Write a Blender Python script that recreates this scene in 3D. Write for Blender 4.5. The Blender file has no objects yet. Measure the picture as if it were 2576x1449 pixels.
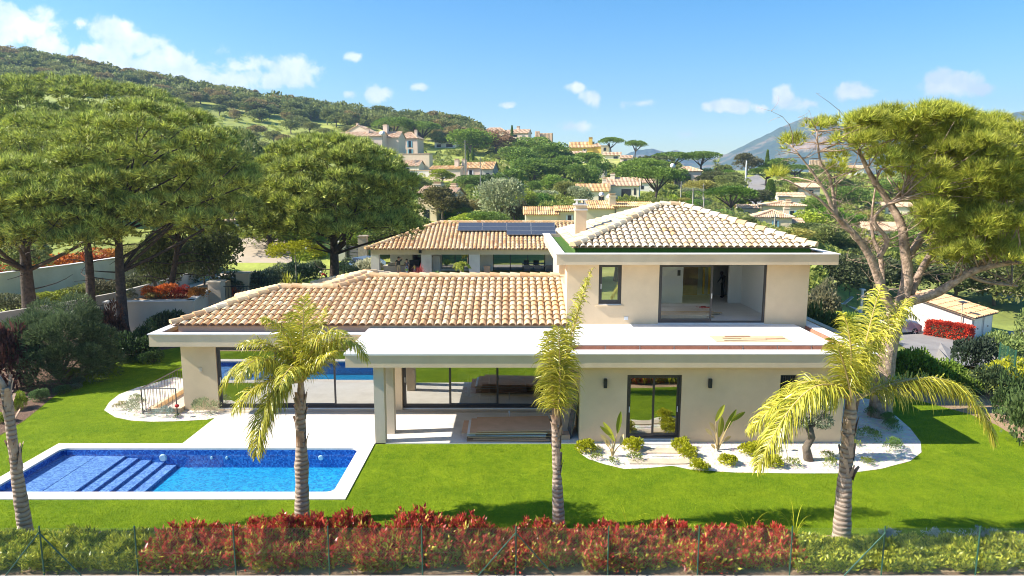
SUN=5.0; SKY=.15; EXPO=1.08; HAZE=.00021; SKYSAT=1.55; SKYVAL=.66; CLOUD=.68
import bpy, math, random
import numpy as np
from mathutils import Vector, Matrix, noise as mnoise
from mathutils.geometry import tessellate_polygon
R = math.radians
rng = np.random.default_rng(7)
random.seed(7)
scene = bpy.context.scene
COL = scene.collection
# ------------------------------------------------------------------ camera
CAMH = 8.6; PITCH = R(8.6); FOC = 1717.0; CX = 1288.0; CY = 724.5
cp, sp = math.cos(PITCH), math.sin(PITCH)
cd = bpy.data.cameras.new('camera'); cam = bpy.data.objects.new('camera', cd); COL.objects.link(cam)
cam.location = (0, 0, CAMH); cam.rotation_euler = (R(90) - PITCH, 0, 0)
cd.sensor_width = 36; cd.lens = 24.0; cd.clip_start = .1; cd.clip_end = 12000
scene.camera = cam

def ray(px, py):
    x = (px - CX) / FOC; y = (CY - py) / FOC
    return (x, cp + y * sp, -sp + y * cp)
def at(px, py, Y):
    d = ray(px, py); t = Y / d[1]
    return Vector((d[0] * t, Y, CAMH + d[2] * t))
def G(px, py, z=0.0):
    d = ray(px, py); t = (z - CAMH) / d[2]
    return Vector((d[0] * t, d[1] * t, z))
# ------------------------------------------------------------------ terrain
RX = [-400, 0, 200, 400, 600, 800, 1000, 1200, 1300, 1400, 1600, 1800, 2200, 2576, 3000]
RY = [70, 137, 172, 212, 247, 280, 302, 330, 352, 372, 400, 428, 436, 438, 430]
RD = [430, 430, 430, 430, 430, 425, 410, 370, 350, 330, 290, 260, 250, 250, 250]
def sstep(a, b, x):
    t = min(1, max(0, (x - a) / (b - a))); return t * t * (3 - 2 * t)
def terrain(X, Y):
    if Y < 1: Yc = 1.0
    else: Yc = Y
    u = X / max(Yc, 20)
    px = CX + u * FOC * 1.0
    e1 = (465 - float(np.interp(px, RX, RY))) / FOC * 1.02
    D = float(np.interp(px, RX, RD))
    wr = sstep(.36, .56, u)
    # left / centre profile
    if Y <= 70: zc = 0.0
    else:
        t = (min(Y, D) - 70) / (D - 70)
        e = -.1229 + (e1 + .1229) * t ** .53
        zc = CAMH + e * min(Y, D)
    # right hand valley
    if wr > 0:
        if Y < 28: zr = 0.0
        elif Y < 58: zr = -6.4 * sstep(28, 60, Y)
        elif Y < 80: zr = -6.4
        else:
            t = (min(Y, D) - 80) / (D - 80)
            e = -.1875 + (e1 + .1875) * t ** .55
            zr = CAMH + e * min(Y, D)
        zc = zc * (1 - wr) + zr * wr
    if Y > D: zc -= (Y - D) * .22
    if Y > 75:
        k = min(1, (Y - 75) / 60)
        zc += k * 1.1 * (mnoise.noise(Vector((X * .03, Y * .03, 1.7)))) + k * .35 * mnoise.noise(Vector((X * .11, Y * .11, 4.7)))
    return zc
def T(px, py):
    d = ray(px, py); Y = 14.0
    while Y < 520:
        t = Y / d[1]; z = CAMH + d[2] * t
        if terrain(d[0] * t, Y) >= z: break
        Y += .3 if Y < 60 else .6
    t = Y / d[1]; X = d[0] * t
    return Vector((X, Y, terrain(X, Y)))
def mpp(Y, z=8.0):   # metres per (2576 wide) pixel at depth
    return (Y * cp + (CAMH - z) * sp) / FOC
# ------------------------------------------------------------------ mesh helpers
class MB:
    def __init__(s): s.v = []; s.f = []; s.m = []
    def add(s, v, f, m=0):
        b = len(s.v); s.v += [tuple(p) for p in v]; s.f += [tuple(b + i for i in q) for q in f]; s.m += [m] * len(f)
    def box(s, x0, x1, y0, y1, z0, z1, m=0):
        s.add([(x0,y0,z0),(x1,y0,z0),(x1,y1,z0),(x0,y1,z0),(x0,y0,z1),(x1,y0,z1),(x1,y1,z1),(x0,y1,z1)],
              [(0,3,2,1),(4,5,6,7),(0,1,5,4),(1,2,6,5),(2,3,7,6),(3,0,4,7)], m)
        return s
    def obox(s, o, ax, ay, az, m=0):      # oriented box from corner + 3 edge vectors
        o = Vector(o); ax = Vector(ax); ay = Vector(ay); az = Vector(az)
        p = [o, o+ax, o+ax+ay, o+ay]; p += [q+az for q in p]
        s.add(p, [(0,3,2,1),(4,5,6,7),(0,1,5,4),(1,2,6,5),(2,3,7,6),(3,0,4,7)], m); return s
    def prism(s, poly, z0, z1, m=0):
        n = len(poly); v = [(p[0], p[1], z0) for p in poly] + [(p[0], p[1], z1) for p in poly]
        f = [tuple(range(n - 1, -1, -1)), tuple(range(n, 2 * n))] + [(i, (i+1) % n, n + (i+1) % n, n + i) for i in range(n)]
        s.add(v, f, m); return s
    def tube(s, pts, rad, seg=8, m=0, cap=True):
        pts = [Vector(p) for p in pts]; n = len(pts)
        if not hasattr(rad, '__len__'): rad = [rad] * n
        v = []; ref = None
        for i, p in enumerate(pts):
            d = (pts[min(i+1, n-1)] - pts[max(i-1, 0)]).normalized()
            if ref is None: ref = d.orthogonal().normalized()
            a = (ref - d * ref.dot(d)).normalized(); b = d.cross(a); ref = a
            for k in range(seg):
                t = 2 * math.pi * k / seg
                v.append(p + (a * math.cos(t) + b * math.sin(t)) * rad[i])
        f = [(i*seg+k, i*seg+(k+1) % seg, (i+1)*seg+(k+1) % seg, (i+1)*seg+k) for i in range(n-1) for k in range(seg)]
        if cap: f += [tuple(range(seg-1, -1, -1)), tuple(range((n-1)*seg, n*seg))]
        s.add(v, f, m); return s
    def lathe(s, c, prof, seg=14, m=0):
        c = Vector(c); v = []
        for r, z in prof:
            for k in range(seg):
                t = 2 * math.pi * k / seg; v.append(c + Vector((r * math.cos(t), r * math.sin(t), z)))
        n = len(prof)
        f = [(i*seg+k, i*seg+(k+1) % seg, (i+1)*seg+(k+1) % seg, (i+1)*seg+k) for i in range(n-1) for k in range(seg)]
        f += [tuple(range(seg-1, -1, -1)), tuple(range((n-1)*seg, n*seg))]
        s.add(v, f, m); return s
    def flat(s, poly, z=0.0, holes=(), m=0):
        loops = [[Vector((p[0], p[1], z)) for p in poly]] + [[Vector((p[0], p[1], z)) for p in h] for h in holes]
        allp = [p for l in loops for p in l]
        tr = tessellate_polygon(loops); ff = []
        for t in tr:
            a, b, c = [allp[i] for i in t]
            ff.append(tuple(t) if (b - a).cross(c - a).z > 0 else tuple(reversed(t)))
        s.add(allp, ff, m); return s

def props(o, label=None, cat=None, group=None, kind=None):
    if label: o['label'] = label
    if cat: o['category'] = cat
    if group: o['group'] = group
    if kind: o['kind'] = kind
    return o
def link(name, me, parent=None, **k):
    o = bpy.data.objects.new(name, me); COL.objects.link(o)
    if parent is not None:
        o.parent = parent
        if parent.type == 'EMPTY' and parent.get('_w'):
            o.matrix_parent_inverse = Matrix.Translation(-Vector(parent.location))
    return props(o, **k)
def mesh(name, mb, mats, smooth=False):
    me = bpy.data.meshes.new(name); me.from_pydata(mb.v, [], mb.f)
    for m in (mats if isinstance(mats, (list, tuple)) else [mats]): me.materials.append(m)
    me.polygons.foreach_set('material_index', mb.m)
    if smooth: me.polygons.foreach_set('use_smooth', [True] * len(mb.f))
    me.update(); return me
def obj(name, mb, mats, parent=None, smooth=False, **k):
    return link(name, mesh(name, mb, mats, smooth), parent, **k)
def np_mesh(name, V, F, mats, mi=None):
    V = np.asarray(V, dtype=np.float32); F = np.asarray(F, dtype=np.int32)
    me = bpy.data.meshes.new(name); n = F.shape[1]
    me.vertices.add(len(V)); me.vertices.foreach_set('co', V.ravel())
    me.loops.add(F.size); me.loops.foreach_set('vertex_index', F.ravel())
    me.polygons.add(len(F)); me.polygons.foreach_set('loop_start', np.arange(0, F.size, n, dtype=np.int32))
    for m in (mats if isinstance(mats, (list, tuple)) else [mats]): me.materials.append(m)
    if mi is not None: me.polygons.foreach_set('material_index', np.asarray(mi, dtype=np.int32))
    me.update(calc_edges=True); return me
def thing(name, label, cat, loc=(0, 0, 0), group=None, world=True, rz=0):
    o = bpy.data.objects.new(name, None); COL.objects.link(o); o.location = loc; o.rotation_euler = (0, 0, rz)
    o.empty_display_size = .2
    if world: o['_w'] = 1
    return props(o, label, cat, group)
# ------------------------------------------------------------------ materials
def nmat(name):
    m = bpy.data.materials.new(name); m.use_nodes = True; nt = m.node_tree
    return m, nt, nt.nodes['Principled BSDF']
def N(nt, t, **k):
    n = nt.nodes.new(t)
    for a, b in k.items():
        if a.startswith('i_'): n.inputs[a[2:].replace('_', ' ')].default_value = b
        else: setattr(n, a, b)
    return n
def L(nt, a, b): nt.links.new(a, b)
def rgba(c): return (c[0], c[1], c[2], 1)
def mixc(nt, fac, a, b, mode='MIX'):
    n = nt.nodes.new('ShaderNodeMix'); n.data_type = 'RGBA'; n.blend_type = mode
    for sock, val in ((n.inputs[0], fac), (n.inputs[6], a), (n.inputs[7], b)):
        if hasattr(val, 'is_output') or isinstance(val, bpy.types.NodeSocket): L(nt, val, sock)
        elif isinstance(val, (int, float)): sock.default_value = val
        else: sock.default_value = rgba(val)
    return n.outputs[2]
def ramp(nt, fac, stops):
    n = nt.nodes.new('ShaderNodeValToRGB'); L(nt, fac, n.inputs[0]); e = n.color_ramp.elements
    while len(e) < len(stops): e.new(.5)
    for i, (p, c) in enumerate(stops):
        e[i].position = p; e[i].color = rgba(c) if hasattr(c, '__len__') else (c, c, c, 1)
    return n.outputs[0]
def noisef(nt, scale, detail=4, rough=.6, co='Object', dist=0):
    tc = nt.nodes.new('ShaderNodeTexCoord'); n = nt.nodes.new('ShaderNodeTexNoise')
    n.inputs['Scale'].default_value = scale; n.inputs['Detail'].default_value = detail
    n.inputs['Roughness'].default_value = rough; n.inputs['Distortion'].default_value = dist
    L(nt, tc.outputs[co], n.inputs['Vector']); return n.outputs['Fac']
def bump(nt, b, h, strength=.3, dist=.02):
    n = nt.nodes.new('ShaderNodeBump'); n.inputs['Strength'].default_value = strength; n.inputs['Distance'].default_value = dist
    L(nt, h, n.inputs['Height']); L(nt, n.outputs[0], b.inputs['Normal'])
def plain(name, c, c2=None, sc=3.0, rough=.8, bs=None, bstr=.3, bd=.02, metal=0, spec=None, sc2=None, c3=None):
    m, nt, b = nmat(name); b.inputs['Roughness'].default_value = rough; b.inputs['Metallic'].default_value = metal
    if spec is not None: b.inputs['Specular IOR Level'].default_value = spec
    if c2 is None: c2 = tuple(x * .85 for x in c)
    f = noisef(nt, sc, 5, .65); col = ramp(nt, f, [(.32, c2), (.68, c)])
    if c3 is not None:
        f2 = noisef(nt, sc2 or sc * 5, 3, .6); g = ramp(nt, f2, [(.52, 0.0), (.72, 1.0)])
        col = mixc(nt, g, col, c3)
    L(nt, col, b.inputs['Base Color'])
    if bs: bump(nt, b, noisef(nt, bs, 4, .6), bstr, bd)
    return m
def leafmat(name, c=None, spread=.35, trans=.35, rough=.55, c2=None, spec=.3, patch=(.9, .75, 1.2)):
    """leaf colour varies leaf by leaf; c None = take the object's own colour"""
    m, nt, b = nmat(name); geo = N(nt, 'ShaderNodeNewGeometry'); oi = N(nt, 'ShaderNodeObjectInfo')
    rnd = geo.outputs['Random Per Island']
    base = oi.outputs['Color'] if c is None else None
    v = ramp(nt, rnd, [(0, 1 - spread), (1, 1 + spread)])
    if base is None:
        if c2 is not None: base = ramp(nt, rnd, [(0, c), (.5, tuple((x+y)/2 for x, y in zip(c, c2))), (1, c2)])
        else:
            q = N(nt, 'ShaderNodeRGB'); q.outputs[0].default_value = rgba(c); base = q.outputs[0]
    if c2 is None or c is None: col = mixc(nt, 1.0, base, v, 'MULTIPLY')
    else: col = base
    nz = noisef(nt, patch[0], 3, .6); col = mixc(nt, 1.0, col, ramp(nt, nz, [(.32, patch[1]), (.68, patch[2])]), 'MULTIPLY')
    L(nt, col, b.inputs['Base Color']); b.inputs['Roughness'].default_value = rough
    b.inputs['Specular IOR Level'].default_value = spec
    tr = N(nt, 'ShaderNodeBsdfTranslucent'); L(nt, col, tr.inputs['Color'])
    mx = N(nt, 'ShaderNodeMixShader'); mx.inputs[0].default_value = trans
    L(nt, b.outputs[0], mx.inputs[1]); L(nt, tr.outputs[0], mx.inputs[2])
    L(nt, mx.outputs[0], nt.nodes['Material Output'].inputs['Surface'])
    return m
def tilemat(name, stops, nscale=6):
    m, nt, b = nmat(name); geo = N(nt, 'ShaderNodeNewGeometry')
    col = ramp(nt, geo.outputs['Random Per Island'], stops)
    f = noisef(nt, nscale, 5, .7); col = mixc(nt, 1.0, col, ramp(nt, f, [(.3, (.84, .80, .76)), (.62, (1.05, 1.05, 1.05))]), 'MULTIPLY')
    f2 = noisef(nt, 2.2, 4, .7); col = mixc(nt, ramp(nt, f2, [(.6, 0.0), (.8, .45)]), col, (.38, .33, .24))
    L(nt, col, b.inputs['Base Color']); b.inputs['Roughness'].default_value = .85
    bump(nt, b, noisef(nt, 40, 3, .6), .25, .01); return m
def schlick(nt, f0, nrm=None):
    lw = N(nt, 'ShaderNodeLayerWeight'); lw.inputs[0].default_value = .5
    if nrm is not None: L(nt, nrm, lw.inputs['Normal'])
    pw = N(nt, 'ShaderNodeMath'); pw.operation = 'POWER'; L(nt, lw.outputs['Facing'], pw.inputs[0]); pw.inputs[1].default_value = 5
    ma = N(nt, 'ShaderNodeMath'); ma.operation = 'MULTIPLY_ADD'; L(nt, pw.outputs[0], ma.inputs[0]); ma.inputs[1].default_value = 1 - f0; ma.inputs[2].default_value = f0
    return ma.outputs[0]
def glassmat(name, tint, refl=.35, rough=.0):
    m, nt, b = nmat(name); nt.nodes.remove(b)
    tr = N(nt, 'ShaderNodeBsdfTransparent'); tr.inputs[0].default_value = rgba(tint)
    gl = N(nt, 'ShaderNodeBsdfGlossy'); gl.inputs['Roughness'].default_value = rough; gl.inputs['Color'].default_value = (.95, .97, .95, 1)
    mr = N(nt, 'ShaderNodeMapRange'); mr.inputs[3].default_value = refl; mr.inputs[4].default_value = 1.0
    L(nt, schlick(nt, .04), mr.inputs[0])
    mx = N(nt, 'ShaderNodeMixShader'); L(nt, mr.outputs[0], mx.inputs[0]); L(nt, tr.outputs[0], mx.inputs[1]); L(nt, gl.outputs[0], mx.inputs[2])
    L(nt, mx.outputs[0], nt.nodes['Material Output'].inputs['Surface']); return m
M = {}
M['stucco'] = plain('stucco', (.74, .575, .385), (.67, .515, .34), 1.3, .9, 90, .5, .012, c3=(.62, .47, .31), sc2=.45)
def streaks(m, amt=.88):
    nt = m.node_tree; b = nt.nodes['Principled BSDF']; src = b.inputs['Base Color'].links[0].from_socket
    tc = N(nt, 'ShaderNodeTexCoord'); mp = N(nt, 'ShaderNodeMapping'); mp.inputs['Scale'].default_value = (5, 5, .35); L(nt, tc.outputs['Object'], mp.inputs[0])
    n = N(nt, 'ShaderNodeTexNoise'); n.inputs['Scale'].default_value = 1.0; n.inputs['Detail'].default_value = 5; n.inputs['Roughness'].default_value = .7; L(nt, mp.outputs[0], n.inputs['Vector'])
    L(nt, mixc(nt, 1.0, src, ramp(nt, n.outputs['Fac'], [(.35, (amt, amt*.985, amt*.96)), (.55, (1, 1, 1))]), 'MULTIPLY'), b.inputs['Base Color'])
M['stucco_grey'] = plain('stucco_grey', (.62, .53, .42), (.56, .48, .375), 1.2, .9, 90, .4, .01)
M['white_roof'] = plain('white_roof', (.86, .84, .82), (.78, .76, .73), .8, .7)
M['coping'] = plain('coping', (.84, .81, .78), (.74, .70, .66), 3, .6)
M['terrace'] = plain('terrace', (.80, .75, .69), (.71, .66, .59), 2.2, .7, 60, .15, .003, c3=(.62, .57, .51), sc2=.9)
M['pool_stone'] = plain('pool_stone', (.80, .72, .64), (.70, .62, .53), 3, .75, 50, .2, .004)
M['frame'] = plain('frame', (.055, .05, .052), (.045, .04, .042), 5, .35)
M['black'] = plain('black', (.02, .02, .022), (.015, .015, .016), 5, .45)
M['inner_wall'] = plain('inner_wall', (.86, .84, .80), (.83, .81, .77), 1, .9)
M['inner_floor'] = plain('inner_floor', (.78, .76, .73), (.70, .68, .65), 1.5, .7)
M['brick'] = plain('brick', (.52, .24, .16), (.42, .18, .12), 5, .9, 30, .5, .01)
M['mortar'] = plain('mortar', (.22, .2, .18), (.15, .14, .13), 8, .95)
M['turf'] = plain('turf', (.09, .20, .025), (.05, .12, .015), 30, .9, 200, .8, .02)
M['board'] = plain('board', (.74, .44, .27), (.64, .37, .22), 2.5, .8)
M['board2'] = plain('board2', (.48, .27, .15), (.38, .21, .11), 4, .8)
M['boardpale'] = plain('boardpale', (.72, .55, .36), (.62, .46, .28), 3, .8)
M['plank'] = plain('plank', (.62, .47, .30), (.52, .38, .23), 6, .8)
M['whiteplastic'] = plain('whiteplastic', (.8, .8, .8), (.74, .74, .74), 3, .4)
M['steel'] = plain('steel', (.12, .12, .13), (.09, .09, .1), 4, .4, metal=.6)
M['solar'] = plain('solar', (.075, .08, .095), (.06, .065, .08), 3, .25)
M['solarline'] = plain('solarline', (.45, .47, .5), (.4, .42, .45), 3, .4)
M['asphalt'] = plain('asphalt', (.30, .28, .26), (.23, .21, .2), .5, .9, 40, .3, .01)
M['road'] = plain('road', (.50, .41, .31), (.40, .32, .23), .35, .92, 25, .4, .02)
M['concrete'] = plain('concrete', (.52, .48, .43), (.38, .35, .31), .8, .9, 20, .3, .01)
M['white_wall'] = plain('white_wall', (.74, .70, .66), (.60, .56, .51), .7, .9)
M['stone'] = plain('stone', (.52, .42, .31), (.36, .29, .21), 4, .9, 12, .8, .03)
M['greenpaint'] = plain('greenpaint', (.025, .10, .065), (.02, .08, .05), 6, .5)
M['wire'] = plain('wire', (.22, .36, .22), (.16, .3, .18), 6, .5)
M['slab'] = plain('slab', (.66, .54, .40), (.50, .42, .30), 2.5, .85, 14, .7, .02)
M['blue_shutter'] = plain('blue_shutter', (.20, .42, .52), (.16, .36, .46), 4, .6)
M['white_shutter'] = plain('white_shutter', (.74, .75, .78), (.68, .69, .72), 4, .6)
M['brown_shutter'] = plain('brown_shutter', (.10, .06, .05), (.07, .045, .04), 6, .6)
M['darkglass'] = plain('darkglass', (.03, .035, .045), (.02, .025, .03), 2, .12)
M['pole'] = plain('pole', (.46, .41, .34), (.36, .32, .26), 4, .85)
M['bark_pine'] = plain('bark_pine', (.12, .085, .068), (.04, .03, .025), 5, .95, 9, 1.0, .08)
M['bark_pine_light'] = plain('bark_pine_light', (.58, .42, .31), (.20, .135, .09), 5, .95, 9, 1.0, .06)
M['bark_grey'] = plain('bark_grey', (.20, .16, .12), (.11, .085, .065), 5, .95, 10, .8, .05)
M['carpaint'] = plain('carpaint', (.42, .47, .55), (.40, .45, .53), 1, .22, metal=.5)
M['carblue'] = plain('carblue', (.16, .27, .42), (.15, .25, .4), 1, .25, metal=.4)
M['carwhite'] = plain('carwhite', (.75, .77, .8), (.72, .74, .77), 1, .25)
M['tyre'] = plain('tyre', (.02, .02, .02), (.015, .015, .015), 5, .9)
M['rim'] = plain('rim', (.62, .66, .72), (.5, .53, .6), 5, .3, metal=.7)
M['skin'] = plain('skin', (.55, .33, .23), (.5, .3, .2), 3, .6)
M['khaki'] = plain('khaki', (.52, .42, .27), (.46, .37, .23), 5, .9)
M['jean'] = plain('jean', (.35, .45, .6), (.3, .4, .55), 5, .9)
M['greentee'] = plain('greentee', (.25, .5, .08), (.2, .42, .06), 5, .9)
M['yellowtee'] = plain('yellowtee', (.7, .55, .12), (.62, .48, .1), 5, .9)
M['redcloth'] = plain('redcloth', (.5, .02, .02), (.4, .015, .015), 5, .9)
M['hair'] = plain('hair', (.05, .028, .018), (.03, .018, .012), 6, .7)
M['whitehair'] = plain('whitehair', (.7, .68, .64), (.6, .58, .55), 6, .8)
M['purplecloth'] = plain('purplecloth', (.13, .12, .22), (.1, .095, .18), 2, .8)
M['redprint'] = plain('redprint', (.45, .04, .03), (.4, .035, .03), 3, .7)
M['whitebag'] = plain('whitebag', (.7, .7, .68), (.62, .62, .6), 3, .8)
M['glass'] = glassmat('glass', (.55, .60, .56), .50)
M['glass_clear'] = glassmat('glass_clear', (.96, .97, .96), .0)
M['glass_villa'] = glassmat('glass_villa', (.5, .56, .52), .35)
M['tile'] = tilemat('tile', [(0, (.76, .51, .27)), (.3, (.82, .61, .36)), (.55, (.70, .43, .22)), (.72, (.84, .65, .42)), (.9, (.61, .37, .18)), (1, (.88, .74, .52))])
M['tile_pale'] = tilemat('tile_pale', [(0, (.70, .54, .36)), (.4, (.80, .67, .49)), (.7, (.84, .73, .57)), (.9, (.68, .50, .30)), (1, (.58, .38, .20))])
M['tile_villa'] = tilemat('tile_villa', [(0, (.66, .40, .17)), (.4, (.78, .54, .28)), (.7, (.82, .62, .38)), (1, (.56, .28, .11))])
M['tile_far'] = tilemat('tile_far', [(0, (.66, .44, .27)), (.5, (.76, .56, .38)), (1, (.62, .36, .2))], 2)
M['tile_orange'] = tilemat('tile_orange', [(0, (.66, .36, .14)), (.5, (.80, .52, .22)), (.8, (.84, .64, .36)), (1, (.5, .24, .1))], 2)
M['tilebed'] = plain('tilebed', (.58, .42, .28), (.46, .32, .2), 3, .9)
M['leaf'] = leafmat('leaf')
M['needle'] = leafmat('needle', (.10, .16, .03), trans=.18, c2=(.74, .77, .17), rough=.5, patch=(1.5, .5, 1.45))  # wide colour range and noise patches paint lit and shaded tufts into the needles
M['needle_r'] = leafmat('needle_r', (.19, .25, .025), trans=.25, c2=(.66, .64, .10), rough=.5, patch=(1.6, .55, 1.4))  # light and dark of the tufts is likewise put into this needle colour
M['palm'] = leafmat('palm', (.24, .27, .015), trans=.3, c2=(.80, .70, .10), rough=.35, spec=.5)
M['palm_dry'] = leafmat('palm_dry', (.55, .40, .16), trans=.2, c2=(.72, .58, .32))
M['red_leaf'] = leafmat('red_leaf', (.30, .025, .028), trans=.35, c2=(.72, .12, .07), rough=.38, spec=.45)
M['olive_leaf'] = leafmat('olive_leaf', (.16, .20, .10), trans=.2, c2=(.34, .38, .26), rough=.5)
M['yellow_leaf'] = leafmat('yellow_leaf', (.36, .40, .015), trans=.3, c2=(.60, .58, .03))
def lawnmat():
    m, nt, b = nmat('lawn'); f1 = noisef(nt, .7, 5, .7); f2 = noisef(nt, 3.5, 6, .8); f3 = noisef(nt, 55, 3, .7)
    c = ramp(nt, f1, [(.3, (.12, .215, .005)), (.7, (.235, .325, .010))])
    c = mixc(nt, 1.0, c, ramp(nt, f2, [(.3, (.62, .72, .6)), (.7, (1.3, 1.18, 1.1))]), 'MULTIPLY')
    c = mixc(nt, 1.0, c, ramp(nt, f3, [(.3, .6), (.7, 1.35)]), 'MULTIPLY')
    L(nt, c, b.inputs['Base Color']); b.inputs['Roughness'].default_value = .9; b.inputs['Specular IOR Level'].default_value = .15
    bump(nt, b, f3, .9, .03); return m
M['lawn'] = lawnmat()
M['grass'] = leafmat('grass', (.13, .25, .006), trans=.4, c2=(.36, .45, .02), spec=.15)
M['soil'] = plain('soil', (.40, .27, .16), (.26, .17, .10), 1.2, .95, 14, .8, .04, c3=(.5, .36, .22), sc2=9)
M['mulch'] = plain('mulch', (.19, .11, .07), (.09, .05, .03), 3, .95, 18, 1, .05, c3=(.32, .19, .11), sc2=14)
def gravelmat():
    m, nt, b = nmat('gravel'); tc = N(nt, 'ShaderNodeTexCoord'); v = N(nt, 'ShaderNodeTexVoronoi'); v.inputs['Scale'].default_value = 13
    L(nt, tc.outputs['Object'], v.inputs['Vector'])
    c = mixc(nt, .55, (.80, .71, .58), v.outputs['Color']); c = mixc(nt, .62, c, (.82, .74, .62))
    g = noisef(nt, 1.6, 4, .6); c = mixc(nt, 1.0, c, ramp(nt, g, [(.3, .82), (.7, 1.05)]), 'MULTIPLY')
    L(nt, c, b.inputs['Base Color']); b.inputs['Roughness'].default_value = .95; bump(nt, b, v.outputs['Distance'], .8, .03); return m
M['gravel'] = gravelmat()
def groundmat():
    m, nt, b = nmat('ground'); f1 = noisef(nt, .02, 5, .65); f2 = noisef(nt, .25, 5, .7)
    c = ramp(nt, f1, [(.35, (.22, .26, .05)), (.55, (.38, .42, .07)), (.7, (.46, .42, .15))])
    c = mixc(nt, 1.0, c, ramp(nt, f2, [(.3, .6), (.7, 1.25)]), 'MULTIPLY')
    c = mixc(nt, ramp(nt, noisef(nt, .05, 3, .6), [(.62, 0.0), (.7, .8)]), c, (.42, .33, .2))
    L(nt, c, b.inputs['Base Color']); b.inputs['Roughness'].default_value = .95; bump(nt, b, f2, .6, .5); return m
M['ground'] = groundmat()
def mosaic():
    m, nt, b = nmat('mosaic'); tc = N(nt, 'ShaderNodeTexCoord'); v = N(nt, 'ShaderNodeTexVoronoi'); v.distance = 'CHEBYCHEV'
    v.inputs['Scale'].default_value = 22; v.inputs['Randomness'].default_value = .15
    L(nt, tc.outputs['Object'], v.inputs['Vector'])
    sx = N(nt, 'ShaderNodeSeparateColor'); L(nt, v.outputs['Color'], sx.inputs[0])
    c = ramp(nt, sx.outputs[0], [(0, (.012, .06, .32)), (.5, (.03, .14, .50)), (1, (.10, .30, .68))])
    L(nt, c, b.inputs['Base Color']); b.inputs['Roughness'].default_value = .3; return m
M['mosaic'] = mosaic()
def poolfloor():
    m, nt, b = nmat('pool_floor'); v = N(nt, 'ShaderNodeTexVoronoi'); tc = N(nt, 'ShaderNodeTexCoord'); v.inputs['Scale'].default_value = 16
    L(nt, tc.outputs['Object'], v.inputs['Vector']); sx = N(nt, 'ShaderNodeSeparateColor'); L(nt, v.outputs['Color'], sx.inputs[0])
    c = ramp(nt, sx.outputs[0], [(0, (.006, .17, .40)), (1, (.03, .44, .70))])
    L(nt, c, b.inputs['Base Color']); b.inputs['Roughness'].default_value = .4; return m
M['pool_floor'] = poolfloor()
def shelfmat():
    m, nt, b = nmat('pool_shelf'); v = N(nt, 'ShaderNodeTexVoronoi'); tc = N(nt, 'ShaderNodeTexCoord'); v.inputs['Scale'].default_value = 20
    L(nt, tc.outputs['Object'], v.inputs['Vector']); sx = N(nt, 'ShaderNodeSeparateColor'); L(nt, v.outputs['Color'], sx.inputs[0])
    c = ramp(nt, sx.outputs[0], [(0, (.09, .16, .46)), (1, (.33, .46, .74))])
    L(nt, c, b.inputs['Base Color']); b.inputs['Roughness'].default_value = .4; return m
M['pool_shelf'] = shelfmat()
def watermat():
    m, nt, b = nmat('water'); nt.nodes.remove(b)
    tr = N(nt, 'ShaderNodeBsdfTransparent'); tr.inputs[0].default_value = (.80, .95, .99, 1)
    gl = N(nt, 'ShaderNodeBsdfGlossy'); gl.inputs['Roughness'].default_value = .02
    bp = N(nt, 'ShaderNodeBump'); bp.inputs['Strength'].default_value = .4; bp.inputs['Distance'].default_value = .05
    L(nt, noisef(nt, 3.5, 3, .5), bp.inputs['Height']); L(nt, bp.outputs[0], gl.inputs['Normal'])
    mx = N(nt, 'ShaderNodeMixShader'); L(nt, schlick(nt, .02, bp.outputs[0]), mx.inputs[0]); L(nt, tr.outputs[0], mx.inputs[1]); L(nt, gl.outputs[0], mx.inputs[2])
    L(nt, mx.outputs[0], nt.nodes['Material Output'].inputs['Surface']); return m
M['water'] = watermat()
def palmbark():
    m, nt, b = nmat('palm_bark'); tc = N(nt, 'ShaderNodeTexCoord'); w = N(nt, 'ShaderNodeTexWave'); w.wave_type = 'BANDS'; w.bands_direction = 'Z'
    w.inputs['Scale'].default_value = 2.6; w.inputs['Distortion'].default_value = 3.5; w.inputs['Detail'].default_value = 3; w.inputs['Detail Scale'].default_value = 1.2
    L(nt, tc.outputs['Object'], w.inputs['Vector'])
    c = ramp(nt, w.outputs['Fac'], [(0, (.25, .17, .12)), (.15, (.38, .29, .225)), (1, (.46, .365, .29))])
    f = noisef(nt, 4, 5, .7); c = mixc(nt, 1.0, c, ramp(nt, f, [(.3, .62), (.65, 1.08)]), 'MULTIPLY')
    L(nt, c, b.inputs['Base Color']); b.inputs['Roughness'].default_value = .9; bump(nt, b, w.outputs['Fac'], .8, .02); return m
M['palm_bark'] = palmbark()
M['palm_husk'] = plain('palm_husk', (.60, .48, .38), (.34, .22, .15), 5, .9, 25, .6, .02, c3=(.32, .15, .06), sc2=2.5)
M['mountain'] = plain('mountain', (.085, .12, .085), (.05, .08, .06), .006, .95, .03, .7, 30, c3=(.34, .24, .17), sc2=.012)
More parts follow.
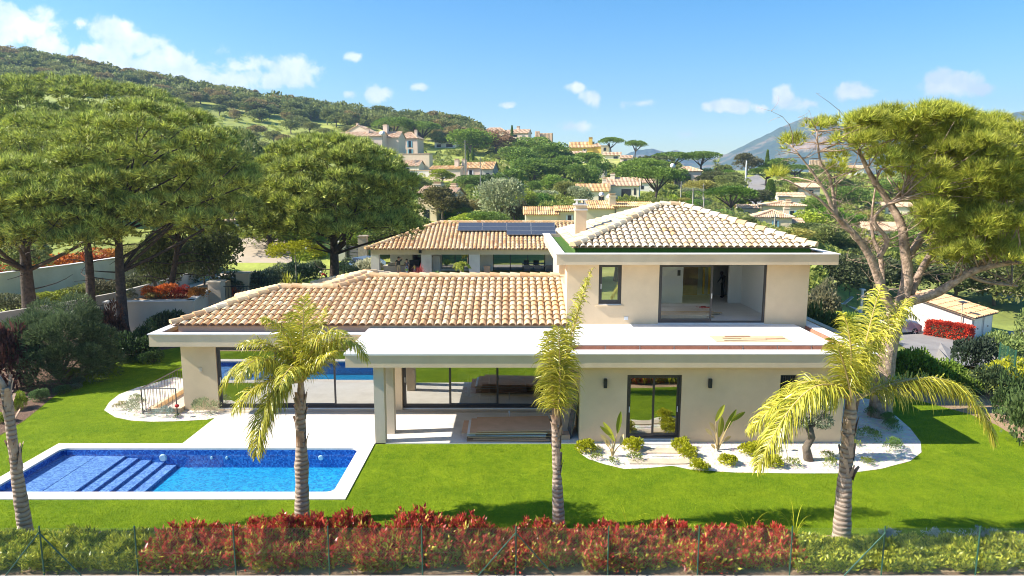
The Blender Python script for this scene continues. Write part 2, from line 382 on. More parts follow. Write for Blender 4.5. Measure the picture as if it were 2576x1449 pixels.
# ------------------------------------------------------------------ roof tiles
def tile_face(mb, O, e, s, cols, rows_of, r, row, seg=5, over=.04, mi=0, jit=.012):
    """canal tiles on a sloping plane: O origin at the eave, e unit along the eave, s unit up the slope;
    cols = list of positions along e; rows_of(a) -> (t0, t1) slope range covered in that column"""
    O = Vector(O); e = Vector(e); s = Vector(s); n = e.cross(s).normalized()
    if n.z < 0: n = -n
    for a in cols:
        t0, t1 = rows_of(a)
        k = 0; t = t0 - over
        while t < t1 - .05:
            t2 = min(t + row + .06, t1)
            ra = r * (1.06 + random.uniform(-.03, .03)); rb = r * .86
            ja = random.uniform(-jit, jit); jb = random.uniform(-jit, jit)
            pa = O + e * (a + ja) + s * t + n * .035; pb = O + e * (a + jb) + s * t2
            v = []
            for P, rr in ((pa, ra), (pb, rb)):
                for q in range(seg + 1):
                    th = math.pi * q / seg; v.append(P + e * (rr * math.cos(th)) + n * (rr * math.sin(th) * .8))
            for q in range(seg + 1):     # inner edge of the open lower end
                th = math.pi * q / seg; v.append(pa + e * ((ra - .018) * math.cos(th)) + n * ((ra - .018) * math.sin(th) * .8))
            w = seg + 1
            f = [(q, q+1, w+q+1, w+q) for q in range(seg)] + [(2*w+q, 2*w+q+1, q+1, q) for q in range(seg)]
            mb.add(v, f, mi)
            t += row; k += 1
def ridge_line(mb, p0, p1, r=.15, ln=.42, mi=0, seg=6):
    p0 = Vector(p0); p1 = Vector(p1); d = (p1 - p0); Ln = d.length; d /= Ln
    side = d.cross(Vector((0, 0, 1))).normalized(); up = side.cross(d).normalized()
    t = 0
    while t < Ln - .05:
        t2 = min(t + ln + .05, Ln); v = []
        for P, rr, h in ((p0 + d * t, r * 1.08, .03), (p0 + d * t2, r * .92, 0)):
            for q in range(seg + 1):
                th = math.pi * q / seg; v.append(P + side * (rr * math.cos(th)) + up * (rr * math.sin(th) + h - .02))
        w = seg + 1; f = [(q, q+1, w+q+1, w+q) for q in range(seg)] + [tuple(range(w))]
        mb.add(v, f, mi); t += ln
def frange(a, b, st):
    out = []; x = a
    while x < b: out.append(x); x += st
    return out
def hip_roof(mb, x0, x1, y0, y1, ze, slope, r=.115, sp=.27, row=.38, faces='FLRB', bed=1, rl=True, seg=5, mi=0, rr=.15):
    """hip roof over a rectangle"""
    w = (y1 - y0); L_ = (x1 - x0); h = min(w, L_) / 2; zr = ze + h * slope
    if L_ >= w: A = (x0 + h, (y0+y1)/2, zr); B = (x1 - h, (y0+y1)/2, zr)
    else: A = ((x0+x1)/2, y0 + h, zr); B = ((x0+x1)/2, y1 - h, zr)
    c = [(x0, y0, ze), (x1, y0, ze), (x1, y1, ze), (x0, y1, ze)]
    if L_ >= w: mb.add(c + [A, B], [(0, 1, 5, 4), (1, 2, 5), (2, 3, 4, 5), (3, 0, 4)], bed)
    else: mb.add(c + [A, B], [(0, 1, 4), (1, 2, 5, 4), (2, 3, 5), (3, 0, 4, 5)], bed)
    q = math.sqrt(1 + slope * slope); cs = 1 / q; sn = slope / q
    def rng_(Lx):
        return lambda a: (0, min(h, a, Lx - a) * q)
    if 'F' in faces: tile_face(mb, (x0, y0, ze + .01), (1,0,0), (0,cs,sn), frange(sp*.5, L_, sp), rng_(L_), r, row, seg, mi=mi)
    if 'B' in faces: tile_face(mb, (x1, y1, ze + .01), (-1,0,0), (0,-cs,sn), frange(sp*.5, L_, sp), rng_(L_), r, row, seg, mi=mi)
    if 'L' in faces: tile_face(mb, (x0, y1, ze + .01), (0,-1,0), (cs,0,sn), frange(sp*.5, w, sp), rng_(w), r, row, seg, mi=mi)
    if 'R' in faces: tile_face(mb, (x1, y0, ze + .01), (0,1,0), (-cs,0,sn), frange(sp*.5, w, sp), rng_(w), r, row, seg, mi=mi)
    if rl:
        up = Vector((0, 0, .07))
        near = [(c[0], A), (c[3], A if L_ >= w else B), (c[1], B if L_ >= w else A), (c[2], B)]
        for a, b in near: ridge_line(mb, Vector(a) + up, Vector(b) + up, rr, mi=mi)
        if (Vector(A) - Vector(B)).length > .2: ridge_line(mb, Vector(A) + up, Vector(B) + up, rr, mi=mi)
    return A, B

def sliding(parent, x0, x1, y, z0, z1, splits, gm, fw=.07, skip=(), name='sliding_door', hand=True):
    """frame with glazed panels; each panel a part with its glass"""
    f = MB(); d = .12
    f.box(x0, x1, y, y+d, z0, z0+.06); f.box(x0, x1, y, y+d, z1-.06, z1)
    f.box(x0, x0+.06, y+.002, y+d-.002, z0+.06, z1-.06); f.box(x1-.06, x1, y+.002, y+d-.002, z0+.06, z1-.06)
    fo = obj('door_frame', f, M['frame'], parent)
    xs = [x0+.06] + list(splits) + [x1-.06]
    for i in range(len(xs) - 1):
        if i in skip: continue
        a, b = xs[i], xs[i+1]; yy = y + (.02 if i % 2 == 0 else .065)
        p = MB(); zz0, zz1 = z0+.062, z1-.062
        aa = a - (.03 if i else 0); bb = b + (.03 if i < len(xs)-2 else 0)
        p.box(aa, bb, yy, yy+.04, zz0, zz0+fw*1.3); p.box(aa, bb, yy, yy+.04, zz1-fw, zz1)
        p.box(aa, aa+fw, yy+.001, yy+.039, zz0+fw*1.3, zz1-fw); p.box(bb-fw, bb, yy+.001, yy+.039, zz0+fw*1.3, zz1-fw)
        po = obj('door_panel', p, M['frame'], parent)
        g = MB(); g.add([(aa+fw, yy+.02, zz0+fw*1.3), (bb-fw, yy+.02, zz0+fw*1.3), (bb-fw, yy+.02, zz1-fw), (aa+fw, yy+.02, zz1-fw)], [(0,1,2,3)])
        obj('pane', g, gm, po)
        if hand and i in (0, len(xs)-2):
            hx = (bb - fw*.5) if i == 0 and len(xs) > 2 and 1 in skip else (aa + fw*.3 if i == 0 else bb - fw*.7)
            h = MB(); h.box(hx, hx+.025, yy-.03, yy-.001, (z0+z1)/2-.2, (z0+z1)/2); obj('handle', h, M['whiteplastic'], po)
# ------------------------------------------------------------------ main house
house = thing('villa', 'large cream two storey villa with canal tile roofs and flat white terrace behind the pool', 'house', (0, 25, 0))
def wallseg(mb, x0, x1, y0, y1, z0, z1, holes=()):
    """wall along X with rectangular openings (hx0,hx1,hz0,hz1)"""
    hs = sorted(holes); x = x0
    for a, b, c, d in hs:
        if a > x: mb.box(x, a, y0, y1, z0, z1)
        if c > z0: mb.box(a, b, y0, y1, z0, c)
        if d < z1: mb.box(a, b, y0, y1, d, z1)
        x = b
    if x < x1: mb.box(x, x1, y0, y1, z0, z1)
w = MB()
ZS = 2.735; ZT = 3.18
D1 = (-11.28, -4.56, .05, 2.5); D2 = (-4.20, 1.40, .05, 2.5)
wallseg(w, -12.6, 2.27, 25.3, 25.6, 0, ZS, [D1, D2])
w.box(-12.6, -12.3, 25.6, 34, 0, ZS)                           # left side wall
DR = (3.84, 5.66, .08, 2.35); WB = (8.93, 9.52, 1.72, 2.35)
wallseg(w, 2.27, 11.08, 22.0, 22.3, 0, ZS, [DR, WB])
w.box(2.27, 2.57, 22.3, 25.3, 0, ZS); w.box(10.78, 11.08, 22.3, 35, 0, ZS)
w.box(2.27, 10.78, 35, 35.3, 0, ZS); w.box(-12.3, 2.27, 33.7, 34, 0, ZS)
lw = obj('lower_wall', w, M['stucco'], house)
# floor + inner partitions
i_ = MB(); i_.box(-12.3, 2.27, 25.6, 33.7, -.05, .045); i_.box(2.57, 10.78, 22.3, 35, -.05, .045)
obj('interior_floor', i_, M['inner_floor'], house)
i_ = MB(); i_.box(-12.29, 2.26, 31.0, 31.2, .046, 2.72); i_.box(-4.45, -4.3, 25.62, 28.6, .046, 2.72); i_.box(2.58, 10.7, 27, 27.2, .046, 2.72)
obj('interior_wall', i_, M['inner_wall'], house)
# columns
for nm, a in (('column', (-4.58, -4.24, 21.86, 22.2)), ('column', (-4.42, -4.08, 22.72, 23.06))):
    c = MB(); c.box(a[0], a[1], a[2], a[3], 0, ZS - .001); obj(nm, c, M['stucco_grey'], house)
c = MB(); c.box(-4.56, -4.2, 25.18, 25.298, 0, ZS-.001); obj('pilaster', c, M['stucco'], house)
# lower flat roof slabs
s = MB()
s.box(-13.28, -5.401, 24.4, 34.4, ZS, 3.0)
s.box(-5.4, 11.78, 21.5, 35.6, ZS, 3.0)
obj('roof_slab', s, M['stucco'], house)
s = MB()                                                       # raised edge beams (fascia)
s.box(-13.28, -5.4, 24.4, 24.62, 3.0, ZT); s.box(-13.28, -13.06, 24.62, 34.4, 3.0, ZT)
s.box(-5.4, 11.78, 21.5, 21.72, 3.0, ZT); s.box(11.56, 11.78, 21.72, 35.6, 3.0, ZT)
s.box(-5.4, -5.18, 21.72, 24.4, 3.0, ZT - .05)
obj('fascia', s, M['stucco'], house)
s = MB()                                                       # metal / stone capping, overhanging a little
s.box(-13.315, -5.45, 24.362, 24.70, ZT, ZT+.035); s.box(-13.32, -12.98, 24.70, 34.4, ZT, ZT+.035); obj('coping', s, M['coping'], house); s = MB()
s.box(2.0, 11.82, 21.462, 22.0, ZT, ZT+.035); s.box(11.42, 11.84, 22.0, 35.6, ZT, ZT+.035)
obj('coping', s, M['coping'], house)
s = MB(); s.box(-5.44, 2.0, 21.462, 25.55, ZT-.03, ZT+.03); obj('canopy_roof', s, M['white_roof'], house)
s = MB(); s.box(2.0, 10.95, 22.5, 26.02, 3.0, 3.25); obj('terrace_slab', s, M['white_roof'], house)
s = MB()
x = 2.02
while x < 10.9:
    s.box(x, min(x+1.1, 10.94), 22.44, 22.498, 3.001, 3.234); x += 1.16
obj('brick_edge', s, M['brick'], house)
s = MB(); s.box(2.0, 11.0, 22.46, 22.499, 3.235, 3.247); s.box(10.96, 11.02, 22.5, 26.0, 3.001, 3.19); obj('mortar_bed', s, M['mortar'], house)
s = MB(); s.box(11.38, 11.418, 22.0, 35, 3.001, 3.17); obj('brick_edge', s, M['brick'], house)
# low wall that carries the left roof
s = MB(); s.box(-12.75, 2.05, 25.56, 25.72, 3.001, 3.27); s.box(-12.75, -12.6, 25.72, 31.9, 3.001, 3.27); obj('upstand', s, M['stucco_grey'], house)
s = MB(); s.box(-13.05, -5.5, 24.71, 25.55, 3.001, 3.02); s.box(-13.05, -12.76, 25.6, 34, 3.001, 3.019); obj('gutter_bed', s, M['board2'], house)
# left roof: front plane shared by two volumes
EY = 25.42; EZ = 3.30; SL = .293; q = math.sqrt(1 + SL*SL)
rf = MB(); XL = -12.95; XR = 2.1; XB = -10.55
def cov(a):
    X = XL + a
    d = min(a, 3.2)
    if X > XB: d = max(d, min(X - XB, 4.3))
    return (0, d * q)
P = lambda X, d: (X, EY + d, EZ + SL * d)
rf.add([P(XL, 0), P(XR, 0), P(XR, 4.3), P(XB+4.3, 4.3), P(XB+3.2, 3.2), P(XL+3.2, 3.2)], [(0, 1, 2, 3, 4, 5)], 1)
rf.add([P(XL,0), P(XL+3.2,3.2), (XL+3.2, EY+3.2, EZ+SL*3.2), (XL, EY+6.4, EZ)], [(0, 3, 1)], 1)
rf.add([(XL, EY+6.4, EZ), (XB+3.2, EY+6.4, EZ), P(XB+3.2, 3.2), P(XL+3.2, 3.2)], [(0, 1, 2, 3)], 1)
rf.add([P(XB+3.2, 3.2), P(XB+4.3, 4.3), (XB, EY+8.6, EZ), (XB+3.2, EY+6.4, EZ)], [(0, 1, 2, 3)], 1)
rf.add([P(XB+4.3, 4.3), P(XR, 4.3), (XR, EY+8.6, EZ), (XB, EY+8.6, EZ)], [(0, 1, 2, 3)], 1)
tile_face(rf, (XL, EY, EZ + .01), (1,0,0), (0, 1/q, SL/q), frange(.15, XR-XL-.05, .285), cov, .126, .40)
lft = lambda a: (0, min(a, 6.4-a, 3.2) * q)
tile_face(rf, (XL, EY+6.4, EZ+.01), (0,-1,0), (1/q, 0, SL/q), frange(.15, 6.3, .285), lft, .126, .40)
U = Vector((0, 0, .08))
for a, b in ((P(XL,0), P(XL+3.2,3.2)), ((XL, EY+6.4, EZ), P(XL+3.2,3.2)), (P(XL+3.2,3.2), P(XB+3.2,3.2)), (P(XB+3.2,3.2), P(XB+4.3,4.3)), (P(XB+4.3,4.3), P(XR,4.3))):
    ridge_line(rf, Vector(a)+U, Vector(b)+U, .16, .44)
obj('tile_roof', rf, [M['tile'], M['tilebed']], house)
r2 = MB(); hip_roof(r2, -11.4, -3.2, 30.2, 38.6, 2.95, .293, r=.11, sp=.28, row=.4)
obj('rear_tile_roof', r2, [M['tile'], M['tilebed']], house)
s = MB(); s.box(-11.1, -3.5, 34.4, 38.3, 0, 2.94); obj('rear_wall', s, M['stucco'], house)
# upper storey
UY = 26.0; UX0 = 2.12; UX1 = 11.42; UZ0 = 3.0; US = 5.66; UT = 6.05
UD = (5.66, 9.80, 3.255, 5.6); UWn = (3.34, 4.22, 4.0, 5.6)
w = MB(); wallseg(w, UX0, UX1, UY, UY+.3, UZ0, US, [UWn, UD])
w.box(UX0, UX0+.3, UY+.3, 27.2, UZ0, US); w.box(UX0, UX0+.3, 30.5, 35, UZ0, US); w.box(UX0, UX0+.3, 27.2, 30.5, UZ0, 4.6); w.box(UX0, UX0+.3, 27.2, 30.5, 5.55, US); w.box(UX1-.3, UX1, UY+.3, 26.9, UZ0, US); w.box(UX1-.3, UX1, 29.9, 35, UZ0, US); w.box(UX1-.3, UX1, 26.9, 29.9, UZ0, 3.6); w.box(UX1-.3, UX1, 26.9, 29.9, 5.55, US); w.box(UX0+.3, UX1-.3, 34.7, 35, UZ0, US)  # both side wall openings are added to let daylight into the upper room
obj('upper_wall', w, M['stucco'], house)
s = MB(); s.box(5.4, 10.1, UY-.07, UY-.001, 3.251, 3.262); obj('threshold', s, M['coping'], house)
s = MB(); s.box(UX0+.31, UX1-.31, UY+.301, 34.69, 3.0, 3.235); obj('upper_floor', s, M['inner_floor'], house)
for bx in ((2.45, 7.82, 30.9, 31.05), (9.92, 11.1, 30.9, 31.05), (10.5, 10.64, 27.9, 30.899)):  # right partition stops short, an added gap for daylight from the side
    s = MB(); s.box(*bx, 3.236, 5.655); obj('partition', s, M['inner_wall'], house)
s = MB(); s.box(2.45, 11.1, UY+.31, 34.6, 5.60, 5.655); obj('ceiling', s, M['inner_wall'], house)
s = MB(); s.box(7.7, 9.12, 33.2, 33.3, 3.236, 5.655); obj('brown_panel', s, M['board2'], house)
s = MB(); s.box(9.121, 10.9, 33.2, 33.3, 3.236, 5.655); obj('bare_wall', s, M['concrete'], house)
s = MB()
for xx in (9.35, 9.62): s.box(xx, xx+.09, 33.1, 33.19, 3.3, 5.6)
obj('orange_conduit', s, plain('orange', (.7, .38, .03), (.6, .3, .02), 4, .7), house)
s = MB(); s.box(7.55, 7.68, 30.87, 30.899, 4.5, 4.75); s.box(5.75, 5.85, 30.87, 30.899, 3.65, 3.72); obj('switch', s, M['black'], house)
s = MB(); s.box(4.35, 4.5, UY-.03, UY-.001, 3.42, 3.55); obj('socket_box', s, M['whiteplastic'], house)
s = MB(); s.box(-11.95, -11.83, 25.275, 25.299, 1.55, 1.70); obj('socket_box', s, M['stucco_grey'], house)
s = MB()
s.box(1.66, 12.1, 25.15, 35.9, US, US+.15)
s.box(1.66, 12.1, 25.15, 25.37, US+.15, UT); s.box(1.66, 1.88, 25.37, 35.9, US+.15, UT); s.box(11.88, 12.1, 25.37, 35.9, US+.15, UT); s.box(1.88, 11.88, 35.68, 35.9, US+.15, UT)
obj('upper_fascia', s, M['stucco'], house)
s = MB(); s.box(1.62, 12.14, 25.112, 25.45, UT, UT+.035); s.box(1.61, 1.97, 25.45, 35.95, UT, UT+.035); s.box(11.79, 12.15, 25.45, 35.95, UT, UT+.035)
obj('upper_coping', s, M['coping'], house)
s = MB(); s.box(1.89, 11.87, 25.46, 35.6, US+.151, US+.2); s.box(2.5, 11.4, 25.98, 26.04, US+.2, 6.2); s.box(2.42, 2.49, 26.1, 34.5, US+.2, 6.2)
s.box(1.98, 2.4, 25.8, 34.5, US+.2, 5.99); obj('turf_strip', s, M['turf'], house)
r3 = MB(); hip_roof(r3, 2.3, 11.55, 25.85, 34.2, 6.22, .345, r=.117, sp=.265, row=.37, rr=.16)
obj('upper_tile_roof', r3, [M['tile_pale'], M['tilebed']], house)
c = MB(); c.box(2.75, 3.23, 29.7, 30.2, 6.2, 7.72); ch = obj('chimney', c, M['stucco'], house)
c = MB(); c.box(2.70, 3.28, 29.65, 30.25, 7.5, 7.56); c.box(2.68, 3.3, 29.62, 30.28, 7.72, 7.78); c.box(2.9, 3.08, 29.8, 30.1, 7.781, 7.83)
c.box(2.8, 2.86, 29.72, 30.18, 7.781, 7.93); c.box(3.12, 3.18, 29.72, 30.18, 7.781, 7.93); c.box(2.72, 3.26, 29.64, 30.26, 7.931, 7.97)
obj('chimney_cap', c, M['coping'], ch)
# doors and windows
def opening(nm, x0, x1, y, z0, z1, splits, gm, skip=(), lab=None):
    e = MB(); e.box(x0+.001, x1-.001, y+.02, y+.28, z0+.0005, z0+.04); o = obj(nm, e, M['coping'], house)
    if lab: o['label'] = lab
    sliding(o, x0+.002, x1-.002, y+.06, z0+.041, z1-.001, splits, gm, skip=skip)
    return o
opening('sliding_door', D1[0], D1[1], 25.3, D1[2], D1[3], (-9.05, -6.81), M['glass'])
opening('sliding_door', D2[0], D2[1], 25.3, D2[2], D2[3], (-2.38, -.56), M['glass'])
opening('sliding_door', DR[0], DR[1], 22.0, DR[2], DR[3], (4.75,), M['glass'])
opening('sliding_door', UD[0], UD[1], UY, UD[2], UD[3], (7.72,), M['glass_clear'], skip=(1,), lab='sliding door standing half open')
opening('window', UWn[0], UWn[1], UY, UWn[2], UWn[3], (), M['glass'])
s = MB(); s.box(3.24, 4.32, UY-.06, UY-.001, 3.95, 3.995); obj('window_sill', s, M['stucco'], house)
bw = MB(); bw.box(WB[0]+.01, WB[1]-.01, 22.2, 22.23, WB[2], WB[3]); bo = obj('window', bw, M['darkglass'], house)
b = MB()
b.box(WB[0]+.01, WB[1]-.01, 22.09, 22.12, WB[3]-.05, WB[3]-.005); b.box(WB[0]+.01, WB[1]-.01, 22.09, 22.12, WB[2]+.005, WB[2]+.05)
for k in range(7):
    xx = WB[0] + .05 + k * .08; b.tube([(xx, 22.105, WB[2]+.02), (xx, 22.105, WB[3]-.02)], .009, 5)
obj('window_bars', b, M['frame'], bo)
for x in (3.1, 6.58):
    l = MB(); l.box(x-.055, x+.055, 21.88, 21.98, 1.93, 2.23); l.box(x-.03, x+.03, 21.98, 21.999, 2.0, 2.16)
    l.box(x-.045, x+.045, 21.89, 21.97, 2.2301, 2.24)
    o = obj('wall_lamp', l, M['black'], house)
# doorstep of right block door
s = MB(); s.box(3.7, 5.8, 21.72, 21.999, 0, .075); obj('doorstep', s, M['coping'], house)
s = MB(); s.box(-11.3, 1.45, 24.9, 25.17, .03, .05); obj('door_sill', s, M['stucco_grey'], house)
# a short wall end on the far right (side entrance wall)
s = MB(); s.box(11.4, 13.3, 31.0, 31.3, 0, 2.6); s.box(13.3, 13.6, 27.0, 31.3, 0, 2.6); obj('side_wall', s, M['stucco_grey'], house)
# terrace
t = MB(); t.box(-11.05, 2.269, 21.86, 25.299, -.1, .03); obj('terrace', t, M['terrace'], kind='structure')
# ------------------------------------------------------------------ ground sheets
xs = list(np.arange(-520, 521, 6.5)); ys = list(np.arange(-60, 66, 5.0)) + list(np.arange(66, 640, 5.5))
V = []; nx = len(xs)
for y in ys:
    for x in xs:
        z = terrain(x, y) - .05
        if 11 < y < 26 and -21 < x < 1: z -= 3.5
        V.append((x, y, z))
F = [(j*nx+i, j*nx+i+1, (j+1)*nx+i+1, (j+1)*nx+i) for j in range(len(ys)-1) for i in range(nx-1)]
me = np_mesh('ground', V, F, M['ground']); me.polygons.foreach_set('use_smooth', [True]*len(F))
link('ground', me, kind='structure')
PX0, PX1, PY0, PY1 = -14.8, -5.05, 18.2, 21.42       # inner pool
OX0, OX1, OY0, OY1 = -15.2, -4.6, 17.75, 21.855      # outer coping
hole = [(OX0, OY0), (OX1, OY0), (OX1, OY1), (OX0, OY1)]
sm = MB(); sm.flat([(-34, 8.5), (30, 8.5), (30, 21), (21, 27), (12.5, 31), (12.5, 46), (-34, 46)], -.01, [hole]); obj('soil', sm, M['soil'], kind='structure')
g2 = lambda L_: [tuple(G(*p)[:2]) for p in L_]
lawn_poly = g2([(-260, 1338), (600, 1334), (1300, 1338), (1900, 1340), (2080, 1346), (2300, 1352), (2480, 1340), (2700, 1325), (2700, 1160), (2576, 1112), (2505, 1068), (2440, 1042), (2330, 1012), (2230, 985),
                (2150, 960)]) + [(9, 29), (-10, 30), (-12.2, 33)] + g2([(470, 868), (400, 880), (330, 893), (262, 920), (200, 950), (130, 1000), (62, 1056), (0, 1093), (-80, 1130), (-260, 1200)])
lm = MB(); lm.flat(lawn_poly, -.002, [hole]); obj('lawn', lm, M['lawn'], kind='structure')
gl = g2([(262, 1032), (275, 1012), (300, 992), (345, 975), (395, 962), (440, 948)]) + [(-12.4, 28.5), (-12.3, 25.3), (-11.06, 25.3), (-11.06, 24.5)] + g2([(520, 1056), (440, 1060), (380, 1061), (330, 1058), (290, 1050)])
gm = MB(); gm.flat(gl, .006); obj('gravel', gm, M['gravel'], kind='structure')
gr = g2([(1448, 1121), (1458, 1140), (1480, 1155), (1520, 1168), (1570, 1180), (1625, 1178), (1690, 1172), (1740, 1182), (1850, 1189), (2000, 1191), (2130, 1191), (2215, 1180), (2290, 1160), (2318, 1138), (2316, 1112), (2290, 1078), (2258, 1050), (2225, 1028), (2190, 1005)]) + [(11, 29.5), (11.0, 22.0), (2.2, 22.0)]
gm = MB(); gm.flat(gr, .006); obj('gravel', gm, M['gravel'], kind='structure')
ml = g2([(0, 1096), (62, 1058), (130, 1002), (200, 952), (262, 922), (330, 895), (400, 882), (470, 870), (480, 790), (200, 795), (-200, 900), (-200, 1180)])
mm = MB(); mm.flat(ml, .004); obj('mulch', mm, M['mulch'], kind='structure')
# ------------------------------------------------------------------ pool
pool = thing('swimming_pool', 'rectangular blue mosaic swimming pool with pale stone coping set in the lawn', 'pool', (-9.9, 19.8, 0))
c = MB()
c.box(OX0, OX1, OY0, PY0, -.03, .03); c.box(OX0, OX1, PY1, OY1-.002, -.03, .03)
c.box(OX0, PX0, PY0, PY1, -.03, .03); c.box(PX1, OX1, PY0, PY1, -.03, .03)
for sx, sy, x, y in ((1, -1, PX0, PY1), (-1, 1, PX1, PY0), (1, 1, PX0, PY0), (-1, -1, PX1, PY1)):      # rounded inner corners
    pts = [(x, y)] + [(x + sx * .22 * (1 - math.cos(t)), y + sy * .22 * (1 - math.sin(t))) for t in np.linspace(0, math.pi/2, 7)]
    if sx * sy < 0: pts = pts[:1] + pts[1:][::-1]
    c.prism(pts, -.03, .03)
obj('pool_coping', c, M['pool_stone'], pool)
D_ = -.64
c = MB(); c.add([(PX0,PY0,-.03),(PX1,PY0,-.03),(PX1,PY1,-.03),(PX0,PY1,-.03),(PX0,PY0,D_),(PX1,PY0,D_),(PX1,PY1,D_),(PX0,PY1,D_)],
      [(0,1,5,4),(1,2,6,5),(2,3,7,6),(3,0,4,7)]); obj('pool_wall', c, M['mosaic'], pool)
c = MB(); c.add([(PX0,PY0,D_),(PX1,PY0,D_),(PX1,PY1,D_),(PX0,PY1,D_)], [(0,1,2,3)]); obj('pool_floor', c, M['pool_floor'], pool)
c = MB(); c.box(PX0+.002, -13.7, PY0+.002, PY1-.002, D_+.002, -.23); c.box(-13.7, -12.75, PY0+.002, PY1-.002, D_+.002, -.24); obj('shelf', c, M['pool_shelf'], pool)
stm = M['pool_shelf']
for k in range(4):
    c = MB(); x = -12.75 + k * .42; c.box(x+.001, x+.42, PY0+.002, PY1-.002, D_+.002, -.31 - k * .075); obj('step', c, stm, pool)
c = MB(); c.add([(PX0,PY0,-.11),(PX1,PY0,-.11),(PX1,PY1,-.11),(PX0,PY1,-.11)], [(0,1,2,3)]); obj('water', c, M['water'], pool)
for x, rr in ((-11.5, .13), (-9.9, .05), (-9.4, .05), (-6.3, .09)):
    c = MB(); c.tube([(x, PY1-.001, -.30), (x, PY1-.05, -.30)], [rr, rr*.8], 16); obj('pool_light' if rr > .08 else 'inlet', c, M['whiteplastic'], pool)
# ------------------------------------------------------------------ stepping slabs
def slab(cx, cy, w_, d_, lab, seed):
    r = random.Random(seed); n = 16; pts = []
    for k in range(n):
        t = 2*math.pi*k/n; q = 1 / max(abs(math.cos(t)), abs(math.sin(t))) ** .8
        pts.append((cx + math.cos(t)*w_/2*q*r.uniform(.9, 1.05), cy + math.sin(t)*d_/2*q*r.uniform(.88, 1.06)))
    mb = MB(); mb.prism(pts, .0, .045); obj('stepping_stone', mb, M['slab'], label=lab, cat='stepping stone')
p = G(1650, 1136); slab(p.x, p.y, 1.55, .42, 'flat tan stone slab in the white gravel nearest the glass door', 3)
p = G(1655, 1163); slab(p.x, p.y, 1.95, .42, 'wide rough tan stone slab in the gravel at the lawn edge', 5)
# ------------------------------------------------------------------ panels stacked on the terrace
st = thing('board_stack', 'messy stack of large brown board sheets lying on the terrace under the canopy', 'board stack', (0, 22.9, .03))
z = .03; r = random.Random(4)
for k in range(13):
    th = r.choice((.014, .02, .026)); wx = r.uniform(2.4, 3.1); wy = r.uniform(1.2, 1.5)
    if k == 12: wx, wy = 2.55, 1.45
    ang = r.uniform(-.05, .05); cx = -.05 + r.uniform(-.2, .2); cy = 22.75 + r.uniform(-.07, .07)
    ca, sa = math.cos(ang), math.sin(ang)
    mb = MB(); o0 = Vector((cx - ca*wx/2 + sa*wy/2, cy - sa*wx/2 - ca*wy/2, z))
    mb.obox(o0, (ca*wx, sa*wx, 0), (-sa*wy, ca*wy, 0), (0, 0, th))
    obj('board', mb, M['whiteplastic'] if k in (6, 9) else (M['board'] if k % 2 == 0 else M['board2']), st); z += th + r.uniform(.003, .018)
mb = MB(); mb.obox((2.02, 22.25, .03), (.25, 0, 1.55), (0, 1.0, 0), (-.05, 0, .01))
obj('leaning_panel', mb, M['solar'], label='dark blue grey flat panel leaning against the side wall at the end of the terrace', cat='panel')
mb = MB(); mb.obox((1.55, 22.15, .03), (.42, .02, 0), (-.02, .4, 0), (0, 0, .16)); mb.obox((1.55, 22.15, .191), (.2, .0, .05), (0, .4, 0), (0, 0, .006))
obj('cardboard_box', mb, M['board'], label='small open cardboard box beside the leaning dark panel on the terrace', cat='box')
mb = MB(); mb.tube([(-.1, 24.3, .03), (-.1, 24.3, .3)], .012, 6); mb.tube([(-.1, 24.3, .25), (-.1, 24.3, .33)], .03, 8)
obj('stand_pipe', mb, M['whiteplastic'], label='thin white capped pipe sticking up from the terrace behind the board stack', cat='pipe')
# sheets on the roof terrace
st = thing('board_sheets', 'loose pale board sheets and offcuts lying on the flat white roof terrace', 'board sheets', (8.2, 23, 3.22))
for k, (x0, y0, wx, wy, a, z_, mt) in enumerate([(6.95, 22.75, 2.75, .95, .02, 3.253, 'whiteplastic'), (7.0, 22.85, 2.6, .95, -.01, 3.273, 'boardpale'), (7.3, 22.95, 1.5, .12, .06, 3.30, 'boardpale'), (7.35, 23.3, 1.9, .1, -.04, 3.30, 'plank'), (8.0, 23.1, 1.5, .14, .08, 3.302, 'board'), (7.5, 23.55, .9, .12, .02, 3.302, 'board')]):
    mb = MB(); mb.obox((x0, y0, z_), (wx, wx*a, 0), (-wy*a, wy, 0), (0, 0, .018)); obj('board', mb, M[mt], st)
# planks inside the upper room
st = thing('plank_pile', 'low pile of pale floor planks on the floor of the open upstairs room', 'planks', (6.8, 27.6, 3.24))
r = random.Random(9)
for k in range(16):
    row = k // 4; mb = MB(); x0 = 5.5 + r.uniform(0, .5) + (k % 4 == 3) * .4; y0 = 27.2 + (k % 4) * .24; a = r.uniform(-.03, .03)
    mb.obox((x0, y0, 3.24 + row * .035), (2.3 + r.uniform(-.3, .2), a, 0), (0, .21, 0), (0, 0, .028)); obj('plank', mb, M['plank'], st)
mb = MB(); mb.tube([(8.25, 29.6, 3.27), (8.75, 29.55, 3.27)], .03, 8); mb.box(8.3, 8.5, 29.5, 29.56, 3.24, 3.33); mb.tube([(8.1, 29.6, 3.29), (8.25, 29.6, 3.27)], .01, 6)
obj('sealant_gun', mb, M['redcloth'], label='red and black sealant gun lying on the floor of the open upstairs room', cat='tool')
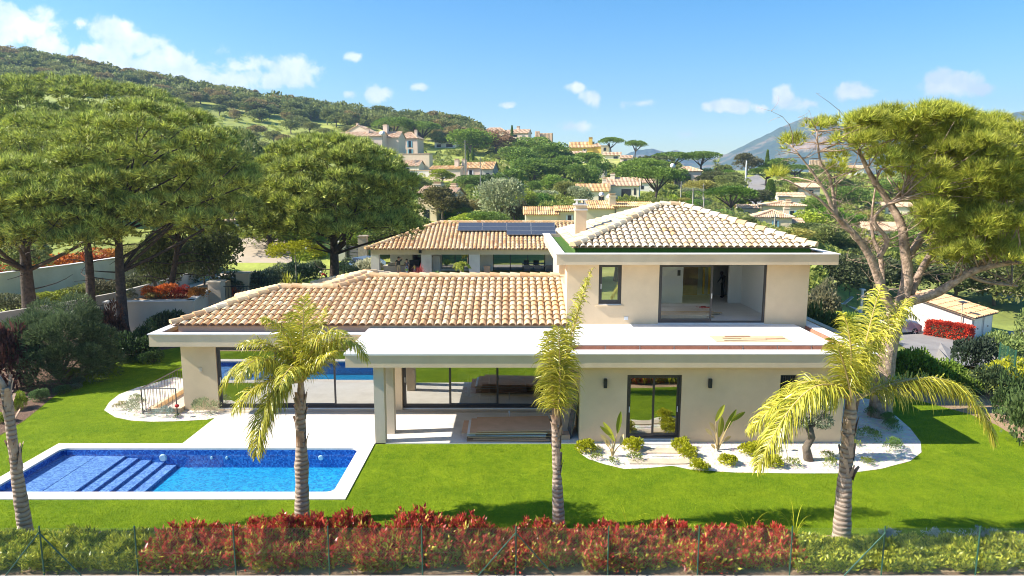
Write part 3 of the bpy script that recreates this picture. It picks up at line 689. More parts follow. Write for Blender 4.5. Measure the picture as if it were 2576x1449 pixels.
# things seen behind the ground floor glass
bag = thing('building_bag', 'big white building materials bag with red print standing behind the glass doors', 'bag', (-1.6, 27.2, .05))
mb = MB(); mb.lathe((-1.75, 27.3, .046), [(.45, 0), (.52, .2), (.52, .8), (.48, .98), (.42, 1.0)], 4); 
me_ = mesh('sack', mb, M['whitebag']); sk = link('sack', me_, bag)
def text(body, size, loc, mat, parent, rot=(R(90), 0, 0), ext=.002):
    c_ = bpy.data.curves.new('lettering', 'FONT'); c_.body = body; c_.size = size; c_.extrude = ext; c_.align_x = 'CENTER'
    t_ = bpy.data.objects.new('lettering', c_); COL.objects.link(t_)
    dg = bpy.context.evaluated_depsgraph_get(); m_ = bpy.data.meshes.new_from_object(t_.evaluated_get(dg))
    bpy.data.objects.remove(t_); m_.transform(Matrix.Translation(loc) @ Matrix.Rotation(rot[2], 4, 'Z') @ Matrix.Rotation(rot[0], 4, 'X'))
    m_.materials.clear(); m_.materials.append(mat); return link('lettering', m_, parent)
mb = MB(); mb.box(-2.1, -1.35, 26.86, 26.9, .1, 1.0); obj('bag_face', mb, M['whitebag'], sk)
text('GEDIMAT', .17, (-1.72, 26.85, .66), M['redprint'], sk)
mb = MB(); mb.box(-2.02, -1.45, 26.845, 26.859, .2, .48); obj('red_band', mb, M['redprint'], sk)
text('GEDIMAT', .09, (-1.72, 26.84, .27), M['whiteplastic'], sk)
ld = thing('stepladder', 'aluminium stepladder standing behind the middle glass panel', 'ladder', (-1.1, 26.4, .05))
for sx in (-1.3, -.9):
    mb = MB(); mb.tube([(sx, 26.2, .05), (sx+(.03 if sx < -1.1 else -.03), 26.55, 1.9)], .018, 6); obj('rail', mb, M['whiteplastic'], ld)
    mb = MB(); mb.tube([(sx, 27.0, .05), (sx+(.03 if sx < -1.1 else -.03), 26.6, 1.9)], .014, 6); obj('rail', mb, M['whiteplastic'], ld)
for k in range(6):
    y = 26.2 + .35*(k+.6)/6; mb = MB(); mb.box(-1.29, -.91, y-.03, y+.05, .05+1.85*(k+.6)/6, .08+1.85*(k+.6)/6); obj('step', mb, M['whiteplastic'], ld)
wp = thing('pallet_stack', 'stack of brown wooden pallets inside behind the glass doors', 'pallets', (0, 29, .05))
for k in range(6):
    mb = MB(); 
    for j in range(5): mb.box(-.7 + random.uniform(-.02, .02), .55, 28.4 + j*.24, 28.56 + j*.24, .1+k*.17, .125+k*.17)
    for xx in (-.7, -.12, .45): mb.box(xx, xx+.1, 28.4, 29.5, .05+k*.17, .099+k*.17)
    obj('pallet', mb, M['board2'], wp)
bk = thing('paint_bucket', 'dark bucket with a pale lid inside behind the right glass panel', 'bucket', (.75, 27.6, .05))
mb = MB(); mb.lathe((.75, 27.6, .05), [(.14, 0), (.17, .36)], 16); obj('bucket_body', mb, M['black'], bk)
mb = MB(); mb.lathe((.75, 27.6, .41), [(.18, 0), (.18, .03), (.16, .04)], 16); obj('lid', mb, M['whiteplastic'], bk)
# ------------------------------------------------------------------ stair railing by the left wall
rl = thing('stair_railing', 'thin dark metal railing round the sunken steps beside the left end wall', 'railing', (-13.8, 26.5, 0))
def rail_run(a, b, h=.95, n=9):
    a = Vector(a); b = Vector(b)
    mb = MB(); mb.tube([a + Vector((0,0,h)), b + Vector((0,0,h))], .022, 6); obj('handrail', mb, M['steel'], rl)
    mb = MB(); mb.tube([a + Vector((0,0,.1)), b + Vector((0,0,.1))], .014, 6); obj('bottom_rail', mb, M['steel'], rl)
    for k in range(n + 1):
        p = a.lerp(b, k / n); mb = MB(); mb.tube([p + Vector((0,0,.0 if k in (0, n) else .1)), p + Vector((0,0,h-.02))], .022 if k in (0, n) else .009, 5); obj('baluster', mb, M['steel'], rl)
A_ = G(390, 1040); B_ = G(458, 1040); C_ = G(452, 968); D2_ = G(386, 990)
rail_run((-14.0, 24.9, 0), (-12.7, 24.9, 0), 1.0, 9); rail_run((-14.0, 24.9, 0), (-13.9, 28.6, 0), 1.0, 18)
s = MB(); s.box(-13.85, -12.62, 24.95, 25.1, 0, .18); s.box(-13.85, -13.7, 25.1, 28.8, 0, .18); s.box(-12.75, -12.62, 25.1, 28.8, 0, .18)
obj('stair_kerb', s, M['stucco'], rl)
s = MB(); s.box(-13.69, -12.76, 25.11, 28.7, -.3, .01); obj('stair_well', s, M['concrete'], rl)
# ------------------------------------------------------------------ foliage generators (numpy)
def unit(a): return a / np.maximum(np.linalg.norm(a, axis=-1, keepdims=True), 1e-9)
def leaf_geo(C, D, S, Ln, W):
    """diamond leaves: base C, direction D, side S"""
    n = len(C); Ln = np.broadcast_to(Ln, (n,))[:, None]; W = np.broadcast_to(W, (n,))[:, None]
    V = np.stack([C, C + D*Ln*.45 + S*W*.5, C + D*Ln, C + D*Ln*.45 - S*W*.5], 1).reshape(-1, 3)
    return V, np.arange(n*4, dtype=np.int32).reshape(-1, 4)
def blade_geo(C, D, S, Ln, W):
    n = len(C); Ln = np.broadcast_to(Ln, (n,))[:, None]; W = np.broadcast_to(W, (n,))[:, None]
    V = np.stack([C - S*W*.5, C + S*W*.5, C + D*Ln], 1).reshape(-1, 3)
    return V, np.arange(n*3, dtype=np.int32).reshape(-1, 3)
def rand_dirs(n, r=None):
    r = r or rng; return unit(r.normal(size=(n, 3)))
def perp(D, r=None):
    r = r or rng; return unit(np.cross(D, rand_dirs(len(D), r)))
def lumpy_points(n, rad, nclump, cr, zmin=-1, r=None, shell=.55, flat=1.0):
    """points inside a lumpy crown made of overlapping clumps; returns points and outward directions"""
    r = r or rng; rad = np.array(rad, float)
    d = rand_dirs(nclump*3, r); d = d[d[:, 2] > zmin][:nclump]
    cc = d * (shell + (1-shell) * r.random((len(d), 1)) ** .6) * rad * (1 + r.normal(size=(len(d), 1)) * .08)
    idx = r.integers(0, len(cc), n); q = rand_dirs(n, r); q[:, 2] = np.where(r.random(n) < .6, np.abs(q[:, 2]), q[:, 2])
    sz = cr * (.65 + .7 * r.random(len(cc)))[idx][:, None]
    P = cc[idx] + q * sz * (.75 + .35 * r.random((n, 1))) * np.array([1, 1, flat])
    out = unit(unit(cc[idx] / rad) * .35 + q * .9 + np.array([0, 0, .25]))
    return P, out, cc
def bush_mesh(name, rad, nleaf, ll, lw, mat, nclump=14, cr=.35, zmin=-.2, seed=1, upright=.3, extra=None):
    r = np.random.default_rng(seed); P, out, cc = lumpy_points(nleaf, rad, nclump, cr*max(rad), zmin, r)
    P[:, 2] += rad[2] * .55; P[:, 2] = np.maximum(P[:, 2], .01)
    D = unit(out + rand_dirs(nleaf, r)*.7 + np.array([0, 0, upright])); S = perp(D, r)
    V, F = leaf_geo(P, D, S, ll*(.7+.6*r.random(nleaf)), lw*(.8+.4*r.random(nleaf)))
    return np_mesh(name, V, F, mat)
def branch_mb(mb, p0, p1, r0, r1, bend=.1, seg=6, n=4, rr=random):
    p0 = Vector(p0); p1 = Vector(p1); L_ = (p1-p0).length; pts = []; o = Vector((rr.uniform(-1,1), rr.uniform(-1,1), rr.uniform(-.3,.6))) * bend * L_
    for k in range(n+1):
        t = k/n; pts.append(p0.lerp(p1, t) + o * math.sin(math.pi*t))
    mb.tube(pts, [r0 + (r1-r0)*k/n for k in range(n+1)], seg); return pts
def bez(p0, p1, p2, n):
    p0, p1, p2 = map(Vector, (p0, p1, p2)); return [p0*(1-t)**2 + p1*2*t*(1-t) + p2*t*t for t in [k/n for k in range(n+1)]]
# big pine ------------------------------------------------------------
def needle_crown(name, clumps, ntuft, nneedle, ln, wd, mat, seed=3, up=.45, seg=None, hang=.15):
    """clumps: list of (centre, radius). Tufts of needles sit on the upper skin of every clump."""
    r = np.random.default_rng(seed); Vs = []; 
    C = np.array([tuple(c) for c, _ in clumps]); RR = np.array([x for _, x in clumps])
    wgt = RR**2 * r.uniform(.35, 1.5, len(RR)); wgt = wgt / wgt.sum(); n = ntuft; idx = r.choice(len(C), n, p=wgt)
    q = rand_dirs(n, r); q[:, 2] = np.where(r.random(n) < .84, np.abs(q[:, 2])+.1, q[:, 2]*.5); q = unit(q)
    P = C[idx] + q * RR[idx][:, None] * np.array([1, 1, .66]) * (.72 + .32*r.random((n, 1)))
    ax = unit(q*.8 + np.array([0, 0, up]) + r.normal(size=(n, 3))*.25)
    P = np.repeat(P, nneedle, 0); ax = np.repeat(ax, nneedle, 0); m = len(P)
    D = unit(ax + rand_dirs(m, r)*.75); S = perp(D, r)
    V, F = blade_geo(P, D, S, ln*(.7+.6*r.random(m)), wd*(.7+.6*r.random(m)))
    return np_mesh(name, V, F, mat)
def umbrella_clumps(c, rx, ry, zt, zb, n, cr, seed, open_=.0, under=.45):
    """clump centres over a dome between zb and zt around c(x,y)"""
    r = random.Random(seed); out = []; H = zt - zb; tries = 0
    while len(out) < n and tries < n*60:
        tries += 1
        a = r.uniform(0, 2*math.pi); t = math.sqrt(r.random())
        if r.random() < .62: zz = math.sqrt(max(0, 1 - t**2.2)) * (1 - .06*r.random())
        else: zz = r.uniform(-under, math.sqrt(max(0, 1-t*t))); t = max(t, .45)
        x = c[0] + rx*t*math.cos(a); y = c[1] + ry*t*math.sin(a); z = zb + H * (.28 + .72*zz) if zz > 0 else zb + H*.28*(1+zz/under*.9)
        c_ = Vector((x, y, z - cr*.45))
        if any((c_ - o[0]).length_squared < (cr*1.24)**2 for o in out): continue
        out.append((c_, cr * r.uniform(.7, 1.15)))
    return out
def big_pine(label, base, top_of_trunk, crown, r0, ntuft, seed, mat='needle', bark='bark_pine', ncl=150, cr=1.0, nn=8, ln=.34, wd=.05, limbs=16, bare=8, group=None):
    rr = random.Random(seed); t = thing('pine_tree', label, 'tree', base, group)
    mb = MB(); p0 = Vector(base); p1 = Vector(top_of_trunk)
    mid = p0.lerp(p1, .5) + Vector((rr.uniform(-.3, .3), rr.uniform(-.3, .3), 0))
    pts = bez(p0, mid, p1, 10); rad = [r0*(1.35 if k == 0 else 1) * (1 - .55*k/10) for k in range(11)]
    pts[0] = pts[0] - Vector((0, 0, .15)); mb.tube(pts, rad, 12)
    tr = obj('trunk', mb, M[bark], t, smooth=True)
    (cx, cy, rx, ry, zt, zb) = crown; cl = umbrella_clumps((cx, cy), rx, ry, zt, zb, ncl, cr, seed)
    sel = rr.sample(cl, min(limbs, len(cl)))
    lb = MB()
    for c_, _ in sel:
        k = rr.randint(5, 10); branch_mb(lb, pts[k], c_, rad[k]*.42, .03, .14, 6, 5, rr)
    for k in range(bare):            # dead lower twigs
        i = rr.randint(3, 8); a = rr.uniform(0, 6.28); l_ = rr.uniform(1.5, 3.4)
        branch_mb(lb, pts[i], pts[i] + Vector((math.cos(a)*l_, math.sin(a)*l_, rr.uniform(-.4, .9))), .05, .012, .2, 5, 4, rr)
    for c_, cr_ in rr.sample(cl, min(len(cl), 70)):   # fine twigs
        for q in range(3):
            d = Vector((rr.uniform(-1,1), rr.uniform(-1,1), rr.uniform(-1.2,.3))) * cr_
            branch_mb(lb, c_ - Vector((0,0,cr_*.4)), c_ + d, .02, .008, .2, 4, 2, rr)
    obj('limbs', lb, M[bark], t, smooth=True)
    me = needle_crown('crown', cl, ntuft, nn, ln, wd, M[mat], seed); link('crown', me, t)
    return t
def box_hedge(nm, label, c, w, d, h, col, yaw=0, group=None, ls=.14):
    r = np.random.default_rng(int(abs(c.x*13+c.y*7)) % 9999); n = int(900*(w*h + w*d + d*h)/2) ; n = min(9000, max(900, n))
    q = (r.random((n, 3))-.5); ax = r.integers(0, 3, n); sg = np.where(r.random(n) < .5, -.5, .5); k = np.arange(n); q[k, ax] = sg*(.92+.16*r.random(n)); q[:, 2] = np.abs(q[:, 2])*np.where(ax == 2, 1, 1)
    q[:, 2] = np.where(ax == 2, .5, r.random(n)-.5); P = q*np.array([w, d, h]) + np.array([0, 0, h*.5]) + r.normal(size=(n, 3))*.05
    D = unit(q*2 + rand_dirs(n, r)*.8 + np.array([0, 0, .3])); V, F = leaf_geo(P, D, perp(D, r), ls*(.7+.6*r.random(n)), ls*.55)
    t = thing(nm, label, 'hedge', c, group, world=False, rz=yaw); o = link('foliage', np_mesh('foliage', V, F, M['leaf']), t); o.color = rgba(col)
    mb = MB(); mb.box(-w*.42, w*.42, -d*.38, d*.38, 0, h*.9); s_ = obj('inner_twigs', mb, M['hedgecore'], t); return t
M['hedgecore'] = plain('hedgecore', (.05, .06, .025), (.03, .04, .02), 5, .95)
# library trees (unit crown radius 1, unit height 1) -----------------------
def lib_round(seed, nl=4200, flat=.8, ncl=16, cr=.42, ls=.11, zmin=-.5):
    r = np.random.default_rng(seed); P, out, cc = lumpy_points(nl, (.72, .72, .30), ncl, cr, zmin, r, .45, .42)
    P[:, 2] = P[:, 2] + .58
    sc = 1.0; P[:, 2] = np.clip(P[:, 2], .12, 1.05)
    D = unit(out + rand_dirs(nl, r)*.8); S = perp(D, r)
    V, F = leaf_geo(P, D*np.array([1, 1, .5]), S*np.array([1, 1, .5]), ls*(.6+.8*r.random(nl)), ls*.75)
    c = np_mesh('crown', V, F, M['leaf'])
    mb = MB(); rr = random.Random(seed)
    mb.tube([(0,0,-.03), (.03,.02,.2), (0,0,.42)], [.075, .05, .04], 7)
    for k in range(7):
        q = cc[rr.randrange(len(cc))]; branch_mb(mb, (0,0,rr.uniform(.2,.42)), (q[0]*.8, q[1]*.8, q[2]+.55), .03, .008, .12, 5, 3, rr)
    return c, mesh('trunk', mb, M['bark_grey'])
def lib_umbrella(seed, nl=4600):
    r = np.random.default_rng(seed); n = 34; a = r.random(n)*6.28; t = np.sqrt(r.random(n)); z = .72 + .22*np.sqrt(1-t**2)
    cc = np.stack([np.cos(a)*t*.8, np.sin(a)*t*.8, z], 1)
    idx = r.integers(0, n, nl); q = rand_dirs(nl, r); q[:, 2] = np.abs(q[:, 2])*np.where(r.random(nl) < .8, 1, -.6)
    P = cc[idx] + q*np.array([.26, .26, .12])*(.8+.3*r.random((nl, 1))); D = unit(q + np.array([0, 0, .6]) + rand_dirs(nl, r)*.5); S = perp(D, r)
    V, F = leaf_geo(P, D*np.array([1, 1, .5]), S*np.array([1, 1, .5]), .085*(.6+.8*r.random(nl)), .05)
    c = np_mesh('crown', V, F, M['leaf']); mb = MB(); rr = random.Random(seed)
    mb.tube([(0,0,-.03), (.02,0,.25), (.04,.02,.45)], [.06, .045, .04], 7)
    for k in range(9):
        q = cc[rr.randrange(n)]; branch_mb(mb, (.04,.02,.42), (q[0], q[1], q[2]-.03), .03, .01, .1, 5, 3, rr)
    return c, mesh('trunk', mb, M['bark_pine'])
def lib_cypress(seed, nl=2200):
    r = np.random.default_rng(seed); z = r.random(nl)**.9; a = r.random(nl)*6.28
    rad = np.sin(np.clip(z, .02, 1)**.6*np.pi*.97)**.75*.95*(.75+.3*r.random(nl))
    P = np.stack([np.cos(a)*rad, np.sin(a)*rad, .04+z*.95], 1); D = unit(np.stack([np.cos(a)*.3, np.sin(a)*.3, np.ones(nl)*.25], 1) + rand_dirs(nl, r)*.15); S = perp(D, r)
    V, F = leaf_geo(P, D*np.array([1, 1, .25]), S*np.array([1, 1, .15]), .5, .35)
    c = np_mesh('crown', V, F, M['leaf']); mb = MB(); mb.tube([(0,0,-.02), (0,0,.9)], [.2, .04], 6); return c, mesh('trunk', mb, M['bark_grey'])
def lib_bush(seed, nl=2600, ls=.13):
    r = np.random.default_rng(seed); P, out, cc = lumpy_points(nl, (.75, .75, .42), 12, .4, -.1, r, .5, .8)
    P[:, 2] = np.clip((P[:, 2] + .28), .0, 1.1); D = unit(out + rand_dirs(nl, r)*.8); S = perp(D, r)
    V, F = leaf_geo(P, D, S, ls*(.6+.8*r.random(nl)), ls*.6); c = np_mesh('crown', V, F, M['leaf'])
    mb = MB(); rr = random.Random(seed)
    for k in range(6): a = rr.uniform(0, 6.28); branch_mb(mb, (0,0,-.02), (math.cos(a)*.5, math.sin(a)*.5, .55), .025, .008, .1, 4, 2, rr)
    return c, mesh('trunk', mb, M['bark_grey'])
def frond_arrays(pts, wl, n, droop, r, wid=.035, taper=True, out=1.0, start=.12, vee=.25):
    """leaflets along a rachis polyline. wl leaflet length, droop 0..1"""
    pts = np.array([tuple(p) for p in pts]); seg = np.linalg.norm(np.diff(pts, axis=0), axis=1); cum = np.r_[0, np.cumsum(seg)]; T_ = cum[-1]
    t = np.linspace(start, .995, n); s_ = t*T_; P = np.stack([np.interp(s_, cum, pts[:, k]) for k in range(3)], 1)
    tg = unit(np.stack([np.gradient(P[:, k]) for k in range(3)], 1))
    side = unit(np.cross(tg, np.array([0, 0, 1.0]))); upv = np.cross(side, tg)
    A = []
    prof = np.sin(np.clip(t, 0, 1)**.75*np.pi)**.45 if taper else np.ones(n); prof = np.clip(prof, .3, 1)
    Vs = []; 
    for sg in (-1, 1):
        for rep in range(2):
            ang = r.normal(size=(n, 1))*.34
            d0 = unit(side*sg*out + tg*(.55+.35*t[:, None]) + upv*(vee + ang) + r.normal(size=(n, 3))*.17)
            Ln = (wl*prof*(.75+.4*r.random(n)))[:, None]
            g = np.array([0, 0, -1.0])*droop*(.7+.6*r.random((n, 1)))
            p0 = P + tg*(r.random((n, 1))-.5)*T_/n; p1 = p0 + unit(d0 + g*.35)*Ln*.36; p2 = p1 + unit(d0 + g*1.3)*Ln*.34; p3 = p2 + unit(d0*.75 + g*2.4)*Ln*.3
            sd = unit(np.cross(unit(p2-p0), upv + r.normal(size=(n, 3))*.4)); w = wid*(.7+.5*r.random((n, 1)))
            Vs.append(np.stack([p0 - sd*w*.3, p0 + sd*w*.3, p1 + sd*w*.5, p1 - sd*w*.5, p2 + sd*w*.4, p2 - sd*w*.4, p3], 1))
    Vv = np.concatenate(Vs, 0); m = len(Vv); b = (np.arange(m)*7)[:, None]
    F = np.concatenate([b + np.array([0, 1, 2, 3]), b + np.array([3, 2, 4, 5]), b + np.array([5, 4, 6, 6])], 0)
    return Vv.reshape(-1, 3), F
def frond_mesh(name, pts, wl, n, droop, seed, mats, rr0=.03, **k):
    r = np.random.default_rng(seed); V, F = frond_arrays(pts, wl, n, droop, r, **k)
    mb = MB(); m_ = len(pts); mb.tube(pts, [rr0*(1-.85*i/(m_-1)) for i in range(m_)], 5, m=1)
    verts = [tuple(x) for x in V.tolist()]; faces = []
    for f in F.tolist(): faces.append(tuple(f) if f[2] != f[3] else tuple(f[:3]))
    b = len(verts); me = bpy.data.meshes.new(name); me.from_pydata(verts + mb.v, [], faces + [tuple(b+i for i in q) for q in mb.f])
    for x in mats: me.materials.append(x)
    me.polygons.foreach_set('material_index', [0]*len(faces) + [1]*len(mb.f)); me.update(); return me
def lib_featherpalm(seed):
    rr = random.Random(seed); r = np.random.default_rng(seed); Vs = []; Fs = []; b = 0
    for k in range(22):
        a = rr.uniform(0, 6.28); el = rr.uniform(-.1, 1.2); c, s = math.cos(a), math.sin(a); h = math.sin(el); w = math.cos(el)
        p = bez((0, 0, .62), (c*w*.6, s*w*.6, .62+h*.45+.12), (c*(.6+.4*w), s*(.6+.4*w), .55+h*.25-.12), 8)
        V, F = frond_arrays(p, .26, 22, .5, r, wid=.035); Vs.append(V); Fs.append(F+b); b += len(V)
    V = np.concatenate(Vs); F = np.concatenate(Fs); q = F[F[:, 2] != F[:, 3]]; t = F[F[:, 2] == F[:, 3]]; t = t.copy(); 
    F2 = np.concatenate([q, t]); verts = [tuple(x) for x in V.tolist()]; fc = [tuple(x) for x in q.tolist()] + [tuple(x[:3]) for x in t.tolist()]
    me = bpy.data.meshes.new('crown'); me.from_pydata(verts, [], fc); me.materials.append(M['leaf']); me.update()
    mb = MB(); mb.tube([(0,0,-.02), (0,0,.3), (0,0,.62)], [.12, .1, .1], 8); return me, mesh('trunk', mb, M['bark_pine_light'])
def lib_fanpalm(seed):
    rr = random.Random(seed); mb = MB()
    for k in range(34):
        a = rr.uniform(0, 6.28); el = rr.uniform(-.7, 1.3); d = Vector((math.cos(a)*math.cos(el), math.sin(a)*math.cos(el), math.sin(el)*.45))
        c = Vector((0, 0, .68)) + d*.45; mb.tube([(0,0,.66), c], .012, 4); sd = d.cross(Vector((0,0,1))).normalized()
        for j in range(9):
            t = (j-4)/4*1.25; dd = (d.normalized()*math.cos(t) + sd*math.sin(t)) * rr.uniform(.38, .5); dd.z -= .06
            n_ = dd.cross(Vector((0,0,1))).normalized()*.03; mb.add([c-n_, c+n_, c+dd], [(0,1,2)])
    t_ = MB(); t_.tube([(0,0,-.02), (0,0,.35), (0,0,.68)], [.13, .10, .14], 8); return mesh('crown', mb, M['leaf']), mesh('trunk', t_, M['bark_grey'])
LIB = {'round': [lib_round(11), lib_round(12, cr=.36, ncl=22), lib_round(13, cr=.5, ncl=11)],
       'umbrella': [lib_umbrella(21), lib_umbrella(22)], 'cypress': [lib_cypress(31)],
       'bush': [lib_bush(41), lib_bush(42), lib_bush(43, 3400, .1)], 'feather': [lib_featherpalm(51)], 'fan': [lib_fanpalm(61)],
       'oak': [lib_round(71, 1500, ls=.17), lib_round(72, 1500, ncl=9, cr=.5, ls=.17), lib_round(73, 1500, ncl=20, cr=.33, ls=.17)]}
NAMES = {'round': ('broadleaf_tree', 'tree'), 'umbrella': ('umbrella_pine', 'tree'), 'cypress': ('cypress_tree', 'tree'), 'bush': ('bush', 'bush'),
         'feather': ('palm_tree', 'palm'), 'fan': ('fan_palm', 'palm'), 'oak': ('oak_tree', 'tree')}
def plant(kind, loc, rad, hgt, color, label, group=None, seed=0, cat=None, name=None):
    v = LIB[kind][seed % len(LIB[kind])]; nm, ct = NAMES[kind]
    t = thing(name or nm, label, cat or ct, loc, group, world=False, rz=(seed*2.399) % 6.283); t.scale = (rad, rad, hgt)
    for n_, me in (('crown', v[0]), ('trunk', v[1])):
        o = bpy.data.objects.new(n_, me); COL.objects.link(o); o.parent = t; o.color = rgba(color)
    return t
def bgtree(kind, px, pyb, pyt, wpx, color, label, group=None, seed=0, Y=None, **k):
    """tree standing on the terrain where the photo shows its foot"""
    p = T(px, pyb) if Y is None else at(px, pyb, Y); s = mpp(p.y, p.z)
    return plant(kind, p - Vector((0, 0, .2)), wpx*s/2, (pyb - pyt)*s + .2, color, label, group, seed, **k)
# ------------------------------------------------------------------ palms
PF = 1.0
def palm(label, base, top, crown_pt, r0, fronds, seed, bulge=None, husk=.35):
    """fronds: (control (px,py,Y), tip (px,py,Y), leaflet length, leaflet count, droop)"""
    t = thing('palm_tree', label, 'palm', base); rr = random.Random(seed)
    b = Vector(base); tp = Vector(top); n = 26; pts = []; rad = []
    for k in range(n+1):
        f = k/n; p = b.lerp(tp, f); r_ = r0*(1.28 - .55*min(1, f*1.3)) if f < .5 else r0*(.80)
        if bulge: r_ *= 1 + bulge[1]*math.exp(-((f-bulge[0])/.09)**2)
        r_ *= 1 + .035*math.sin(k*2.1) + rr.uniform(-.02, .02)
        pts.append(p + Vector((math.sin(f*3+seed)*.03, 0, 0))); rad.append(r_)
    pts[0] -= Vector((0, 0, .2)); mb = MB(); mb.tube(pts, rad, 16); tr = obj('trunk', mb, M['palm_bark'], t, smooth=True)
    rb = MB()                                                       # leaf scar rings
    z0 = 0
    for k in range(1, 22):
        f = (k+rr.uniform(-.3, .3))/22*.93; p = b.lerp(tp, f) + Vector((math.sin(f*3+seed)*.03, 0, 0)); r_ = float(np.interp(f, [i/n for i in range(n+1)], rad))
        ax = Vector((rr.uniform(-.06, .06), rr.uniform(-.06, .06), 1)).normalized()*.02
        rb.tube([p-ax*.6, p, p+ax*.6], [r_*.99, r_*1.018, r_*.99], 14)
    obj('trunk_ring', rb, M['palm_bark'], tr, smooth=True)['kind'] = 'stuff'
    hb = MB()                                                       # old leaf bases: overlapping curved plates
    for k in range(int(16*husk/.35)):
        f = 1 - husk*rr.random(); a = rr.uniform(0, 6.28); p = b.lerp(tp, f); r_ = float(np.interp(f, [i/n for i in range(n+1)], rad))*1.03
        h = rr.uniform(.25, .5); fl = rr.uniform(.0, .12); rows = []
        for j in range(5):
            zz = j/4; wd = .75*(1-zz*.75); row = []
            for i in range(4):
                aa = a + (i-1.5)/1.5*wd; row.append(p + Vector((math.cos(aa), math.sin(aa), 0))*(r_ + fl*zz**2) + Vector((0, 0, h*zz)))
            rows += row
        fc = [(j*4+i, j*4+i+1, (j+1)*4+i+1, (j+1)*4+i) for j in range(4) for i in range(3)]
        hb.add(rows, fc)
    obj('leaf_base', hb, M['palm_husk'], tr)['kind'] = 'stuff'
    cpt = Vector(crown_pt)
    sb = MB(); sb.tube([tp - Vector((0,0,.1)), tp.lerp(cpt, .5), cpt], [r0*.72, r0*.5, r0*.22], 12); obj('crownshaft', sb, M['palm_husk'], tr, smooth=True)
    for i, (c, tip, wl, nl, dr) in enumerate(fronds):
        p0 = cpt - Vector((0, 0, .25)) + Vector((rr.uniform(-.04, .04), rr.uniform(-.04, .04), 0))
        pts_ = bez(p0, at(c[0], c[1], c[2]-.22), at(tip[0], tip[1], tip[2]-.42), 14)
        me = frond_mesh('frond', pts_, wl*PF, int(nl*1.15), dr, seed*50+i, [M['palm'], M['palm_dry']], .035, wid=.024, start=.14)
        link('frond', me, t)
    return t
b1 = G(757, 1312); Y1 = b1.y
palm('tall palm beside the pool with ringed trunk and wide windblown golden fronds', b1, at(757, 1000, Y1), at(757, 935, Y1), .155, [
    ((762, 840, Y1), (765, 748, Y1), .62, 46, .25), ((790, 850, Y1+.3), (822, 775, Y1+.5), .62, 46, .3), ((740, 850, Y1+.4), (722, 790, Y1+.7), .58, 44, .3),
    ((690, 828, Y1), (603, 868, Y1-.1), .66, 60, .45), ((700, 900, Y1+.3), (628, 905, Y1+.6), .6, 50, .5),
    ((600, 850, Y1-.2), (556, 985, Y1-.1), .62, 66, .85), ((655, 960, Y1-.6), (645, 1148, Y1-.7), .66, 74, .75),
    ((660, 925, Y1-.4), (585, 1035, Y1-.5), .66, 66, .7), ((860, 770, Y1-.3), (922, 905, Y1-.3), .62, 66, .85),
    ((835, 830, Y1+.4), (885, 868, Y1+.8), .6, 56, .6), ((810, 900, Y1-.3), (838, 885, Y1-.9), .5, 44, .6),
    ((740, 880, Y1-.7), (702, 975, Y1-1.2), .55, 50, .7), ((640, 850, Y1-.5), (600, 955, Y1-.8), .62, 60, .8), ((700, 940, Y1-.2), (668, 1080, Y1-.2), .6, 60, .8), ((800, 800, Y1-.4), (868, 840, Y1-.7), .6, 60, .6), ((730, 810, Y1-.2), (660, 800, Y1-.4), .6, 60, .5)], 1, (.50, .33), .42)
b2 = G(1403, 1327); Y2 = b2.y
palm('slim palm in front of the house with a narrow upright windblown crown', b2, at(1401, 1062, Y2), at(1403, 1035, Y2), .13, [
    ((1415, 940, Y2-.1), (1403, 822, Y2-.2), .74, 80, .6), ((1400, 920, Y2+.1), (1428, 815, Y2+.15), .50, 60, .6), ((1380, 940, Y2), (1380, 835, Y2), .62, 60, .7),
    ((1420, 850, Y2+.2), (1490, 678, Y2+.3), .56, 84, .35), ((1432, 850, Y2+.3), (1478, 700, Y2+.6), .48, 60, .35)], 2, None, .5)
b3 = G(2116, 1362); Y3 = b3.y
palm('leaning palm near the right lawn edge with a peeling trunk and long drooping fronds', b3, at(2141, 1030, Y3), at(2146, 985, Y3), .172, [
    ((2040, 868, Y3-.3), (1905, 1180, Y3-.5), .85, 92, .8), ((2010, 930, Y3+.2), (1885, 1085, Y3+.3), .78, 78, .75), ((2060, 900, Y3+.5), (1925, 1020, Y3+.9), .7, 66, .7),
    ((2440, 850, Y3-.1), (2497, 1112, Y3-.2), .85, 110, .95), ((2290, 900, Y3+.3), (2440, 1000, Y3+.5), .7, 70, .9),
    ((2165, 850, Y3+.2), (2288, 752, Y3+.5), .7, 84, .65), ((2150, 840, Y3), (2120, 790, Y3+.1), .66, 64, .5), ((2185, 820, Y3+.3), (2215, 720, Y3+.6), .66, 64, .5),
    ((2120, 880, Y3-.2), (2092, 850, Y3-.4), .6, 56, .6), ((2240, 730, Y3+.6), (2308, 800, Y3+.6), .5, 50, .9)], 3, (.55, .06), .6)
b4 = G(70, 1352); Y4 = b4.y
palm('leaning palm cut off by the left edge of the photo with a rough split trunk', b4, at(12, 975, Y4), at(-22, 925, Y4), .135, [
    ((-110, 820, Y4), (-250, 900, Y4), .5, 50, .7), ((-90, 800, Y4+.3), (-170, 720, Y4+.5), .5, 50, .5),
    ((-120, 900, Y4-.4), (-260, 1040, Y4-.6), .5, 50, .8)], 4, None, .55)
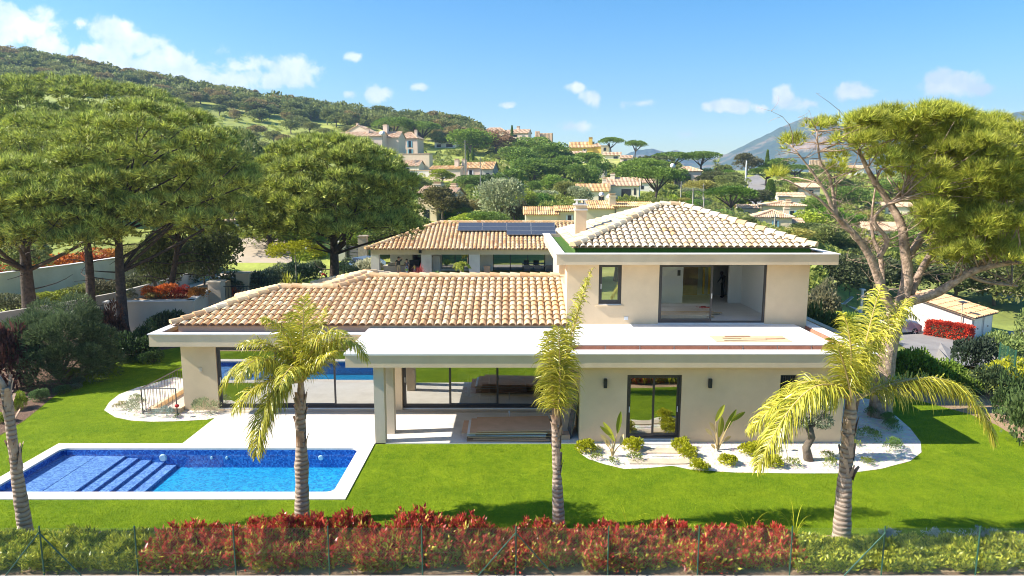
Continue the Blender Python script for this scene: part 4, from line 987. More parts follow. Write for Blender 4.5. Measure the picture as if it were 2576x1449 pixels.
# ------------------------------------------------------------------ front fence
FY = 14.08
fen = thing('wire_fence', 'low green chain link fence in front of the hedge with thin posts and slanting braces', 'fence', (0, FY, 0))
k_ = MB(); k_.box(-16, 16.5, 13.2, FY-.03, -.2, .015); obj('kerb', k_, M['concrete'], kind='structure')
posts = [-137, 105, 343, 590, 827, 1062, 1298, 1530, 1757, 1990, 2222, 2460, 2690]; HF = 1.12
px2x = lambda px: (px - CX) * mpp(FY, .6)
for i, px in enumerate(posts):
    x = px2x(px); mb = MB(); mb.tube([(x, FY, -.1), (x, FY, HF + .05)], .017, 8); obj('post', mb, M['greenpaint'], fen)
for px, s in ((105, -1), (105, 1), (1298, -1), (1298, 1), (2222, -1)):
    x = px2x(px); mb = MB(); mb.tube([(x, FY-.03, HF*.92), (x + s*.85, FY-.03, 0)], .015, 8); obj('brace', mb, M['greenpaint'], fen)
wv = MB(); w0, w1 = px2x(-137), px2x(2690); sp_ = .062; x = w0 - HF; hw = .0008
Vw = []; Fw = []
def wire(p, q):
    p = np.array(p); q = np.array(q); d = q-p; d = d/np.linalg.norm(d); s1 = np.cross(d, [0, 1, 0])*hw*1.2; s2 = np.array([0, hw*1.2, 0]); b = len(Vw)
    for e in (p, q): Vw.extend([e+s1, e-s1*.5+s2, e-s1*.5-s2])
    for k in range(3): Fw.append((b+k, b+(k+1) % 3, b+3+(k+1) % 3, b+3+k))
while x < w1:
    a, b_ = x, x + HF; za, zb = 0., HF
    if a < w0: za = w0-a; a = w0
    if b_ > w1: zb = HF-(b_-w1); b_ = w1
    if b_ > a: wire((a, FY, .05+za*.94), (b_, FY, .05+zb*.94)); wire((a, FY+.003, HF-za*.94), (b_, FY+.003, HF-zb*.94))
    x += sp_
for zz in (.08, .55, HF): wire((w0, FY-.004, zz), (w1, FY-.004, zz))
me = np_mesh('wire_mesh', np.array(Vw), np.array(Fw), M['wire']); link('wire_mesh', me, fen)
# ------------------------------------------------------------------ hedge shrubs behind the fence
def hedge_shrub(nm, label, px, wpx, top_py, Yc, mats, seed, group, nleaf, ll, lw, upright=.9, color=None, shoots=9):
    """upright leafy shrub: leaves in whorls up many shoots"""
    r = np.random.default_rng(seed); x = (px-CX)*mpp(Yc, .6); rx = wpx*mpp(Yc, .6)/2; h = at(px, top_py, Yc).z
    t = thing(nm, label, 'shrub', (x, Yc, 0), group); rr = random.Random(seed)
    mb = MB(); P = []; D = []
    ns = int(46*max(.7, rx/.7)); nleaf = int(nleaf*1.9)
    for k in range(ns):
        a = rr.uniform(0, 6.28); q = math.sqrt(rr.random()); bx = x + math.cos(a)*rx*q*.85; by = Yc - .1 + math.sin(a)*.5*q
        hh = h*(1 - .42*q**2)*rr.uniform(.72, 1.04); tx = x + math.cos(a)*rx*q*1.02; ty = Yc - .12 + math.sin(a)*.62*q
        p0 = Vector((bx, by, 0)); p2 = Vector((tx + rr.uniform(-.05, .05), ty, hh)); pts = bez(p0, (tx, ty, hh*.45), p2, 6); mb.tube(pts, [.009]*3+[.006]*4, 4)
        m = int(nleaf/ns); tt = r.random(m)**.95*.98+.02; pp = np.array([tuple(v) for v in pts]); ts = np.linspace(0, 1, 7)
        P.append(np.stack([np.interp(tt, ts, pp[:, i]) for i in range(3)], 1) + r.normal(size=(m, 3))*np.array([.035, .035, .03])*(1.6-tt[:, None]))
        dd = rand_dirs(m, r); dd[:, 2] = np.abs(dd[:, 2])*.7 + upright*tt; D.append(unit(dd))
    m = int(nleaf*.38); P.append(np.stack([x + (r.random(m)*2-1)*rx*1.05, Yc - .2 + (r.random(m)*2-1)*.56, r.random(m)*h*.55], 1)); dd = rand_dirs(m, r); dd[:, 2] = np.abs(dd[:, 2]) + upright*.3; D.append(unit(dd))
    P = np.concatenate(P); D = np.concatenate(D); P[:, 2] = np.maximum(P[:, 2], .02); S = perp(D, r); n = len(P)
    V, F = leaf_geo(P, D, S, ll*(.6+.7*r.random(n)), lw*(.7+.5*r.random(n)))
    mi = (r.random(n) < np.clip(.70 - P[:, 2]/h*.60, 0.13, 1)).astype(np.int32) if len(mats) > 1 else None
    me = np_mesh('foliage', V, F, mats, mi); o = link('foliage', me, t)
    if color: o.color = rgba(color)
    obj('stem', mb, M['bark_grey'], t); return t
M['green_leaf'] = leafmat('green_leaf', (.10, .17, .012), trans=.3, c2=(.62, .60, .07), rough=.35, spec=.5)
M['olive_low'] = leafmat('olive_low', (.22, .26, .02), trans=.3, c2=(.60, .48, .08), rough=.5)
RED = [(465, 150, 1308), (545, 130, 1318), (630, 130, 1296), (705, 120, 1292), (790, 150, 1288), (880, 140, 1284), (960, 110, 1322), (1052, 170, 1270), (1165, 150, 1292), (1245, 130, 1335), (1352, 140, 1304), (1430, 120, 1320), (1530, 130, 1310), (1608, 90, 1328), (1680, 120, 1306), (1772, 130, 1322), (1850, 130, 1326), (1930, 130, 1322)]
labs = {7: 'tallest dark red photinia shrub in the front hedge, ends in a high pointed shoot', 0: 'leftmost red photinia shrub of the front hedge beside the green shrubs', 17: 'rightmost dark red photinia shrub at the end of the front hedge'}
for i, (px, w_, tp_) in enumerate(RED):
    hedge_shrub('photinia_shrub', labs.get(i, 'glossy red leaved photinia shrub in the row behind the wire fence'), px, w_, tp_, 14.85 + (i % 3)*.12, [M['red_leaf'], M['olive_low']], 100+i, 'red photinia shrubs of the front hedge', 3400, .125, .05)
for i, (px, w_, tp_) in enumerate([(-10, 150, 1338), (75, 140, 1345), (175, 140, 1332), (255, 130, 1350), (330, 130, 1336), (405, 100, 1352)]):
    hedge_shrub('oleander_shrub', 'bushy green oleander shrub behind the wire fence left of the red hedge', px, w_, tp_, 14.9 + (i % 2)*.15, [M['green_leaf']], 200+i, 'green oleander shrubs at the left of the fence', 3600, .14, .036)
for i, (px, w_, tp_) in enumerate([(2055, 160, 1352), (2150, 130, 1362), (2240, 120, 1360), (2330, 160, 1366), (2425, 130, 1356), (2545, 150, 1352), (2615, 120, 1356)]):
    hedge_shrub('pittosporum_shrub', 'dense bright green shrub behind the wire fence right of the red hedge', px, w_, tp_, 14.9 + (i % 2)*.15, [M['green_leaf']], 300+i, 'bright green shrubs at the right of the fence', 3800, .11, .044)
M['silver_leaf'] = leafmat('silver_leaf', (.34, .38, .32), trans=.2, c2=(.62, .64, .58))
for i, (px, w_, tp_) in enumerate([(2262, 60, 1372), (2385, 90, 1352), (2490, 110, 1342)]):
    hedge_shrub('silver_shrub', 'pale silvery shrub between the bright green shrubs at the right of the fence', px, w_, tp_, 15.6, [M['silver_leaf']], 330+i, 'silver shrubs at the right of the fence', 900, .07, .018)
for i, (px, w_, tp_) in enumerate([(1580, 60, 1335), (2000, 70, 1318), (1885, 50, 1322)]):
    mb = MB(); x = (px-CX)*mpp(15.5, .5); rr = random.Random(i)
    for k in range(16):
        a = rr.uniform(0, 6.28); l_ = rr.uniform(.25, .55); pts = bez((x, 15.5, 0), (x+math.cos(a)*l_*.3, 15.5+math.sin(a)*l_*.3, l_*1.7), (x+math.cos(a)*l_, 15.5+math.sin(a)*l_, l_*1.6), 5)
        for q in range(5):
            w_q = .012*(1-q/5.5); s_ = Vector((-math.sin(a), math.cos(a), 0))*w_q; mb.add([pts[q]-s_, pts[q]+s_, pts[q+1]+s_*.8, pts[q+1]-s_*.8], [(0,1,2,3)])
    obj('strap_leaf_plant', mb, M['yellow_leaf'], label='yellow green strappy leaved plant poking up between the red hedge shrubs', cat='plant', group='strappy plants in the hedge')
# ------------------------------------------------------------------ plants in the gravel beds
me_ball = bush_mesh('foliage', (.23, .23, .19), 1500, .06, .032, M['yellow_leaf'], 22, .34, -.1, 5, .4)
balls = [(1472, 1135, 'at the left corner of the gravel bed'), (1592, 1131, 'left of the glass door step'), (1712, 1130, 'right of the glass door step'), (1730, 1150, 'front one of the pair right of the door step'),
         (1758, 1182, 'at the lawn edge in front of the door'), (1831, 1168, 'standing alone in the middle of the gravel'), (1942, 1172, 'left of the olive tree trunk'), (1885, 1142, 'larger, under the long palm frond'), (1908, 1138, 'pressed against the one under the palm frond')]
for i, (px, py, s) in enumerate(balls):
    p = G(px, py); t = thing('round_shrub', 'small round yellow green shrub ' + s, 'shrub', p, 'round yellow shrubs in the gravel', world=False, rz=i)
    sc_ = 1.15 if i in (0, 1) else (.95 if i in (4, 5) else 1.05); t.scale = (sc_*1.05, sc_*1.05, sc_); o = bpy.data.objects.new('foliage', me_ball); COL.objects.link(o); o.parent = t
me_w = bush_mesh('foliage', (.2, .2, .12), 260, .07, .025, M['leaf'], 9, .4, -.1, 6, .6)
me_w2 = bush_mesh('foliage', (.3, .3, .22), 900, .06, .016, M['leaf'], 14, .4, -.1, 7, .7)
def small(px, py, sc_, col, label, me=None, cat='plant', group=None, nm='small_plant'):
    p = G(px, py); o = link(nm, me or me_w, label=label, cat=cat, group=group); o.location = p; o.scale = (sc_,)*3; o.color = rgba(col); o.rotation_euler[2] = px*.7; return o
GY = (.28, .33, .06)
for px, py, s in [(1496, 1138, .9), (1498, 1158, .9), (1540, 1166, .8), (1600, 1158, 1.0), (1995, 1172, 1.0), (2080, 1152, .9), (2092, 1172, 1.0), (2130, 1150, .8), (2178, 1168, .9), (2150, 1120, .8)]:
    small(px, py, s, GY, 'tiny sparse green plant in the sunny white gravel in front of the house', group='tiny plants in the front gravel')
for px, py, s, l_ in [(2193, 1045, 1.2, 'dark green tuft in the shaded gravel right beside the pine trunk'), (2243, 1068, 1.1, 'small bushy plant in the right gravel bed near the lawn edge'), (2252, 1085, 1.1, 'low spreading plant in the shaded right gravel bed below another tuft'), (2178, 1110, 1.2, 'feathery green plant behind the leaning palm trunk'), (2238, 1130, 1.1, 'yellowish plant in the sunny tip of the right gravel bed')]:
    small(px, py, s, (.16, .27, .06), l_, me_w2)
for px, py, s, c, l_ in [(350, 1040, 1.5, (.42, .44, .30), 'grey green lavender like shrub in the left gravel bed by the railing'), (410, 1052, 1.1, (.34, .42, .38), 'bluish small shrub at the front of the left gravel bed'), (522, 1036, 1.5, (.36, .40, .22), 'green bushy shrub against the left wall beside the glass door'),
                         (300, 1028, .8, (.35, .33, .12), 'small dry plant at the left end of the left gravel bed'), (338, 1008, .7, (.25, .3, .12), 'small green tuft in the left gravel bed near the lawn')]:
    small(px, py, s, c, l_, me_w2, cat='shrub')
for px, py, cl, l_ in ((446, 1050, 'redcloth', 'single red rose on a thin stem beside the railing'), (1958, 1135, 'whiteplastic', 'single white rose on a small green bush in the front gravel')):
    p = G(px, py); t = thing('rose_plant', l_, 'flower', p)
    mb = MB(); mb.tube([p, p+Vector((.02, 0, .4))], .007, 5); obj('stem', mb, M['greenpaint'], t)
    mb = MB(); mb.lathe(p+Vector((.02, 0, .38)), [(.02, 0), (.075, .04), (.08, .09), (.05, .12), (.055, .09), (.02, .13)], 10); obj('blossom', mb, M[cl], t)
    o = link('foliage', me_w, t); o.matrix_parent_inverse = Matrix.Identity(4); o.scale = (.5,)*3; o.color = rgba((.15, .25, .05))
# olive tree
ob = G(2036, 1158); ol = thing('olive_tree', 'small cloud pruned olive tree with a thick gnarled trunk in the front gravel', 'tree', ob)
mb = MB(); Yo = ob.y; mb.tube([ob-Vector((0,0,.1)), at(2028, 1125, Yo), at(2042, 1100, Yo), at(2034, 1072, Yo)], [.16, .12, .11, .12], 10)
for q in ((2012, 1062), (2058, 1066), (2036, 1035), (2000, 1052), (2078, 1030)): branch_mb(mb, at(2035, 1078, Yo), at(q[0], q[1], Yo+random.uniform(-.2, .2)), .055, .02, .1)
obj('trunk', mb, M['bark_grey'], ol, smooth=True)
r = np.random.default_rng(77); VV = []; FF = []; b = 0
for q in ((2010, 1058, .3), (2066, 1058, .34), (2040, 1015, .34), (2000, 1040, .2), (2080, 1015, .3), (2030, 985, .26), (2092, 985, .24)):
    c = np.array(at(q[0], q[1], Yo)); n = int(2600*q[2]); d = rand_dirs(n, r); P_ = c + d*q[2]*np.array([1, 1, .62])*(.6+.45*r.random((n, 1))); D_q = unit(d + rand_dirs(n, r)*.8); V, F = leaf_geo(P_, D_q, perp(D_q, r), .075*(.7+.6*r.random(n)), .034); VV.append(V); FF.append(F+b); b += len(V)
link('crown', np_mesh('crown', np.concatenate(VV), np.concatenate(FF), M['olive_leaf']), ol)
# bird of paradise plants
def paradise(label, px, py, blades, seed):
    p = G(px, py); t = thing('paradise_plant', label, 'plant', p); Y = p.y; rr = random.Random(seed); st_ = MB(); lf = MB(); dry = MB()
    for (x0, y0, x1, y1, wid, kind) in blades:
        a = at(x0, y0, Y + rr.uniform(-.1, .1)); b_ = at(x1, y1, Y + rr.uniform(-.25, .15)); st_.tube(bez(p, p.lerp(a, .5) + Vector((0,0,.1)), a, 5), [.03, .022, .018, .014, .012, .01], 6)
        pts = bez(a, a.lerp(b_, .5) + Vector((0, 0, .05)), b_, 6); d = (b_-a).normalized(); s_ = d.cross(Vector((rr.uniform(-.4,.4), 1, rr.uniform(-.2,.4)))).normalized(); up = d.cross(s_)
        tgt = lf if kind else dry; v = []
        for i, q in enumerate(pts):
            w_ = wid*math.sin(math.pi*min(.97, (i+.35)/6.6))**.8; v += [q - s_*w_ + up*w_*.35, q, q + s_*w_ + up*w_*.35]
        tgt.add(v, [(i*3+j, i*3+j+1, i*3+j+4, i*3+j+3) for i in range(6) for j in range(2)])
    obj('stem', st_, M['palm_dry'], t); obj('leaf', lf, M['green_leaf'], t, smooth=False)
    if dry.v: obj('dry_leaf', dry, M['palm_dry'], t)
paradise('bird of paradise plant with torn upright leaves left of the glass door', 1540, 1148, [(1546, 1110, 1518, 1062, .09, 1), (1540, 1100, 1510, 1072, .07, 1), (1553, 1090, 1562, 1035, .08, 1), (1535, 1120, 1510, 1092, .07, 0), (1560, 1120, 1568, 1092, .06, 0), (1532, 1125, 1520, 1105, .05, 0)], 1)
paradise('bird of paradise plant with several broad leaves between the glass door and the palm', 1806, 1132, [(1808, 1100, 1815, 1048, .12, 1), (1800, 1060, 1822, 1018, .09, 1), (1822, 1085, 1852, 1030, .09, 1), (1838, 1060, 1874, 1036, .09, 1), (1798, 1085, 1785, 1062, .07, 0), (1790, 1095, 1774, 1078, .06, 0), (1820, 1110, 1838, 1098, .07, 0), (1798, 1128, 1788, 1118, .05, 0)], 2)
# ------------------------------------------------------------------ lawn blades
from mathutils.geometry import intersect_point_tri_2d
lp = np.array(lawn_poly)
def inside(P, poly):
    c = np.zeros(len(P), bool); n = len(poly); j = n-1
    for i in range(n):
        xi, yi = poly[i]; xj, yj = poly[j]
        m = ((yi > P[:, 1]) != (yj > P[:, 1])) & (P[:, 0] < (xj-xi)*(P[:, 1]-yi)/(yj-yi+1e-12)+xi); c ^= m; j = i
    return c
r = np.random.default_rng(5); Pn = []
yy = 15.0 + (32-15.0)*r.random(420000)**1.6; xx = (r.random(420000)*2-1)*(yy*.82+1); Pq = np.stack([xx, yy], 1)
msk = inside(Pq, lp) & ~inside(Pq, np.array(gr)) & ~inside(Pq, np.array(gl)) & ~((xx > OX0-.02) & (xx < OX1+.02) & (yy > OY0-.02) & (yy < OY1+.02)) & ~((xx > -11.1) & (xx < 11.1) & (yy > 21.84))
Pq = Pq[msk][:230000]; n = len(Pq); P3 = np.concatenate([Pq, np.full((n, 1), -.004)], 1); D = rand_dirs(n, r)*.8; D[:, 2] = 1; D = unit(D)
V, F = blade_geo(P3, D, perp(D, r), .028+.03*r.random(n), .007+.006*r.random(n))
link('grass', np_mesh('grass', V, F, M['grass']), kind='stuff', label='short bright green lawn grass', cat='grass')
# ------------------------------------------------------------------ big left pines
pA = G(312, 850); pB = G(228, 788); pC = G(78, 800); pC2 = G(30, 815)
def crown_at(px, Y, wpx, dpt, pyt, pyb):
    s = mpp(Y, 10); return (at(px, 300, Y).x, Y, wpx*s/2, dpt, at(px, pyt, Y).z, at(px, pyb, Y).z)
big_pine('tall pine with the straight dark trunk in front of the grey garden wall', pA, at(296, 520, pA.y+.5), crown_at(375, pA.y+2, 460, 5.0, 262, 550), .33, 15000, 1, ncl=140, cr=.85, limbs=20)
big_pine('pine with a leaning trunk standing left of the straight trunked pine', pB, at(200, 480, pB.y), crown_at(150, pB.y+2, 420, 4.2, 285, 500), .32, 11000, 2, ncl=110, cr=.9, limbs=18)
big_pine('huge broad pine with the highest crown, standing behind the other left pines', at(140, 640, 98), at(140, 400, 98), crown_at(150, 98, 760, 9.0, 190, 450), .6, 32000, 22, ncl=270, cr=1.85, limbs=20, ln=.65, wd=.11)
big_pine('forked thick trunked pine at the left edge behind the grey green bush', pC, at(60, 560, pC.y-1), crown_at(60, 36, 430, 3.2, 395, 600), .46, 10000, 3, ncl=110, cr=.85, limbs=18)
0 and big_pine('second stem pine leaning left at the very edge of the photo', pC2, at(-40, 560, pC2.y), crown_at(-60, 35.5, 250, 2.6, 330, 560), .45, 4000, 4, ncl=50, cr=.9)
big_pine('dark pine with low hanging branches between the tall left pine and the middle pine', at(420, 770, 47), at(455, 560, 47), crown_at(462, 48, 150, 3.0, 350, 580), .25, 4800, 5, ncl=80, cr=.95, limbs=18, bare=12)
pF = G(840, 738)
big_pine('broad round pine in the middle with a straight thick trunk and side branches', pF, at(835, 540, pF.y), crown_at(832, pF.y-1.5, 408, 6.0, 338, 575), .44, 19000, 6, ncl=200, cr=.98, limbs=24, bare=12, ln=.42, wd=.07)
pG = G(697, 668)
big_pine('darker smaller pine behind the left shoulder of the middle pine with a bent trunk', pG, at(668, 570, pG.y), crown_at(662, pG.y+3, 120, 4.2, 405, 600), .34, 4200, 7, ncl=80, cr=1.3, limbs=20, bare=14, ln=.42, wd=.07)
# ------------------------------------------------------------------ right pine, limbs drawn by position at their own depth
pR = G(2213, 1046); t = thing('pine_tree', 'big open crowned pine right of the house with orange bark and many bare branches', 'tree', pR)
def stem(pts, rads, mb, seg=10):
    P_ = [at(*p) for p in pts]; out = []; rr_ = []
    n = len(P_)
    for i in range(n-1):
        p0 = P_[max(i-1, 0)]; p1 = P_[i]; p2 = P_[i+1]; p3 = P_[min(i+2, n-1)]
        for k in range(4):
            u = k/4; out.append(.5*((2*p1)+(p2-p0)*u+(2*p0-5*p1+4*p2-p3)*u*u+(3*p1-p0-3*p2+p3)*u**3)); rr_.append(rads[i]+(rads[i+1]-rads[i])*u)
    out.append(P_[-1]); rr_.append(rads[-1]); mb.tube(out, [q*(.82 if q < .3 else .95) for q in rr_], seg); return out
YR = pR.y
mb = MB(); stem([(2213, 1060, YR), (2216, 1020, YR), (2228, 900, YR+.1), (2242, 830, YR+.2), (2262, 775, YR+.3)], [.52, .42, .36, .36, .34], mb, 14)
tr = obj('trunk', mb, M['bark_pine_light'], t, smooth=True)
S_ = []
lb = MB()
S_ += stem([(2252, 800, YR+.2), (2222, 735, YR), (2190, 650, YR-.2), (2150, 590, YR-.4), (2105, 545, YR-.6), (2075, 480, YR-.7), (2030, 415, YR-.8), (1995, 370, YR-.8)], [.24, .2, .17, .13, .10, .07, .04, .02], lb)
S_ += stem([(2105, 545, YR-.6), (2088, 450, YR-.5), (2062, 400, YR-.5), (2055, 330, YR-.5)], [.08, .06, .045, .02], lb)
S_ += stem([(2120, 560, YR-.6), (2060, 500, YR-.9), (2010, 470, YR-1.0), (1965, 448, YR-1.1)], [.07, .05, .035, .015], lb)
S_ += stem([(2262, 780, YR+.3), (2282, 700, YR+.5), (2275, 620, YR+.5), (2265, 560, YR+.6), (2230, 500, YR+.8), (2190, 440, YR+.9), (2160, 380, YR+.9), (2130, 330, YR+.9)], [.28, .24, .2, .18, .14, .11, .07, .03], lb)
S_ += stem([(2225, 740, YR), (2200, 665, YR+.6), (2170, 610, YR+.9), (2140, 580, YR+1.2), (2110, 560, YR+1.5)], [.13, .11, .08, .05, .02], lb)
S_ += stem([(2222, 735, YR), (2215, 650, YR+.4), (2195, 590, YR+.5), (2195, 520, YR+.8), (2210, 430, YR+.8)], [.11, .10, .07, .05, .02], lb)
S_ += stem([(2210, 650, YR-.2), (2232, 605, YR-.4), (2200, 560, YR-.5), (2218, 525, YR-.6), (2280, 490, YR-.8)], [.1, .1, .08, .06, .03], lb)
S_ += stem([(2275, 660, YR+.5), (2320, 590, YR+1), (2360, 500, YR+1.4), (2385, 420, YR+1.6), (2380, 340, YR+1.8)], [.18, .15, .11, .07, .03], lb)
S_ += stem([(2280, 760, YR+.3), (2360, 735, YR), (2430, 690, YR-.3), (2500, 668, YR-.6), (2600, 655, YR-1)], [.24, .2, .17, .12, .07], lb)
S_ += stem([(2290, 740, YR+.6), (2340, 640, YR+1.6), (2420, 560, YR+2.5), (2500, 480, YR+3)], [.17, .14, .1, .04], lb)
S_ += stem([(2430, 690, YR-.3), (2480, 710, YR), (2560, 720, YR+.4)], [.1, .07, .03], lb)
S_ += stem([(2430, 690, YR-.3), (2500, 640, YR+.5), (2570, 560, YR+1)], [.09, .06, .03], lb)
S_ += stem([(2240, 520, YR+.7), (2290, 440, YR+1.2), (2300, 350, YR+1.5)], [.1, .07, .03], lb)
regs = [(2150, 330, 60, 42, 14), (2230, 318, 80, 45, 22), (2330, 322, 90, 45, 26), (2430, 345, 90, 50, 26), (2520, 390, 80, 60, 24), (2380, 410, 110, 60, 26), (2270, 400, 70, 50, 10), (2590, 450, 60, 80, 16), (2480, 480, 90, 50, 22),
        (2400, 560, 90, 45, 14), (2520, 570, 80, 50, 20), (2460, 640, 80, 30, 10), (2350, 640, 60, 35, 6), (2560, 640, 50, 40, 8), (2200, 370, 60, 45, 8), (2055, 318, 26, 16, 5), (1990, 366, 24, 16, 4), (1960, 446, 16, 8, 2), (2130, 420, 40, 30, 4), (2320, 480, 60, 30, 7), (2560, 500, 60, 90, 24), (2480, 420, 90, 60, 22), (2440, 590, 90, 60, 22), (2540, 620, 60, 50, 16), (2370, 480, 70, 60, 14), (2600, 350, 50, 60, 14), (2380, 640, 60, 35, 10)]
rr = random.Random(8); cl = []
for (x, y, wx, wy, n) in regs:
    for k in range(n):
        a = rr.uniform(0, 6.28); q = math.sqrt(rr.random()); cl.append((at(x + math.cos(a)*wx*q, y + math.sin(a)*wy*q, YR + rr.uniform(-1.8, 3.2)*(.25 if wx < 30 else 1)), rr.uniform(.26, .4) if wx < 70 else rr.uniform(.38, .62)))
for c_, cr_ in cl:
    j = min(range(len(S_)), key=lambda i: (S_[i]-c_).length + (1.2 if S_[i].z > c_.z else 0)); j = max(0, j - rr.randint(0, 3))
    if rr.random() < .8: branch_mb(lb, S_[j], c_ + Vector((0, 0, -.1)), .028, .008, .15, 5, 4, rr)
for k in range(190):      # bare twigs
    j = rr.randrange(len(S_)); p = S_[j]
    if p.z < 3.6: continue
    d = Vector((rr.uniform(-1, 1), rr.uniform(-.6, .6), rr.uniform(-.3, .9))) * rr.uniform(.4, 1.7); pts = branch_mb(lb, p, p + d, .016, .004, .3, 4, 5, rr)
    for q in range(3):
        e = pts[rr.randint(2, 5)]; branch_mb(lb, e, e + Vector((rr.uniform(-.5, .5), rr.uniform(-.4, .4), rr.uniform(-.2, .5))), .007, .003, .2, 3, 3, rr)
obj('limbs', lb, M['bark_pine_light'], t, smooth=True)
me = needle_crown('crown', cl, 19000, 10, .29, .024, M['needle_r'], 12, up=.7); link('crown', me, t)
mb = MB(); c_ = at(2188+95, 788+12, YR-.3); obj('pruned_stub', mb.tube([at(2262, 800, YR+.1), at(2258, 802, YR-.35)], [.1, .09], 12), plain('cutwood', (.75, .5, .2), (.65, .4, .15), 5, .8), t)
# ------------------------------------------------------------------ left planting bed and shrubs
DKG = (.05, .09, .03); MG = (.10, .17, .03); BG = (.20, .30, .03); GR = (.13, .16, .09); BR = (.22, .13, .07)
def gb(px, pyb, pyt, wpx, col, label, seed=0, kind='bush', group=None, **k):
    p = G(px, pyb); s = mpp(p.y, p.z); return plant(kind, p, wpx*s/2, (pyb-pyt)*s, col, label, group, seed, **k)
# large grey green bush with long fine leaves
p = G(150, 955); t = thing('large_bush', 'very large dense grey green bush with drooping feathery branches at the left', 'bush', p)
me = bush_mesh('foliage', (2.1, 1.9, 2.3), 52000, .19, .03, M['leaf'], 46, .26, -.3, 15, .1); o = link('foliage', me, t); o.location = p + Vector((0, 0, -.2)); o.matrix_parent_inverse = Matrix.Translation(-p); o.color = rgba((.11, .155, .065))
mb = MB()
for k in range(14):
    a = random.uniform(0, 6.28); branch_mb(mb, p, p + Vector((math.cos(a)*1.4, math.sin(a)*1.2, random.uniform(1.5, 3.4))), .05, .01, .15)
obj('stem', mb, M['bark_grey'], t)
gb(30, 980, 800, 150, (.12, .05, .04), 'dark purple red bush at the left edge beside the large grey green bush', 1)
gb(285, 880, 770, 90, (.16, .07, .04), 'dark reddish brown bush between the pine trunks and the grey wall', 2)
gb(345, 905, 830, 110, DKG, 'dark bushes in the shade at the foot of the tall pine', 0)
gb(375, 893, 812, 70, (.07, .12, .04), 'dark leafy shrub below the corner of the garden wall', 2)
gb(430, 850, 775, 90, (.09, .12, .05), 'straggly grey green shrub against the garden wall near the roof corner', 1)
gb(285, 905, 862, 56, (.09, .19, .03), 'medium glossy green shrub in the mulch bed beside the pine foot', 0)
for px, py, w_, h_, c, l_ in [(245, 918, 42, 16, BG, 'low bright green mound in the middle of the mulch bed'), (278, 925, 34, 22, (.12, .2, .04), 'small upright green shrub right of the low bright mound'), (180, 945, 44, 22, BG, 'bright green round shrub in the mulch bed below the large bush'),
                              (243, 940, 46, 18, (.12, .19, .05), 'flat green shrub at the mulch edge near the lawn'), (330, 912, 32, 16, (.12, .2, .04), 'small green shrub in the mulch beside the far lawn'), (200, 965, 36, 18, (.16, .22, .14), 'grey green tuft near the lawn edge in the mulch bed'),
                              (160, 990, 40, 24, (.11, .17, .06), 'dark green tuft on the pale mulch below the large bush'), (103, 1008, 44, 34, (.14, .22, .08), 'grey green round shrub on the bare mulch near the left edge'), (47, 1030, 52, 42, (.28, .36, .03), 'bright yellow green shrub beside the cut palm trunk at the left'),
                              (12, 1062, 40, 26, (.28, .36, .03), 'yellow green leafy shrub at the left edge of the lawn'), (385, 912, 60, 34, (.08, .14, .04), 'dark green shrub behind the far end of the left lawn'), (190, 978, 36, 14, (.2, .25, .17), 'low pale grey tuft at the lawn edge')]:
    gb(px, py, py-h_, w_, c, l_, px % 3)
# ------------------------------------------------------------------ grey retaining wall with planter
wl = thing('garden_wall', 'smooth grey rendered garden wall with a capping, pine trunks in front of it', 'wall', G(400, 845))
c0 = at(268, 835, 39); c1 = at(490, 838, 39.5); c2 = at(528, 800, 43.5)
def wall_run(parent, a, b, z0, z1, th, mat, nm='wall_panel', cap=None):
    a = Vector((a[0], a[1], 0)); b = Vector((b[0], b[1], 0)); d = (b-a).normalized(); n = Vector((-d.y, d.x, 0))*th
    mb = MB(); mb.obox(a + Vector((0,0,z0)), b-a, n, (0, 0, z1-z0)); o = obj(nm, mb, M[mat], parent)
    if cap:
        mb = MB(); mb.obox(a - d*.04 - n*.25 + Vector((0,0,z1)), (b-a) + d*.08, n*1.5, (0, 0, .06)); obj('capping', mb, M[cap], parent)
    return o
ZW = 1.85
wall_run(wl, c0, c1, -.1, ZW, .3, 'stucco_grey', cap='coping'); wall_run(wl, (c1.x+.01, c1.y), c2, -.1, ZW, .3, 'stucco_grey', cap='coping')
mb = MB(); mb.box(c2.x, c2.x+.8, c2.y, c2.y+.8, 0, ZW+.5); mb.box(c2.x-.06, c2.x+.86, c2.y-.06, c2.y+.86, ZW+.501, ZW+.6); obj('pier', mb, M['stucco_grey'], wl)
gt = thing('garden_gate', 'low dark barred metal gate beside the wall pier', 'gate', (c2.x+1.0, c2.y+.4, 0))
def bars(parent, x0, x1, y, z0, z1, n, mat='black', r_=.02):
    mb = MB(); mb.box(x0, x1, y-.02, y+.02, z1-.05, z1); obj('top_rail', mb, M[mat], parent); mb = MB(); mb.box(x0, x1, y-.02, y+.02, z0, z0+.05); obj('bottom_rail', mb, M[mat], parent)
    for k in range(n):
        x = x0 + (x1-x0)*(k+.5)/n; mb = MB(); mb.tube([(x, y, z0+.05), (x, y, z1-.05)], r_, 5); obj('bar', mb, M[mat], parent)
bars(gt, c2.x+.85, c2.x+3.2, c2.y+.4, .6, ZW+.25, 12)
fp = at(612, 735, 52)
wl2 = thing('gate_pier', 'grey rendered pier with a cap and dark railings among the grey shrubs', 'pier', (fp.x, fp.y, 0))
mb = MB(); mb.box(fp.x-.5, fp.x+.5, fp.y, fp.y+.8, 0, 1.8); mb.box(fp.x-.58, fp.x+.58, fp.y-.08, fp.y+.88, 1.801, 1.9); obj('pier_block', mb, M['stucco_grey'], wl2)
bars(wl2, fp.x+.55, fp.x+4.2, fp.y+.3, .2, 1.5, 16)
